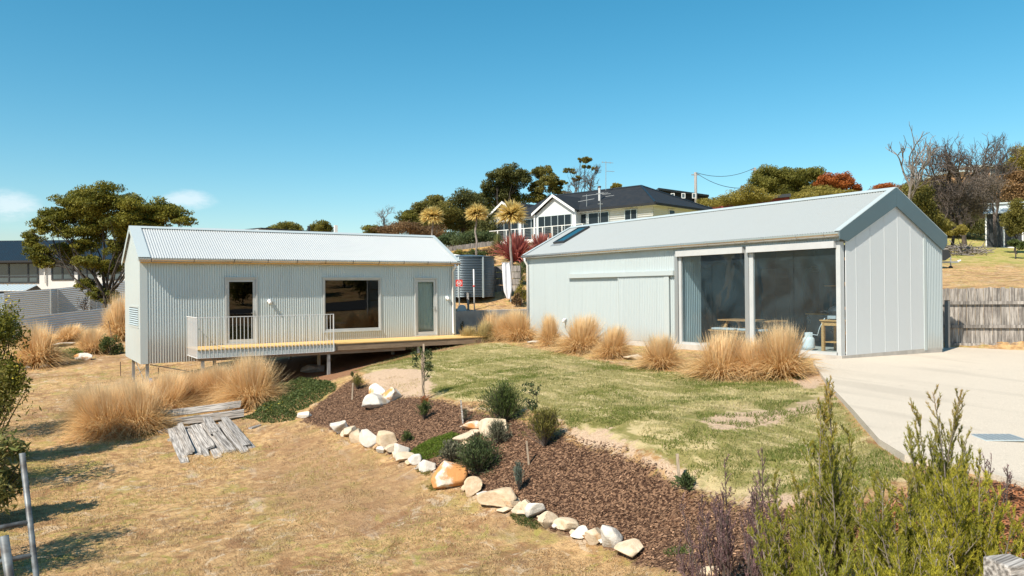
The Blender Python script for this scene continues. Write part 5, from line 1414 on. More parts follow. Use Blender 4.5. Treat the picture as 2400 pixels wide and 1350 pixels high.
rock(1165, 1165, 92, 60, 'rock_tan', 'wide blocky tan boulder in the edging row', EDGE, 152)
rock(1477, 1287, 66, 54, 'rock_cream', 'big cream block ending the edging row by purple shrubs', EDGE, 103)
rock(1668, 1340, 46, 30, 'rock_cream', 'pale rock with pink stain among the purple shrubs', None, 104)
rock(884, 915, 36, 34, 'rock_orange', 'pointed orange rock behind the pair in the upper mulch bed', None, 110); rock(880, 936, 62, 46, 'rock_white', 'broad white boulder with orange cap in the upper mulch bed', None, 153); rock(917, 921, 38, 40, 'rock_orange', 'orange topped rock right of the broad upper bed boulder', None, 112)
rock(1107, 997, 60, 26, 'rock_orange', 'flat burnt orange rock atop the middle bed cluster', None, 113); rock(1155, 1001, 70, 52, 'rock_cream', 'tall pale rock behind grey bush in the middle cluster', None, 114); rock(1093, 1026, 66, 42, 'rock_cream', 'squarish cream rock fronting the middle bed cluster', None, 115); rock(1100, 1042, 36, 18, 'rock_tan', 'small tan rock at the foot of the middle cluster', None, 116)
rock(730, 863, 48, 22, 'rock_grey', 'flat grey boulder in the shade under the deck', None, 117); rock(1055, 802, 50, 15, 'rock_white', 'long pale slab rock at the end of the deck', None, 118); rock(1252, 801, 28, 11, 'rock_white', 'small white rock between tussocks by the shed corner', None, 119); rock(1487, 838, 42, 14, 'rock_cream', 'pale flat rock between tussocks before the sliding door', None, 120)
rock(190, 836, 40, 22, 'rock_orange', 'orange faced rock beside green mound left of cottage', None, 121); rock(712, 972, 30, 18, 'rock_white', 'flat white stone at the lower edge of the groundcover', None, 122)
for i, (px, py, w) in enumerate(((100, 858, 26), (125, 853, 22), (148, 850, 20), (60, 862, 20))): rock(px, py, w, 10, 'rock_grey', ('low grey stone before the spiky straw tussock', 'low grey stone right of the spiky tussock foot', 'low grey stone nearest the bright green mound', 'low grey stone beside the yellow flowered shrub')[i], 'flat stones edging the left garden', 130+i)
rock(140, 808, 44, 10, 'rock_white', 'long pale flat rock behind the green mound', None, 140)

# ------------------------------------------------------------------ weathered timber pile
def ground_at(px, py, lift=0.0):
    q = GP(px, py); q[2] += lift; return q
TP = 'weathered timbers piled on the dry grass'
def timber(pa, pb, w, h, label, la=.0, lb=.0, holes=0, roll=0.0, name='weathered_board'):
    a_, b_ = ground_at(*pa, la+h/2-.015), ground_at(*pb, lb+h/2-.015)
    org = (a_+b_)/2; d = (b_-a_); L = np.linalg.norm(d); d /= L
    sd_ = np.cross(d, Z3); sd_ /= np.linalg.norm(sd_); u_ = np.cross(sd_, d)
    sd2 = sd_*math.cos(roll)+u_*math.sin(roll); u2 = -sd_*math.sin(roll)+u_*math.cos(roll)
    n = 8; r = random.Random(int(pa[0]*7+pb[1])); V = []; tw = r.uniform(-.05, .05); bow = r.uniform(-.012, .012)
    for i in range(n+1):
        s = i/n; xx = (s-.5)*L; ww = w*(1+.05*math.sin(s*5+pa[0]))*(.9 if i in (0, n) else 1); hh = h; yo = bow*math.sin(math.pi*s)*3; zo = bow*math.sin(math.pi*s); e_ = r.uniform(-.05, .05) if i in (0, n) else 0
        V += [(xx+e_, yo-ww/2, zo-hh/2), (xx, yo+ww/2, zo-hh/2), (xx-e_, yo+ww/2, zo+hh/2-tw*ww*s), (xx, yo-ww/2, zo+hh/2+tw*ww*s)]
    Q = [(3,2,1,0), (4*n, 4*n+1, 4*n+2, 4*n+3)]
    for i in range(n):
        for k in range(4): k2 = (k+1) % 4; Q.append((4*i+k, 4*i+k2, 4*i+4+k2, 4*i+4+k))
    t = thing(name, label, 'timber', org, TP)
    ob = MB().add(V, Q).build('board_body', MAT['grey_timber'], None); ob.parent = t
    mm = Matrix.Identity(4)
    for i in range(3): mm[i][0] = d[i]; mm[i][1] = sd2[i]; mm[i][2] = u2[i]
    ob.matrix_local = mm
    for k in range(holes):
        s = .45+k*.22; c_ = a_+d*L*s+u2*(h/2*1.13)-sd2*w*.1
        MB().obox(c_-d*.07-sd2*.02, d*.14, sd2*.045, u2*.004).build('slot_hole', MAT['interior_dark'], t)
    return t
timber((369, 1004), (572, 979), .16, .17, 'long grey fence post with slots lying on the pile', .06, .05, 3, name='weathered_post')
timber((378, 994), (564, 972), .16, .17, 'long grey split post at the back of the pile', .2, .2, 0, .2, name='weathered_post')
timber((360, 1003), (470, 990), .2, .14, 'dark short post end under the pile', .0, .0, 0, name='weathered_post')
BL = 'leftmost frayed grey board of the fan|board overlapping the leftmost frayed one|slim board under the overlapping pair|pale board in the left half of the fan|dark edged board left of mid fan|longest board in the middle of the fan|broken board beside the longest one|short thick board on top of mid fan|slim board right of the thick one|board tapering towards the dry straw|wide board in the right half of the fan|thin split board beside the wide one|outermost board pointing to the small offcut|stubby block resting on top of the fan'.split('|')
for i, lbl in enumerate(BL):
    s_ = i/12.0
    if i < 13:
        pa = (400+140*s_+random.uniform(-5, 5), 1022-18*s_+random.uniform(-7, 7)); pb = (428+168*s_+random.uniform(-6, 6), 1086-34*s_+random.uniform(-16, 4)); w = random.uniform(.12, .2); la = .10+.05*(i % 3)+random.uniform(0, .02); lb = .0+.035*(i % 3)
    else: pa, pb, w, la, lb = (484, 1002), (500, 1034), .2, .24, .18
    timber(pa, pb, w, .045, lbl, la, lb, 0, random.uniform(-.35, .35))
timber((378, 1012), (500, 1002), .25, .1, 'dark underlying sleeper supporting the fanned boards', 0, 0)
timber((398, 1032), (450, 1030), .2, .06, 'short cracked board under the fan', 0, 0); timber((585, 1006), (608, 999), .12, .05, 'small dark offcut right of the pile', 0, 0)

# ------------------------------------------------------------------ stakes
def stake(px0, py0, px1, py1, w, label, mat='stake', group=None):
    b_ = GP(px1, py1); t_ = P(px0, py0, depth(b_)); b_[2] -= .08
    s = thing('garden_stake', label, 'stake', b_, group); MB().beam(b_, t_, w, w, RH).build('stake_body', MAT[mat], s); return s
stake(827, 898, 825, 937, .035, 'pale timber stake near the small bush in upper bed')
stake(993, 806, 993, 940, .04, 'tall pale timber stake tied to the leafy sapling'); stake(988, 824, 991, 936, .03, 'thinner second stake behind the leafy sapling')
stake(1080, 938, 1086, 990, .03, 'grey stake behind the middle rock cluster', 'grey_timber'); stake(1234, 1034, 1240, 1087, .03, 'pale stake standing in the mulch by olive bush')
stake(1587, 1064, 1594, 1136, .035, 'brown stake at the lawn edge above dark seedling'); stake(282, 848, 283, 880, .02, 'thin rusty garden stake left of the cottage posts', 'rust')
stake(254, 752, 266, 806, .025, 'leaning rusty star picket in the left garden', 'rust'); stake(371, 862, 372, 888, .02, 'short dark rod under the cottage floor', 'rust')
bb = GP(362, 908); bo = thing('blue_tub', 'small blue plastic tub half hidden in golden grass', 'tub', bb)
MB().lathe(bb, [(.14,0),(.18,.02),(.2,.3),(.19,.32)], 16).build('tub_body', MAT['blue_plastic'], bo, smooth=True)

# ================================================================== VEGETATION GENERATORS
def ribbons(r, n, base, az, lean, L, droop, w, stations=(0, .4, .75, 1.0), tipw=.15, tint0=(0, 1)):
    """arched blades -> verts (n*7), tris ; lean from vertical, droop in sagging fraction"""
    dirh = np.stack([np.cos(az), np.sin(az), np.zeros(n)], 1)
    side = np.stack([-np.sin(az), np.cos(az), np.zeros(n)], 1)
    tw = r.uniform(-.7, .7, n); side = side*np.cos(tw)[:, None]+np.array([0, 0, 1.0])*np.sin(tw)[:, None]
    cols = []
    for s in stations:
        hor = L*(np.sin(lean)*s+droop*.55*s**2); zz = L*(np.cos(lean)*s-droop*s**2.3)
        c = base+dirh*hor[:, None]+np.array([0, 0, 1.0])*zz[:, None]
        cols.append(c)
    ws = [w*.7, w, w*.75]
    V = []
    for c, ww in zip(cols[:3], ws): V += [c-side*(ww/2)[:, None], c+side*(ww/2)[:, None]]
    V.append(cols[3])
    V = np.stack(V, 1).reshape(-1, 3)
    i = np.arange(n)*7
    T = np.stack([np.stack([i, i+1, i+2], 1), np.stack([i+1, i+3, i+2], 1), np.stack([i+2, i+3, i+4], 1), np.stack([i+3, i+5, i+4], 1), np.stack([i+4, i+5, i+6], 1)], 1).reshape(-1, 3)
    rr = r.random(n)
    tr_ = np.repeat(rr[:, None], 7, 1); tg = np.tile(np.array([0, 0, .2, .2, .65, .65, 1.0]), (n, 1))*r.uniform(.4, 1.0, (n, 1))
    return V, T, np.stack([tr_.ravel(), tg.ravel()], 1)
def tussock_mesh(seed, n=700, spread=1.0, w=.012, fine=False):
    """unit tussock about 1 high and 1.6 wide: drooping basal leaves under upright feathery stalks"""
    r = np.random.default_rng(seed)
    az = r.uniform(0, 2*np.pi, n); rad = .2*np.sqrt(r.random(n))
    base = np.stack([rad*np.cos(az), rad*np.sin(az), np.zeros(n)-.02], 1)
    az = az+r.normal(0, .5, n)
    up_ = r.random(n) < .42
    sw = r.uniform(-.18, .18, 2)              # the whole clump leans a little
    lean = np.where(up_, np.abs(r.normal(0, .27, n)), np.clip(np.abs(r.normal(.45, .38, n)), 0, 1.3)*spread)
    L = np.where(up_, r.uniform(.72, 1.12, n), r.uniform(.5, 1.0, n))
    droop = np.where(up_, r.uniform(.0, .16, n), r.uniform(.25, .8, n))
    V, T, ti = ribbons(r, n, base, az, lean, L, droop, np.full(n, w)*r.uniform(.6, 1.3, n), stations=(0, .36, .72, 1.0))
    V[:, :2] += V[:, 2:3]*sw
    V[:, 2] = np.maximum(V[:, 2], -.03)
    ti[:, 1] *= np.repeat(np.where(up_, 1.0, .6), 7); ti[:, 0] = np.where(np.repeat(up_, 7), .3+.7*ti[:, 0], ti[:, 0])
    return V, T, ti
TMESH = {}
def tussock_proto(kind, seed):
    key = (kind, seed)
    if key not in TMESH:
        n, sp, w = {'far': (1300, 1.0, .018), 'wide': (3000, 1.05, .011), 'near': (6000, 1.1, .0072)}[kind]
        TMESH[key] = tussock_mesh(seed, n, sp, w)
    return TMESH[key]
TOBJ = {}
def tussock(px, py, w, h, label, mat='tussock', kind='far', seed=0, group=None, rot=None, lean=(0, 0)):
    b_ = GP(px, py); d = depth(b_); W, H = w/F*d, h/F*d
    key = (kind, seed, mat)
    if key not in TOBJ:
        V, T, ti = tussock_proto(kind, seed)
        TOBJ[key] = fast('grass_blades', V, T, MAT[mat], None, ti); o = TOBJ[key]
    else:
        o = TOBJ[key].copy(); COL.objects.link(o)
    t = thing('tussock_grass', label, 'grass tussock', b_, group, rot if rot is not None else random.uniform(0, 6.28))
    o.parent = t; s = W/(1.55 if kind == 'near' else 1.25)*random.uniform(.9, 1.12); o.scale = (s, s, H/.98); o.rotation_euler = (lean[0], lean[1], 0)
    return t
SW = 'golden tussocks along the shed wall'
lbw = 'golden tussock grass growing against the corrugated shed wall'
for i, (px, py, w, h) in enumerate(((1178,797,72,66),(1222,798,80,80),(1290,812,60,80),(1362,826,104,92),(1432,838,96,80),(1552,863,118,84))): tussock(px, py, w, h, ORD[i]+' golden tussock from the retaining wall along the shed', 'tussock', 'wide', i % 3, SW)
for i, (px, py, w, h) in enumerate(((1688,884,140,118),(1768,884,120,100),(1835,886,132,132))): tussock(px, py, w, h, ('big golden tussock below the picnic table bay', 'middle tussock of three before the glazed bays', 'tallest golden tussock beside the driveway corner')[i], 'tussock', 'wide', (i+1) % 3, 'big tussocks before the glazed bays')
tussock(1098, 803, 56, 42, 'greenish tussock grass beside the far end of the deck', 'tussock_green', 'far', 11, 'green tussocks by the deck end'); tussock(1133, 801, 66, 54, 'greenish tussock grass beside the far end of the deck', 'tussock_green', 'far', 12, 'green tussocks by the deck end')
tussock(1152, 790, 60, 66, 'feathery pale tussock against the retaining wall', 'tussock', 'far', 13); tussock(1015, 813, 40, 28, 'small green tussock under the deck edge beside pale slab', 'tussock_green', 'far', 12)
tussock(1200, 790, 70, 62, 'feathery pale tussock at the shed corner by retaining wall', 'tussock', 'far', 14)
FG = 'golden tussocks massed below the cottage'
for i, (px, py, w, h, k) in enumerate(((255,1018,190,125,0),(330,1010,190,125,1),(385,968,170,100,2),(305,980,180,100,2),(455,944,150,82,0),(520,940,150,92,1),(592,950,165,122,2),(225,990,130,92,1),(420,940,150,72,1))):
    tussock(px, py, w, h, 'dense golden tussock in the mass below the raised cottage end', 'tussock', 'near', k, FG)
tussock(92, 858, 130, 108, 'spiky straw tussock by flat stones in the left garden', 'tussock', 'wide', 1); tussock(216, 828, 84, 66, 'straw tussock behind the orange faced rock', 'tussock', 'wide', 2)
tussock(278, 800, 60, 120, 'tall golden grass against the cottage gable end', 'tussock', 'far', 13); tussock(262, 790, 56, 80, 'tan feathery grass by the star picket', 'tussock', 'far', 14); tussock(160, 798, 80, 42, 'low tan grass under the corrugated fence', 'tussock', 'far', 13); tussock(60, 800, 80, 46, 'dry olive grass under the corrugated fence corner', 'tussock_green', 'far', 12)

def leafcloud(seed, clumps, n, size, aspect=.5, sub=10, spread=.33, shell=.55, upbias=.4):
    r = np.random.default_rng(seed)
    area = np.array([c[1][0]*c[1][2] for c in clumps]); cnt = np.maximum(8, (n*area/area.sum()).astype(int))
    Ps, Tn = [], []
    for (c, rad), k in zip(clumps, cnt):
        c = np.asarray(c, float); rad = np.asarray(rad, float)
        m = max(3, sub); dd_ = r.normal(size=(m, 3)); dd_ /= np.linalg.norm(dd_, axis=1)[:, None]
        sc_ = dd_*(shell+(1-shell)*r.random((m, 1)))*.82
        wt = r.uniform(.4, 1.0, m); ch = r.choice(m, k, p=wt/wt.sum())
        g = r.normal(size=(k, 3)); g /= np.linalg.norm(g, axis=1)[:, None]; g *= (r.random((k, 1))**.45)*spread
        p = sc_[ch]+g
        Ps.append(c+p*rad); Tn.append(np.clip(r.random(m)[ch]*.55+r.random(k)*.45, 0, 1))
    Pn = np.concatenate(Ps); tn = np.concatenate(Tn); k = len(Pn)
    d1 = r.normal(size=(k, 3)); d1[:, 2] += upbias*0; d1 /= np.linalg.norm(d1, axis=1)[:, None]
    nn = r.normal(size=(k, 3)); nn[:, 2] += upbias*2; d2 = np.cross(nn, d1); d2 /= (np.linalg.norm(d2, axis=1)[:, None]+1e-9)
    s = size*r.uniform(.6, 1.4, k)[:, None]
    V = np.stack([Pn-d1*s*.5, Pn+d2*s*aspect*.5, Pn+d1*s*.5, Pn-d2*s*aspect*.5], 1).reshape(-1, 3)
    i = np.arange(k)*4
    return V, np.stack([i, i+1, i+2, i+3], 1), np.stack([np.repeat(tn, 4), np.repeat(r.random(k), 4)], 1)
def limb(mb, a_, b_, r0, r1, rnd, n=5, bend=.12, sides=6):
    a_, b_ = np.asarray(a_, float), np.asarray(b_, float); L = np.linalg.norm(b_-a_)
    pts = []; o1 = np.array([rnd.gauss(0, 1) for _ in range(3)])*L*bend
    for i in range(n+1):
        s = i/n; pts.append(a_+(b_-a_)*s+o1*math.sin(math.pi*s)*.6+np.array([rnd.gauss(0, 1) for _ in range(3)])*L*.018*(0 < i < n))
    mb.tube(pts, [r0+(r1-r0)*i/n for i in range(n+1)], sides)
    return pts
def pclumps(lst, d, rnd, dz=.7, k=1.12):
    out = []
    for q in lst:
        px, py, rx, ry = q[:4]; dd_ = d+rnd.uniform(-1, 1)*rx/F*d*dz
        out.append((P(px, py, dd_), np.array([rx/F*d, rx/F*d*.8, ry/F*d])*k))
    return out
def tree(name, label, base, clumps, mat, n, size, bark='bark', group=None, tr=.16, seed=0, cat='tree', sub=20, aspect=.5, spread=.5, fork=.45, twigs=3, shell=.5):
    rnd = random.Random(seed); base = np.asarray(base, float)
    t = thing(name, label, cat, base, group)
    cen = np.mean([c for c, _ in clumps], 0); low = base+(cen-base)*fork
    mb = MB(); limb(mb, base-Z3*.15, low, tr, tr*.7, rnd, 5, .07, 8)
    for c, rad in clumps:
        st_ = base+(low-base)*rnd.uniform(.75, 1.0); pts = limb(mb, st_, c, tr*.45, tr*.12, rnd, 5, .1, 5)
        for _ in range(twigs):
            v = np.array([rnd.gauss(0, 1) for _ in range(3)]); v /= np.linalg.norm(v); limb(mb, pts[rnd.choice((3, 4))], c+v*rad*.8, tr*.16, tr*.04, rnd, 3, .1, 4)
    mb.build('trunk', MAT[bark], t, smooth=True)
    V, Q, ti = leafcloud(seed, clumps, n, size, aspect, sub, spread, shell)
    fast('crown', V, Q, MAT[mat], t, ti)
    return t
def bare_tree(name, label, base, H, spread, mat, seed, levels=5, tr=.12, group=None, up=.55, kids=(3, 4), lean=(0, 0), cat='tree', first=.3, gravity=0.0, top=None):
    rnd = random.Random(seed); base = np.asarray(base, float); t = thing(name, label, cat, base, group); mb = MB()
    def grow(p, d, L, r, lv):
        n = 3; pts = [p]; dd_ = d.copy()
        for i in range(n):
            dd_ = dd_+np.array([rnd.gauss(0, .16) for _ in range(3)])+Z3*(.06*up-gravity*.1); dd_ /= np.linalg.norm(dd_); pts.append(pts[-1]+dd_*L/n)
        mb.tube(pts, [r, r*.86, r*.74, r*.6], 5 if lv > 2 else 3, caps=False)
        if lv == 0: return
        for k in range(rnd.randint(*kids)):
            s = rnd.choice((1, 2, 3, 3)); v = np.array([rnd.gauss(0, 1) for _ in range(3)]); v -= dd_*(v @ dd_); v /= (np.linalg.norm(v)+1e-9)
            nd = dd_*(1-spread*.5)+v*spread*rnd.uniform(.5, 1.1)+Z3*up*.35; nd /= np.linalg.norm(nd)
            grow(pts[s], nd, L*rnd.uniform(.6, .85), r*.64, lv-1)
    d0 = np.array([lean[0], lean[1], 1.0]); d0 /= np.linalg.norm(d0)
    grow(base-Z3*.1, d0, H*first, tr, levels)
    if top is not None:
        A_ = np.array(mb.v); k = (top-base[2])/(A_[:, 2].max()-base[2]); A_ = base+(A_-base)*np.array([min(k, 1.35), min(k, 1.35), k]); mb.v = [tuple(q) for q in A_]
    mb.build('branches', MAT[mat], t)
    return t

# ---------------- big wattle left
tb_ = P(258, 712, 42); tb_[2] = gh(tb_[0], tb_[1])
rnd = random.Random(3)
cl_ = pclumps([(255,462,62,28),(190,478,58,28),(322,488,52,30),(150,512,48,26),(235,512,66,28),(112,528,32,20),(300,522,46,24),(75,560,22,18),(92,590,26,20),(106,614,22,13),(158,590,34,20),(198,575,28,16),(398,502,44,22),(432,520,26,10),(352,530,40,16),(292,545,26,20),(272,582,26,22),(256,628,32,20),(228,688,20,14),(254,694,24,18),(202,664,22,13),(205,612,30,16),(215,545,40,18),(330,512,40,16),(170,545,34,14)], 42, rnd, .7, 1.36)
tree('wattle_tree', 'large spreading wattle tree in front of the navy roofed house', tb_, cl_, 'leaf_wattle', 92000, .14, 'bark', None, .13, 5, sub=34, spread=.30, fork=.42, twigs=4, aspect=.42, shell=.35)
bt_ = P(185, 690, 44); bt_[2] = gh(bt_[0], bt_[1])
bare_tree('bare_branch', 'dead drooping branches beside the wattle trunk', bt_, 3.4, .8, 'twig', 31, 4, .05, None, .2)

# ---------------- trees on the hill behind the centre
HG = 'trees on the hill behind the cottage'
def hilltree(name, label, px, pyb, d, lst, mat, n, size, seed, tr=.2, bark='bark', group=HG, **kw):
    if d is None: b_ = GP(px, pyb); d = depth(b_)
    else: b_ = P(px, pyb, d); b_[2] = min(b_[2], gh(b_[0], b_[1]))
    return tree(name, label, b_, pclumps(lst, d, random.Random(seed)), mat, int(n*2.9), size*.8, bark, group, tr, seed, **kw)
hilltree('hill_tree', 'tall dark crowned wattle behind the left house gable', 1190, 560, 92, [(1200,404,38,22),(1170,418,36,22),(1222,420,28,22),(1185,445,44,26),(1145,438,22,16),(1130,462,26,14)], 'leaf_dark', 9000, .26, 51, .26, sub=22, spread=.34)
hilltree('hill_tree', 'tall olive wattle right of the dark crowned one', 1275, 560, 92, [(1270,406,30,18),(1290,425,28,16),(1255,440,26,18),(1300,445,26,12),(1268,466,48,14),(1318,430,14,8)], 'leaf_olive', 6500, .26, 52, .22, sub=18, spread=.32)
hilltree('hill_tree', 'thin scraggly tree with tufted crown above the house ridge', 1360, 540, 90, [(1372,382,20,13),(1362,375,12,8),(1335,402,18,9),(1348,420,16,9),(1328,455,20,8),(1392,395,10,7)], 'leaf_olive', 1600, .24, 53, .14, sub=7, spread=.3)
b_ = P(1385, 470, 88); bare_tree('bare_tree', 'bare twiggy tree rising behind the house roof ridge', b_, 4.6, .75, 'twig', 54, 5, .11, None, .6)
b_ = P(1345, 470, 88); bare_tree('bare_tree', 'leaning bare tree beside the tufted scraggly one', b_, 4.2, .8, 'twig', 57, 5, .1, None, .6)
hilltree('hill_tree', 'broad dark tree left of the palms on the hill', 1080, 575, 86, [(1088,472,36,24),(1055,490,34,24),(1115,480,28,22),(1075,515,50,26),(1120,515,34,26)], 'leaf_dark', 8000, .25, 55, .22, sub=14)
hilltree('hill_tree', 'olive tree with pale leaves above the cottage ridge end', 1015, 575, 84, [(1020,472,30,14),(1000,486,30,18),(1040,500,34,22),(1010,518,38,20),(985,505,26,16)], 'leaf_olive', 6500, .24, 56, .2, sub=14)
hilltree('hill_tree', 'low rounded green tree at the tail of the hill', 962, 570, 84, [(968,500,28,14),(952,515,30,14),(980,528,40,18)], 'leaf_hill', 4500, .24, 58, .16, sub=12)
hilltree('hill_shrub', 'brown twiggy scrub at the foot of the hill trees', 935, 575, 80, [(950,535,50,18),(910,542,40,12),(1000,545,50,18)], 'leaf_brown', 4500, .2, 59, .1, sub=14, cat='shrub')
hilltree('hill_shrub', 'dark green scrub below the bare hill tree', 880, 575, 82, [(870,540,26,12),(895,545,30,10)], 'leaf_hill', 2200, .22, 60, .1, cat='shrub')
b_ = P(905, 548, 82); bare_tree('bare_tree', 'pale bare domed tree at the far end of the hill', b_, 3.4, .8, 'twig_pale', 61, 5, .08, None, .5, kids=(3, 4))
hilltree('hill_shrub', 'dense deep green hedge below the hill trees', 1090, 590, 66, [(1060,562,34,16),(1100,560,40,18),(1140,560,34,16),(1030,566,26,12)], 'leaf_deep', 5000, .2, 62, .1, cat='shrub')
hilltree('hill_tree', 'continuous dusky canopy between the hill trees', 1120, 570, 94, [(1110,490,40,22),(1150,472,34,20),(1185,478,36,22),(1065,515,40,22),(1145,515,44,26),(1215,468,26,18),(1030,525,36,18),(1100,535,50,20)], 'leaf_hill', 6500, .26, 48, .16, sub=18)
hilltree('hill_shrub', 'dark bush mass between hill trees and house', 1160, 580, 80, [(1150,520,40,30),(1140,545,40,20),(1175,545,30,20)], 'leaf_dark', 4500, .22, 63, .12, cat='shrub')
for i, (px, py, w, h) in enumerate(((668,532,58,14),(640,540,34,10),(752,532,44,16),(1445,437,22,8))):
    hilltree('far_tree', ['round far tree over the flat roof end', 'low far tree at the flat roof corner', 'far tree beside the flat roof flue', 'small olive tree peeping over the hip roof'][i], px, 560 if i < 3 else 470, 100, [(px, py, w*.5, h*.8), (px-w*.3, py+4, w*.35, h*.6), (px+w*.3, py+5, w*.35, h*.6)], 'leaf_hill' if i != 3 else 'leaf_yellow', 2200, .26, 64+i, .14, group=None)

# ---------------- right hillside
RG = 'trees and bushes on the right hillside'
hilltree('hill_tree', 'dense rounded green tree on the right skyline', 1800, 480, 98, [(1800,405,32,16),(1830,412,30,18),(1785,430,36,20),(1815,445,40,22)], 'leaf_hill', 7500, .26, 71, .2, group=RG, sub=18)
hilltree('hill_tree', 'broad mid green tree in the right skyline row', 1875, 480, 98, [(1860,412,36,18),(1905,408,34,16),(1880,430,46,22),(1850,450,40,20)], 'leaf_hill', 8500, .26, 72, .2, group=RG, sub=18)
hilltree('hill_tree', 'orange red leaved tree at the end of the skyline row', 1965, 480, 94, [(1945,420,28,14),(1980,422,26,18),(1960,440,38,16),(2005,440,18,12),(1930,432,24,10)], 'leaf_red', 6000, .24, 73, .18, group=RG, sub=14)
hilltree('hill_shrub', 'yellow green scrub in front of the red leaved tree', 1930, 490, 88, [(1910,450,40,14),(1955,455,50,13),(1880,462,40,12),(1990,458,30,10)], 'leaf_yellow', 4500, .22, 74, .1, group=RG, cat='shrub')
hilltree('hill_shrub', 'olive scrub behind the hip roof of the house', 1690, 490, 84, [(1670,474,40,10),(1715,462,40,14),(1760,450,36,14),(1790,462,36,12),(1735,474,50,8)], 'leaf_yellow', 5000, .2, 75, .1, group=RG, cat='shrub')
hilltree('hill_shrub', 'small red leaved bush beside the dead tree', 2075, 470, 80, [(2075,436,26,7),(2060,442,18,6)], 'leaf_red', 900, .2, 76, .06, group=None, cat='shrub')
def bb_(px, py, d):
    q = P(px, py, d); q[2] = min(q[2], gh(q[0], q[1])); return q
b_ = bb_(2112, 500, 58)
bare_tree('dead_tree', 'tall pale dead tree with wide forking limbs beyond the shed gable', b_, 6.4, .62, 'twig_pale', 84, 5, .17, None, .75, kids=(2, 3), first=.36, top=P(2112, 298, 58)[2])
b_ = bb_(2190, 520, 62); bare_tree('bare_tree', 'bare dark twiggy tree right of the dead tree', b_, 6.2, .85, 'twig', 82, 6, .12, None, .4, kids=(3, 4), top=P(2190, 326, 62)[2])
b_ = bb_(2262, 530, 62); bare_tree('bare_tree', 'largest bare grey tree above the brush pile', b_, 6.8, .8, 'twig', 83, 6, .15, None, .5, kids=(3, 4), top=P(2262, 314, 62)[2])
b_ = bb_(2335, 500, 66); bare_tree('bare_tree', 'bare upright tree before the orange house', b_, 6.0, .75, 'twig', 85, 6, .12, None, .6, kids=(3, 4), top=P(2335, 318, 66)[2])
hilltree('hill_shrub', 'grey brown twiggy thicket under the bare trees', 2230, 560, 64, [(2210,450,46,26),(2262,455,52,28),(2240,490,60,30),(2290,480,40,30),(2320,430,40,24)], 'leaf_grey', 9000, .22, 86, .14, group=RG, cat='shrub', aspect=.16, sub=24)
hilltree('hill_shrub', 'dark olive bush behind the shed gable', 2150, 545, 60, [(2150,470,34,36),(2175,500,34,30),(2200,525,36,20),(2140,440,24,14)], 'leaf_olive', 6000, .2, 87, .12, group=RG, cat='shrub', sub=20)
hilltree('hill_shrub', 'deep olive thicket filling the slope behind the gable', 2190, 552, None, [(2210,552,26,14),(2150,500,34,30),(2130,470,40,30),(2170,455,40,26),(2185,505,44,34),(2160,530,30,20),(2225,530,44,22),(2200,480,40,24)], 'leaf_olive', 6500, .2, 94, .12, group=RG, cat='shrub', sub=24, spread=.4)
hilltree('hill_shrub', 'rusty brown scrub below the orange house', 2330, 540, 84, [(2280,430,44,20),(2330,425,44,18),(2300,465,46,22),(2350,470,40,24),(2385,480,40,26),(2335,505,44,20)], 'leaf_rust', 5500, .22, 95, .12, group=RG, cat='shrub', sub=20, spread=.4)
hilltree('hill_shrub', 'mixed olive and gold bush beyond the gable slope', 2215, 556, None, [(2165,470,30,26),(2190,440,30,18),(2200,500,34,30),(2225,535,30,18),(2185,535,26,18)], 'leaf_yellow', 3800, .2, 98, .1, group=RG, cat='shrub', sub=20)
hilltree('hill_shrub', 'dry grey brown thicket under the largest bare tree', 2300, 552, None, [(2290,470,44,30),(2320,500,34,24),(2260,440,44,24),(2300,520,30,18),(2340,450,36,26)], 'leaf_grey', 5200, .22, 99, .1, group=RG, cat='shrub', sub=24, aspect=.2)
hilltree('hill_shrub', 'dim green hedge along the top of the field', 2330, 560, 80, [(2300,530,34,16),(2345,528,40,18),(2270,520,30,18)], 'leaf_dark', 3500, .2, 96, .1, group=RG, cat='shrub')
hilltree('hill_shrub', 'brownish scrub on the crest left of the orange house', 2080, 480, 96, [(2060,448,34,10),(2110,446,36,12),(2160,436,40,14),(2210,425,40,14)], 'leaf_brown', 3200, .22, 97, .1, group=RG, cat='shrub')
hilltree('hill_shrub', 'shadowy brown bush above the brush pile', 2255, 556, None, [(2235,528,34,22),(2280,522,30,20),(2255,510,40,24),(2215,540,26,14)], 'leaf_brown', 4200, .18, 88, .1, group=RG, cat='shrub')
hilltree('hill_shrub', 'low yellow green bush at the foot of the bare tree', 2255, 555, 55, [(2255,538,16,10),(2240,545,12,7)], 'leaf_yellow', 1200, .14, 89, .06, group=RG, cat='shrub')
hilltree('hill_tree', 'golden green conifer at the top right', 2392, 560, 76, [(2388,362,24,22),(2402,388,30,28),(2374,390,20,22)], 'leaf_yellow', 4500, .2, 90, .16, group=RG)
hilltree('hill_tree', 'rusty orange leaved tree under the golden conifer', 2400, 570, 72, [(2380,425,30,24),(2400,450,36,26),(2365,455,24,20)], 'leaf_rust', 6000, .2, 91, .16, group=RG)
hilltree('field_tree', 'small rounded tree with reddish leaves before the grey field shed', 2382, 582, 56, [(2385,490,26,24),(2365,515,22,20),(2398,520,26,24),(2378,540,20,14)], 'leaf_olive', 4200, .15, 92, .08, group=None)
hilltree('hill_shrub', 'low dark bush at the field shed corner', 2378, 590, 52, [(2375,568,14,9),(2392,575,16,9)], 'leaf_green', 900, .13, 93, .05, group=None, cat='shrub')
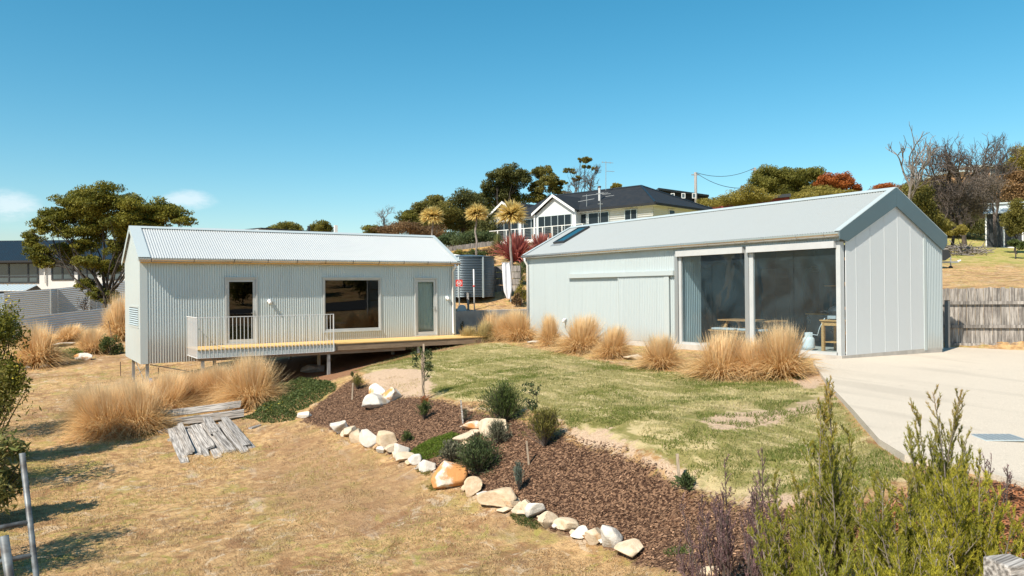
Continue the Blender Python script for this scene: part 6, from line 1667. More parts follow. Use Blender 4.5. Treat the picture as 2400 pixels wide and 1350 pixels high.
# brush pile
bpile = thing('brush_pile', 'heap of cut brown branches at the edge of the field', 'brush pile', P(2230, 560, 56)); mb = MB(); rr = random.Random(5)
for i in range(150):
    p = P(rr.uniform(2195, 2310), 560, 56+rr.uniform(-1.5, 2)); p[2] = gh(p[0], p[1])+rr.uniform(.02, .5)
    d = np.array([rr.gauss(0, 1), rr.gauss(0, 1), rr.gauss(0, .25)]); d /= np.linalg.norm(d); L = rr.uniform(.5, 1.8); mb.tube([p-d*L/2, p+d*L*.1+Z3*rr.uniform(-.08, .1), p+d*L/2], [.035, .025, .012], 4, caps=False)
o = mb.build('branches', MAT['twig_pale'], bpile); o['kind'] = 'stuff'

# ---------------- cabbage palms and flax in the garden behind the tank
def cordyline(px, pyh, pyb, d, hr, label, mat, seed, dead=True, trunk=.05, n=260, group=None):
    n = int(n*2.2); r = np.random.default_rng(seed); top_ = P(px, pyh, d); b_ = P(px, pyb, d); b_[2] = min(b_[2], gh(b_[0], b_[1]))
    t = thing('cabbage_palm', label, 'palm', b_, group)
    mb = MB(); limb(mb, b_-Z3*.1, top_, trunk*1.25, trunk*.9, random.Random(seed), 7, .012, 8); mb.build('trunk', MAT['bark_pale'], t, smooth=True)
    R = hr/F*d*1.25; az = r.uniform(0, 2*np.pi, n); lean = np.arccos(r.uniform(-.55 if dead else .0, 1, n))
    V, T, ti = ribbons(r, n, np.tile(top_, (n, 1)), az, lean, R*r.uniform(.75, 1.1, n), r.uniform(.02, .22, n), np.full(n, .055)*(d/37))
    fast('crown', V, T, MAT[mat], t, ti)
    return t
CG = 'straw headed cabbage palms behind the tank'
cordyline(1013, 507, 560, 42, 24, 'straw headed cabbage palm nearest the cottage ridge', 'leaf_cord', 201, n=300, group=CG)
cordyline(1117, 500, 636, 40, 23, 'straw headed cabbage palm on tall bare trunk behind the tank', 'leaf_cord', 202, n=300, group=CG)
cordyline(1198, 502, 700, 38, 32, 'largest straw headed cabbage palm beside the red flax', 'leaf_cord', 203, n=340, trunk=.06, group=CG)
def flax(px, py, w, h, mat, label, seed, n=240, ww=.06, group=None, d=None, name='flax_bush'):
    b_ = GP(px, py); d = depth(b_)
    r = np.random.default_rng(seed); R = w/F*d/2; H = h/F*d
    az = r.uniform(0, 2*np.pi, n); lean = np.clip(np.abs(r.normal(.25, .42, n)), 0, 1.3); rad = .2*R*np.sqrt(r.random(n))
    base = b_+np.stack([rad*np.cos(az), rad*np.sin(az), np.zeros(n)], 1)
    L = H*r.uniform(.75, 1.08, n)*(1-.1*lean); V, T, ti = ribbons(r, n, base, az+r.normal(0, .3, n), lean, L, r.uniform(.0, .45, n)*(.3+lean), np.full(n, ww))
    V = b_+(V-b_)*np.array([min(1.3, R/(H*.75)), min(1.3, R/(H*.75)), 1])
    t = thing(name, label, 'flax', b_, group); fast('leaves', V, T, MAT[mat], t, ti); return t
flax(1208, 612, 112, 74, 'leaf_flax', 'big crimson flax bush below the hillside house deck', 211, 420, .09, d=46); flax(1272, 606, 96, 66, 'leaf_flax', 'second crimson flax half hidden by the shed roof', 212, 320, .09, d=47)
flax(1166, 596, 44, 56, 'leaf_cord_green', 'dark green spiky bush left of the crimson flax', 213, 300, .06, d=48, name='spiky_bush')
flax(1148, 655, 40, 42, 'leaf_cord_green', 'green spiky plant behind the tank lid', 214, 160, .05, d=40, name='spiky_bush'); flax(1215, 668, 60, 58, 'leaf_cord_green', 'green spiky plant beside the shed corner', 215, 220, .05, d=38, name='spiky_bush'); flax(1170, 660, 40, 40, 'leaf_cord_green', 'green spiky plant beside the hanging cloth', 216, 160, .05, d=39, name='spiky_bush')
def bushat(name, label, base, clumps, mat, n, size, seed, cat='shrub', group=None, stem='twig', stems=6, sub=14, aspect=.4, spread=.36, sr=.012):
    t = thing(name, label, cat, base, group); rnd = random.Random(seed); mb = MB()
    for c, rad in clumps:
        for _ in range(stems): v = np.array([rnd.gauss(0, .5), rnd.gauss(0, .5), rnd.gauss(.2, .4)]); limb(mb, base-Z3*.03, c+v*rad*.8, sr, sr*.3, rnd, 3, .08, 4)
    mb.build('stems', MAT[stem], t)
    V, Q, ti = leafcloud(seed, clumps, n, size, aspect, sub, spread, .45); fast('foliage', V, Q, MAT[mat], t, ti); return t
def farbush(px, py, w, h, d, mat, label, seed, n=1500, size=.1, group=None):
    b_ = GP(px, py); d = depth(b_); W, H = w/F*d, h/F*d
    c = b_+Z3*H*.5; return bushat('garden_bush', label, b_, [(c, np.array([W/2, W/2, H/2])), (c+RH*W*.25-Z3*H*.15, np.array([W*.3, W*.3, H*.35])), (c-RH*W*.25-Z3*H*.1, np.array([W*.3, W*.3, H*.4]))], mat, n, size, seed, group=group)
farbush(1130, 632, 40, 20, 0, 'leaf_green', 'green tuft on the sandy terrace above the tank', 241, 900, .09); farbush(1100, 622, 44, 22, 0, 'leaf_sage', 'grey green clump by the white car', 242, 900, .09); farbush(1175, 640, 36, 22, 0, 'leaf_yellow', 'yellow clump under the crimson flax', 243, 900, .09); farbush(1080, 604, 50, 20, 0, 'leaf_hill', 'dark border bush below the hillside fence', 244, 1200, .1); farbush(1150, 590, 60, 24, 0, 'leaf_olive', 'olive bush at the end of the hillside fence', 245, 1400, .1); farbush(1235, 640, 50, 36, 0, 'leaf_deep', 'deep green bush between flax and shed roof', 246, 1300, .1); farbush(1110, 580, 80, 18, 0, 'leaf_dark', 'dark hedge along the hillside fence', 247, 1600, .1)
farbush(1222, 716, 34, 60, 37, 'leaf_yellow', 'yellow leaved bush against the shed corner', 220, 1800, .08); farbush(1212, 720, 26, 36, 36, 'leaf_brown', 'brown dry bush under the yellow leaved one', 221, 900, .08)
farbush(1060, 590, 40, 22, 55, 'leaf_sage', 'pale flowering bush at the terrace corner', 222, 900, .1); farbush(1120, 606, 46, 28, 50, 'leaf_green', 'green bush on the terrace behind the tall palm', 223, 1300, .1); farbush(1155, 600, 60, 26, 52, 'leaf_rust', 'pink tan grasses on the upper terrace', 224, 1200, .1); farbush(1095, 596, 40, 14, 54, 'leaf_green', 'low green border under the timber rail', 225, 900, .1); farbush(1140, 618, 50, 12, 47, 'leaf_sage', 'pale sandy ground plants on the terrace', 226, 700, .09)
farbush(1100, 752, 36, 30, 32.5, 'leaf_sage', 'greyish bush in front of the retaining wall', 227, 900, .07); farbush(1078, 790, 20, 44, 30, 'leaf_deep', 'dark green bush at the end of the deck', 228, 900, .07)
# left garden bushes
farbush(262, 830, 56, 60, 31, 'leaf_green', 'leafy green bush at the cottage gable end', 230, 2200, .08); farbush(168, 842, 62, 30, 30.5, 'leaf_lime', 'bright green mound beside the orange faced rock', 231, 2200, .06); farbush(160, 792, 50, 28, 36, 'leaf_green', 'loose green bush under the corrugated fence', 232, 1000, .08); farbush(230, 770, 50, 40, 36, 'leaf_sage', 'pale branching weeds before the corrugated fence', 233, 700, .07); farbush(90, 800, 60, 30, 34, 'leaf_brown', 'brown dry shrub behind the spiky straw tussock', 234, 900, .07)

# ---------------- bed plants
def bedbush(px, py, w, h, mat, label, seed, n, size, aspect=.3, upright=False, name='bed_shrub', stem='twig'):
    b_ = GP(px, py); d = depth(b_); W, H = w/F*d, h/F*d
    rnd = random.Random(seed)
    t = thing(name, label, 'shrub', b_); r = np.random.default_rng(seed)
    # many thin shoots fanning out, each carrying small leaves
    n = int(n*1.6); size = size*1.25; ns = max(24, int(n/24)); mb = MB(); LV = []; 
    az = r.uniform(0, 2*np.pi, ns); ln = np.abs(r.normal(0, .25 if upright else .55, ns)); ln = np.clip(ln, 0, 1.35)
    for i in range(ns):
        d_ = np.array([math.sin(ln[i])*math.cos(az[i]), math.sin(ln[i])*math.sin(az[i]), math.cos(ln[i])]); L = r.uniform(.55, 1.05)
        e_ = d_*L*np.array([W*.72, W*.72, H]) if not upright else d_*L*np.array([W*1.35, W*1.35, H])
        mid = e_*.55+Z3*H*.04; mb.tube([b_, b_+mid, b_+e_], [.006, .005, .002], 3, caps=False)
        k = max(6, int(n/ns)); s = r.uniform(.28, 1.05, k)**.8; LV.append(b_+mid[None]*np.minimum(s, .55)[:, None]/.55+(e_-mid)[None]*np.maximum(s-.55, 0)[:, None]/.45+r.normal(size=(k, 3))*W*.05)
    mb.build('stems', MAT[stem], t)
    Pn = np.concatenate(LV); k = len(Pn); dr = Pn-b_; dr /= (np.linalg.norm(dr, axis=1)[:, None]+1e-6)
    d1 = dr*.8+r.normal(size=(k, 3))*.5+np.array([0, 0, .3]); d1 /= np.linalg.norm(d1, axis=1)[:, None]; d2 = np.cross(d1, r.normal(size=(k, 3))); d2 /= np.linalg.norm(d2, axis=1)[:, None]
    s = size*r.uniform(.6, 1.4, k)[:, None]; V = np.stack([Pn, Pn+d1*s*.5+d2*s*aspect*.5, Pn+d1*s, Pn+d1*s*.5-d2*s*aspect*.5], 1).reshape(-1, 3)
    i = np.arange(k)*4; fast('foliage', V, np.stack([i, i+1, i+2, i+3], 1), MAT[mat], t, np.stack([np.repeat(r.random(k), 4), np.repeat(r.random(k), 4)], 1)); return t
bedbush(1182, 988, 108, 84, 'leaf_green', 'large feathery green shrub at the lawn edge of the bed', 301, 5200, .055, .16)
bedbush(1276, 1046, 78, 84, 'leaf_olive', 'upright olive green shrub beside the pale stake', 302, 4200, .05, .14, True)
bedbush(1168, 1042, 56, 50, 'leaf_sage', 'small grey green bush in front of the tall pale rock', 303, 2200, .045, .16)
bedbush(1120, 1112, 106, 80, 'leaf_deep', 'dense dark green rounded shrub beside the orange boulder', 304, 6000, .045, .22)
bedbush(1216, 1150, 30, 64, 'leaf_blue', 'slim upright blue green rosemary like plant in mulch', 305, 900, .035, .16, True)
bedbush(1062, 1082, 66, 46, 'leaf_sage', 'loose variegated sage coloured shrub behind white edging rocks', 306, 1900, .04, .4)
bedbush(994, 984, 34, 44, 'leaf_green', 'little shrub below the sapling with red tips', 307, 900, .035, .25, True); bedbush(995, 962, 24, 32, 'leaf_red', 'tuft of scarlet young shoots below the sapling', 308, 350, .035, .2, True)
bedbush(838, 912, 38, 34, 'leaf_olive', 'small olive bush next to the upper pale stake', 309, 900, .04, .15); bedbush(1092, 986, 26, 30, 'leaf_sage', 'wispy grey plant beside the grey stake', 310, 350, .035, .12)
bedbush(1606, 1150, 46, 32, 'leaf_deep', 'low dark green seedling at the lawn edge stake', 311, 900, .04, .35); bedbush(955, 1036, 28, 22, 'leaf_green', 'tiny green shrub behind the white edging rocks', 312, 500, .035, .3)
bedbush(914, 824, 36, 18, 'leaf_deep', 'low dark shrub in the shade of the deck edge', 313, 700, .05, .3); bedbush(826, 886, 12, 12, 'leaf_deep', 'tiny dark seedling on the sandy bank', 314, 160, .03, .4)
# saplings
def sapling(px, pyb, pyt, w, label, seed, n, mat, size=.06):
    b_ = GP(px, pyb); d = depth(b_); top_ = P(px+4, pyt, d); H = top_[2]-b_[2]; W = w/F*d
    t = thing('sapling', label, 'tree', b_); rnd = random.Random(seed); mb = MB(); limb(mb, b_-Z3*.05, top_, .012, .004, rnd, 6, .02, 5); cl2 = []
    for i in range(16):
        s = rnd.uniform(.45, 1.0); a_ = rnd.uniform(0, 6.28); e_ = b_+Z3*H*s+np.array([math.cos(a_), math.sin(a_), .5])*W*rnd.uniform(.2, .5); limb(mb, b_+Z3*H*(s-.08), e_, .005, .002, rnd, 3, .08, 3); cl2.append((e_, np.array([W*.22]*3)))
    mb.build('trunk', MAT['bark'], t); V, Q, ti = leafcloud(seed, cl2, n, size, .45, 6, .7, .1); fast('crown', V, Q, MAT[mat], t, ti)
    return t
sapling(992, 942, 826, 44, 'staked leafy sapling standing at the top of the mulch bed', 321, 620, 'leaf_deep'); sapling(1250, 1010, 908, 40, 'thin dark leaved sapling behind the olive shrub', 322, 380, 'leaf_deep', .05)

# ---------------- near heath shrubs on the right
def heath(base, H, seed, nst, label, mat, spread=.45, name='heath_shrub', dens=1.0, need=.024, nw=.0062, sidelen=.3, minlen=.55, stemmat='bark_pale', spires=0, group=None, topbias=None):
    r = np.random.default_rng(seed); base = np.asarray(base, float); t = thing(name, label, 'shrub', base, group); mb = MB(); segs = []
    def curve(p, d, L, k, wob, lift):
        pts = [p]; d = d.copy()
        for _ in range(k): d = d+r.normal(size=3)*wob+Z3*lift; d /= np.linalg.norm(d); pts.append(pts[-1]+d*L/k)
        return pts, d
    for i in range(nst):
        az = r.uniform(0, 2*np.pi); ln = abs(r.normal(0, spread)); d = np.array([math.sin(ln)*math.cos(az), math.sin(ln)*math.sin(az), math.cos(ln)])
        L = H*r.uniform(minlen, 1.0)*(1-.25*min(1, ln)); big = i < spires
        if big: d = np.array([d[0]*.25, d[1]*.25, 1.0]); d /= np.linalg.norm(d); L = H*r.uniform(1.05, 1.25)
        p0 = base+np.array([math.cos(az), math.sin(az), 0])*r.uniform(0, .12)
        pts, _ = curve(p0, d, L, 7, .05, .035); mb.tube(pts, list(np.linspace(.009 if H > 1 else .006, .002, 8)), 5, caps=False)
        for s in np.arange(.25, 1.0, .055/max(.6, H)):
            q = s*7; a_ = int(q); f_ = q-a_
            if a_ >= 7: break
            p = pts[a_]*(1-f_)+pts[a_+1]*f_; dd_ = pts[a_+1]-pts[a_]; dd_ /= np.linalg.norm(dd_); v = r.normal(size=3); v -= dd_*(v @ dd_); v /= np.linalg.norm(v)
            bl = sidelen*r.uniform(.5, 1.1)*(1.15-.75*s); bp, _ = curve(p, dd_*.6+v*.6, bl, 3, .08, .26); mb.tube(bp, [.004, .003, .0025, .0015], 3, caps=False)
            segs += [(bp[j], bp[j+1]) for j in range(3)]
            for _ in range(7):
                j = r.integers(0, 3); pp = bp[j]+(bp[j+1]-bp[j])*r.random(); v2 = r.normal(size=3); d2 = (bp[j+1]-bp[j])/np.linalg.norm(bp[j+1]-bp[j])*.7+v2*.26+Z3*.8; d2 /= np.linalg.norm(d2); segs.append((pp, pp+d2*bl*r.uniform(.25, .5)))
        segs += [(pts[j], pts[j+1]) for j in (5, 6)]
    mb.build('stems', MAT[stemmat], t)
    A = np.array([s[0] for s in segs]); B = np.array([s[1] for s in segs]); Ls = np.linalg.norm(B-A, axis=1); cnt = np.maximum(2, (Ls/.0075*dens).astype(int))
    ix = np.repeat(np.arange(len(A)), cnt); s = r.random(len(ix)); Pn = A[ix]+(B-A)[ix]*s[:, None]; dr = ((B-A)/(Ls[:, None]+1e-9))[ix]
    v = r.normal(size=Pn.shape); v -= dr*(v*dr).sum(1)[:, None]; v /= np.linalg.norm(v, axis=1)[:, None]
    d1 = dr*.95+v*.55; d1 /= np.linalg.norm(d1, axis=1)[:, None]; d2 = np.cross(d1, r.normal(size=Pn.shape)); d2 /= np.linalg.norm(d2, axis=1)[:, None]; sz = need*r.uniform(.7, 1.3, len(ix))[:, None]
    V = np.stack([Pn-d2*nw*.5, Pn+d2*nw*.5, Pn+d1*sz], 1).reshape(-1, 3); i = np.arange(len(ix))*3
    zz = np.clip((Pn[:, 2]-base[2])/H, 0, 1.2); seg_t = r.random(len(A))[ix]
    tg = np.clip((zz-.75)*2.2, 0, 1)*seg_t
    fast('foliage', V, np.stack([i, i+1, i+2], 1), MAT[mat], t, np.stack([np.repeat(.5*seg_t+.5*r.random(len(ix)), 3), np.repeat(tg, 3)], 1))
    return t
def nb_(px, d):
    q = P(px, 1000, d); q[2] = gh(q[0], q[1]); return q
NG = 'heath shrubs massed by the driveway'
def Htop(b_, px, py): return P(px, py, depth(b_))[2]-b_[2]
for i, (px, pyt, d, nst, sp, lb, mt, kw) in enumerate((
  (1975, 985, 6.2, 22, .17, 'tall spired heath shrub with bare brown tips beside the lawn', 'leaf_heath', dict(spires=4, sidelen=.26)),
  (2200, 985, 6.4, 20, .17, 'tall heath shrub with olive tips against the pale driveway', 'leaf_heath', dict(spires=4, sidelen=.28)),
  (2270, 1075, 5.4, 38, .36, 'golden yellow heath shrub in front of the driveway edge', 'leaf_heath_gold', dict(sidelen=.26)),
  (2110, 1095, 5.6, 34, .42, 'dense middle heath shrub with rusty shoots', 'leaf_heath', dict(sidelen=.26)),
  (1860, 1105, 6.0, 24, .26, 'smaller dark green heath shrub beside the purple ones', 'leaf_heath', dict(sidelen=.24)),
  (1985, 1205, 5.0, 30, .42, 'low heath shrub at the front of the mass', 'leaf_heath', dict(sidelen=.24)),
  (2200, 1200, 4.7, 28, .40, 'low golden heath shrub beside the timber post', 'leaf_heath_gold', dict(sidelen=.22)))):
    b_ = nb_(px, d); heath(b_, max(.5, Htop(b_, px, pyt)), 400+i, nst, lb, mt, sp, group=NG, dens=1.6, **kw)
for i, (px, pyt, d, nst, lb) in enumerate(((1700, 1130, 7.4, 11, 'purple stemmed wiry shrub left of the heath mass'), (1770, 1100, 7.2, 9, 'taller purple wiry shrub with upright spires'), (1640, 1215, 7.0, 10, 'low purple wiry shrub nearest the edging rocks'), (1810, 1180, 6.6, 6, 'thin purple shrub touching the green heath'))):
    b_ = nb_(px, d); heath(b_, Htop(b_, px, pyt), 430+i, nst, lb, 'leaf_purple', .24, 'purple_shrub', 1.0, .022, .0065, .2, .6, 'leafless' if 'leafless' in MAT else 'twig', 1, 'purple wiry shrubs')
b_ = nb_(2330, 7.0); heath(b_, Htop(b_, 2330, 1060), 440, 4, 'sparse reddish twigs beside the drain grate', 'leaf_purple', .5, 'purple_shrub', .4, .018, .006, .16, .6, 'twig')
# ---------------- left edge bushes (some just out of frame, casting the shadows on the grass)
def leafy(px, pyb, w, h, d, mat, label, seed, n, size, aspect, fl=0, name='edge_shrub', group=None):
    b_ = P(px, pyb, d); b_[2] = gh(b_[0], b_[1]); H = h; W = w
    rnd = random.Random(seed); cl2 = [(b_+np.array([rnd.uniform(-.35, .35)*W, rnd.uniform(-.35, .35)*W, H*rnd.uniform(.25, .82)]), np.array([W*.28, W*.28, H*.2])) for _ in range(9)]
    t = bushat(name, label, b_, cl2, mat, n, size, seed, stem='bark', stems=5, sub=16, aspect=aspect, spread=.4, sr=.02, group=group)
    if fl:
        V, Q, ti = leafcloud(seed+1, [(c+Z3*rad[2]*.3, rad*1.08) for c, rad in cl2], fl, .04, .9, 8, .4, .8); fast('flowers', V, Q, MAT['flower'], t, ti)['kind'] = 'stuff'
    return t
leafy(-48, 1000, 2.1, 3.6, 16.5, 'leaf_wattle', 'tall shrub with yellow flowers at the left edge', 501, 15000, .10, .3, 900)
leafy(-75, 1060, 1.5, 1.9, 12.5, 'leaf_big', 'large leaved green shrub below the yellow flowering one', 502, 5200, .15, .26)
leafy(-215, 1100, 3.2, 3.6, 13.8, 'leaf_olive', 'broad shrub left of the large leaved one', 503, 7000, .09, .3); leafy(-215, 1250, 2.0, 3.2, 10.0, 'leaf_olive', 'shrub by the pipe frame casting dappled shade', 504, 5000, .09, .3)
leafy(-150, 1000, 2.6, 3.2, 18.5, 'leaf_olive', 'shrub behind the yellow flowering one', 505, 5000, .1, .3)

# ---------------- trees across the road behind the camera (seen in the window reflections)
for i, (x, y, H, W, m_) in enumerate(((28, -22, 5, 5, 'leaf_hill'), (36, -30, 6, 6, 'leaf_olive'), (20, -26, 5.5, 5, 'leaf_hill'), (46, -36, 7, 7, 'leaf_hill'), (14, -34, 6, 6, 'leaf_olive'), (8, -24, 4, 4, 'leaf_yellow'), (34, -18, 3.4, 4.5, 'leaf_brown'), (56, -48, 8, 8, 'leaf_hill'), (26, -40, 7, 7, 'leaf_olive'))):
    b_ = np.array([x, y, gh(x, y)]); rnd = random.Random(600+i); cl2 = [(b_+np.array([rnd.uniform(-.38, .38)*W, rnd.uniform(-.38, .38)*W, H*rnd.uniform(.35, .85)]), np.array([W*.3, W*.3, H*.17])) for _ in range(8)]
    tree('roadside_tree', ['round tree across the road', 'olive wattle across the road', 'second round tree across the road', 'large dark tree up the road bank', 'wattle on the road bank', 'small yellowish tree by the road', 'brown bush by the road', 'tallest dark tree on the bank', 'broad olive tree on the bank'][i]+' behind the viewpoint', b_, cl2, m_, 3500, .3, 'bark', 'trees across the road', .18, 600+i)

# road behind the viewpoint and the scrub along its far side (they show in the window glass)
rxs = np.arange(-40, 80.1, 1.0); rys = np.linspace(-13.5, -7.0, 8)
RX_, RY_ = np.meshgrid(rxs, rys); RY_ = RY_-.0025*(RX_-10)**2*.6
RZ_ = GH(RX_.ravel(), RY_.ravel())+.05; ii = np.arange(RX_.size).reshape(RX_.shape)
plain('asphalt', (.05, .05, .052), (.035, .035, .037), 30, .9)
rd_ = fast('road', np.stack([RX_.ravel(), RY_.ravel(), RZ_], 1), np.stack([ii[:-1, :-1], ii[:-1, 1:], ii[1:, 1:], ii[1:, :-1]], -1).reshape(-1, 4), MAT['asphalt'], smooth=True); rd_['kind'] = 'structure'
for i in range(11):
    x = 6+i*3.6; y = -16.5-.0015*(x-10)**2-(i % 3)*1.2; b_ = np.array([x, y, gh(x, y)]); rnd = random.Random(660+i); H = rnd.uniform(1.6, 3.2); W = rnd.uniform(2.6, 4.0)
    cl2 = [(b_+np.array([rnd.uniform(-.35, .35)*W, rnd.uniform(-.35, .35)*W, H*rnd.uniform(.3, .8)]), np.array([W*.3, W*.3, H*.24])) for _ in range(6)]
    tree('roadside_shrub', ORD[i]+' scrub bush along the road bank behind the viewpoint', b_, cl2, ('leaf_hill', 'leaf_olive', 'leaf_brown')[i % 3], 2200, .24, 'bark', 'scrub along the road bank', .06, 660+i, cat='shrub')

# ================================================================== GROUND STUFF
def sample_mask(arr, x, y):
    i = np.clip(np.searchsorted(GX, x)-1, 0, nx-1); j = np.clip(np.searchsorted(GY, y)-1, 0, ny-1); return arr[j, i]
def polar(n, r0, r1, seed, power=1.0):
    r = np.random.default_rng(seed); rad = r0+(r1-r0)*r.random(n)**power; a_ = YAW+r.uniform(-.60, .60, n)
    return rad*np.sin(a_), rad*np.cos(a_), r
def stuff(name, label, cat, V, Fq, mat, ti):
    o = fast(name, V, Fq, MAT[mat], None, ti); o['kind'] = 'stuff'; return tag(o, label, cat)
def blades(x, y, r, h, w, lean):
    n = len(x); z = GH(x, y)-.006; a_ = r.uniform(0, 2*np.pi, n); L = h*r.uniform(.5, 1.3, n); ln = r.uniform(*lean, n); B = np.stack([x, y, z], 1)
    b_ = r.uniform(0, 2*np.pi, n); sd_ = np.stack([np.cos(b_), np.sin(b_), np.zeros(n)], 1)*(w*r.uniform(.6, 1.4, n)/2)[:, None]
    tip = B+np.stack([np.cos(a_)*np.sin(ln), np.sin(a_)*np.sin(ln), np.cos(ln)], 1)*L[:, None]
    V = np.stack([B-sd_, B+sd_, tip], 1).reshape(-1, 3); i = np.arange(n)*3; return V, np.stack([i, i+1, i+2], 1)
x, y, r = polar(380000, 7.5, 34, 901, 1.15)
lw, mu, sa, un, rd = (sample_mask(m_, x, y) for m_ in (m_lawn, m_mulch, m_sand, m_under, m_red))
dv_ = sdist(DRIVE, x, y)
cl_n = vnoise(x, y, 1.6, 11)*.6+vnoise(x, y, 4.3, 12)*.4
br_ = sample_mask(m_brown, x, y)
okd = (lw < .35) & (mu < .35) & (un < .4) & (rd < .4) & (dv_ < -.05) & (x < 16.2) & (cl_n > .40+.12*br_) & (y < 33)
xs_, ys_ = x[okd], y[okd]; n = len(xs_)
V, T = blades(xs_, ys_, r, .055, .013, (.4, 1.35)); g_ = np.clip((vnoise(xs_, ys_, .8, 21)-.52)*4, 0, 1)
stuff('dry_grass', 'short dry straw coloured grass covering the lower yard', 'grass', V, T, 'dry_blade', np.stack([np.repeat(r.random(n), 3), np.repeat(g_*r.random(n), 3)], 1))
x, y, r = polar(420000, 7.5, 30, 902, 1.0)
lw, sa, mu = (sample_mask(m_, x, y) for m_ in (m_lawn, m_sand, m_mulch)); dv_ = sdist(DRIVE, x, y)
c1 = vnoise(x, y, 1.0, 31)*.5+vnoise(x, y, 2.7, 32)*.5
okl = (lw > .5) & (mu < .5) & (dv_ < -.03) & (sa*1.1+.30 < c1+.28)
xs_, ys_ = x[okl], y[okl]; n = len(xs_); V, T = blades(xs_, ys_, r, .05, .016, (.25, 1.15)); g_ = np.clip((vnoise(xs_, ys_*2.2, .7, 33)-.34)*3.4, 0, 1)
stuff('lawn_grass', 'patchy green lawn grass in front of the shed', 'grass', V, T, 'lawn_blade', np.stack([np.repeat(r.random(n), 3), np.repeat(g_*r.uniform(.4, 1, n), 3)], 1))
# darker taller tufts on the right part of the lawn and along its edges
x, y, r = polar(520000, 7.5, 24, 903, 1.0)
lw = sample_mask(m_lawn, x, y); c1 = vnoise(x, y, 1.5, 41)*.55+vnoise(x, y, 3.9, 42)*.45; dv_ = sdist(DRIVE, x, y)
edge_ = np.exp(-((x-8.2)/.5)**2)*.14+np.clip((x-9)/6, 0, 1)*np.clip((14-y)/6, 0, 1)*.10
okt = (lw > .45) & (dv_ < -.03) & (c1+edge_ > .635) & (y < 17)
xs_, ys_ = x[okt], y[okt]; n = len(xs_); V, T = blades(xs_, ys_, r, .06, .012, (.2, 1.1))
stuff('lawn_tufts', 'darker green tufts of couch grass in the patchy lawn', 'grass', V, T, 'lawn_blade', np.stack([np.repeat(r.random(n)*.45, 3), np.zeros(n*3)], 1))
# bark chips
x, y, r = polar(210000, 7, 24, 904, 1.0)
mu, rd, un = (sample_mask(m_, x, y) for m_ in (m_mulch, m_red, m_under)); okm = ((mu > .45) | (rd > .5) | ((un > .6) & (y < 25) & (r.random(len(x)) < .25))) & (sdist(DRIVE, x, y) < -.02)
xs_, ys_ = x[okm], y[okm]; rdm = np.maximum(rd[okm], (un[okm] > .6)*.8); n = len(xs_); z = GH(xs_, ys_)+r.uniform(.0, .022, n); a_ = r.uniform(0, 2*np.pi, n); tl = r.normal(0, .28, n)
d1 = np.stack([np.cos(a_)*np.cos(tl), np.sin(a_)*np.cos(tl), np.sin(tl)], 1)*r.uniform(.010, .028, n)[:, None]; d2 = np.stack([-np.sin(a_), np.cos(a_), r.normal(0, .3, n)], 1)*r.uniform(.006, .011, n)[:, None]; B = np.stack([xs_, ys_, z], 1)
V = np.stack([B-d1-d2, B+d1-d2*.6, B+d1*.9+d2, B-d1*.8+d2*.8], 1).reshape(-1, 4, 3).reshape(-1, 3); i = np.arange(n)*4
stuff('bark_chips', 'brown bark chip mulch spread over the sloping bed', 'mulch', V, np.stack([i, i+1, i+2, i+3], 1), 'chip', np.stack([np.repeat(r.random(n)**1.6, 4), np.repeat(rdm*r.uniform(.4, 1, n), 4)], 1))
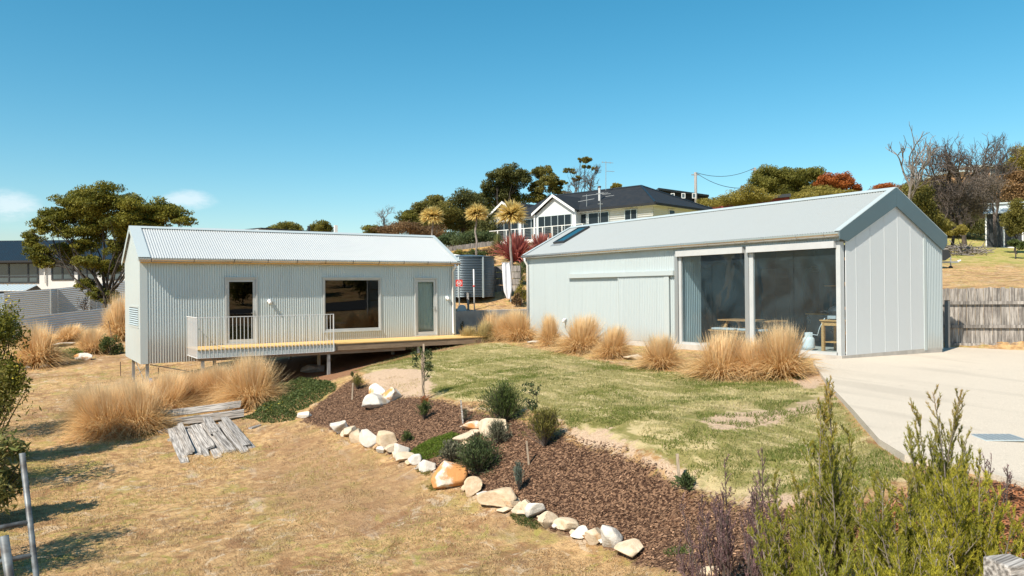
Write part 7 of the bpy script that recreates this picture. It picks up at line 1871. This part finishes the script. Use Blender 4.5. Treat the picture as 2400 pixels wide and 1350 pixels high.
# green groundcover mat with yellow flowers below the deck, lime mat by the rocks
def mat_patch(poly, n, size, h, mat, label, seed, name, asp=.5, cat='groundcover'):
    pl = pxpoly(poly); a_ = np.array(pl); r = np.random.default_rng(seed); x = r.uniform(a_[:, 0].min(), a_[:, 0].max(), n*3); y = r.uniform(a_[:, 1].min(), a_[:, 1].max(), n*3)
    s = sdist(pl, x, y)+.25*(vnoise(x, y, 3, seed)-.5); k = np.where(s > 0)[0][:n]; x, y, s = x[k], y[k], s[k]; n = len(x)
    z = GH(x, y)+h*r.uniform(0, 1, n)*sst(0, .35, s)*(.5+vnoise(x, y, 5, seed+1)); Pn = np.stack([x, y, z], 1)
    d1 = r.normal(size=(n, 3)); d1[:, 2] = np.abs(d1[:, 2])*.8; d1 /= np.linalg.norm(d1, axis=1)[:, None]; d2 = np.cross(d1, r.normal(size=(n, 3))); d2 /= np.linalg.norm(d2, axis=1)[:, None]; sz = size*r.uniform(.6, 1.4, n)[:, None]
    V = np.stack([Pn, Pn+d1*sz*.5+d2*sz*asp*.5, Pn+d1*sz, Pn+d1*sz*.5-d2*sz*asp*.5], 1).reshape(-1, 3); i = np.arange(n)*4
    return stuff(name, label, cat, V, np.stack([i, i+1, i+2, i+3], 1), mat, np.stack([np.repeat(r.random(n), 4)]*2, 1))
GCP = [(575,985),(600,960),(640,915),(690,900),(740,893),(785,898),(782,915),(740,940),(700,965),(690,985),(640,992)]
mat_patch(GCP, 18000, .05, .17, 'leaf_green', 'dense green groundcover mat below the shaded deck', 701, 'groundcover'); mat_patch([(590,975),(640,925),(700,915),(690,970),(620,985)], 60, .05, .2, 'flower', 'scattered yellow flowers on the groundcover mat', 702, 'groundcover_flowers', .9, 'flowers')
mat_patch([(958,1062),(985,1042),(1060,1010),(1078,1018),(1070,1040),(1040,1065),(1000,1080)], 9000, .035, .10, 'leaf_lime', 'bright lime green low mat plant among the rocks', 703, 'lime_groundcover', .3)
mat_patch([(985,1100),(1010,1098),(1020,1130),(1040,1150),(1010,1150)], 1400, .05, .08, 'leaf_olive', 'weedy green tufts at the foot of the orange boulder', 704, 'weeds', .15); mat_patch([(1195,1205),(1250,1215),(1260,1240),(1215,1230)], 900, .05, .07, 'leaf_green', 'green weeds in front of the edging rocks', 705, 'weeds', .15); mat_patch([(1570,1285),(1620,1282),(1625,1300),(1580,1302)], 500, .05, .06, 'leaf_green', 'green weed patch in mulch beside purple shrubs', 706, 'weeds', .15)
mat_patch([(420,1075),(600,1050),(610,1062),(540,1085),(450,1098)], 1800, .09, .07, 'tussock', 'rusty dry straw round the fanned boards', 707, 'dry_straw', .06); mat_patch([(310,1010),(360,1005),(365,1022),(320,1028)], 600, .06, .1, 'leaf_green', 'green weeds at the end of the timber pile', 708, 'weeds', .2)
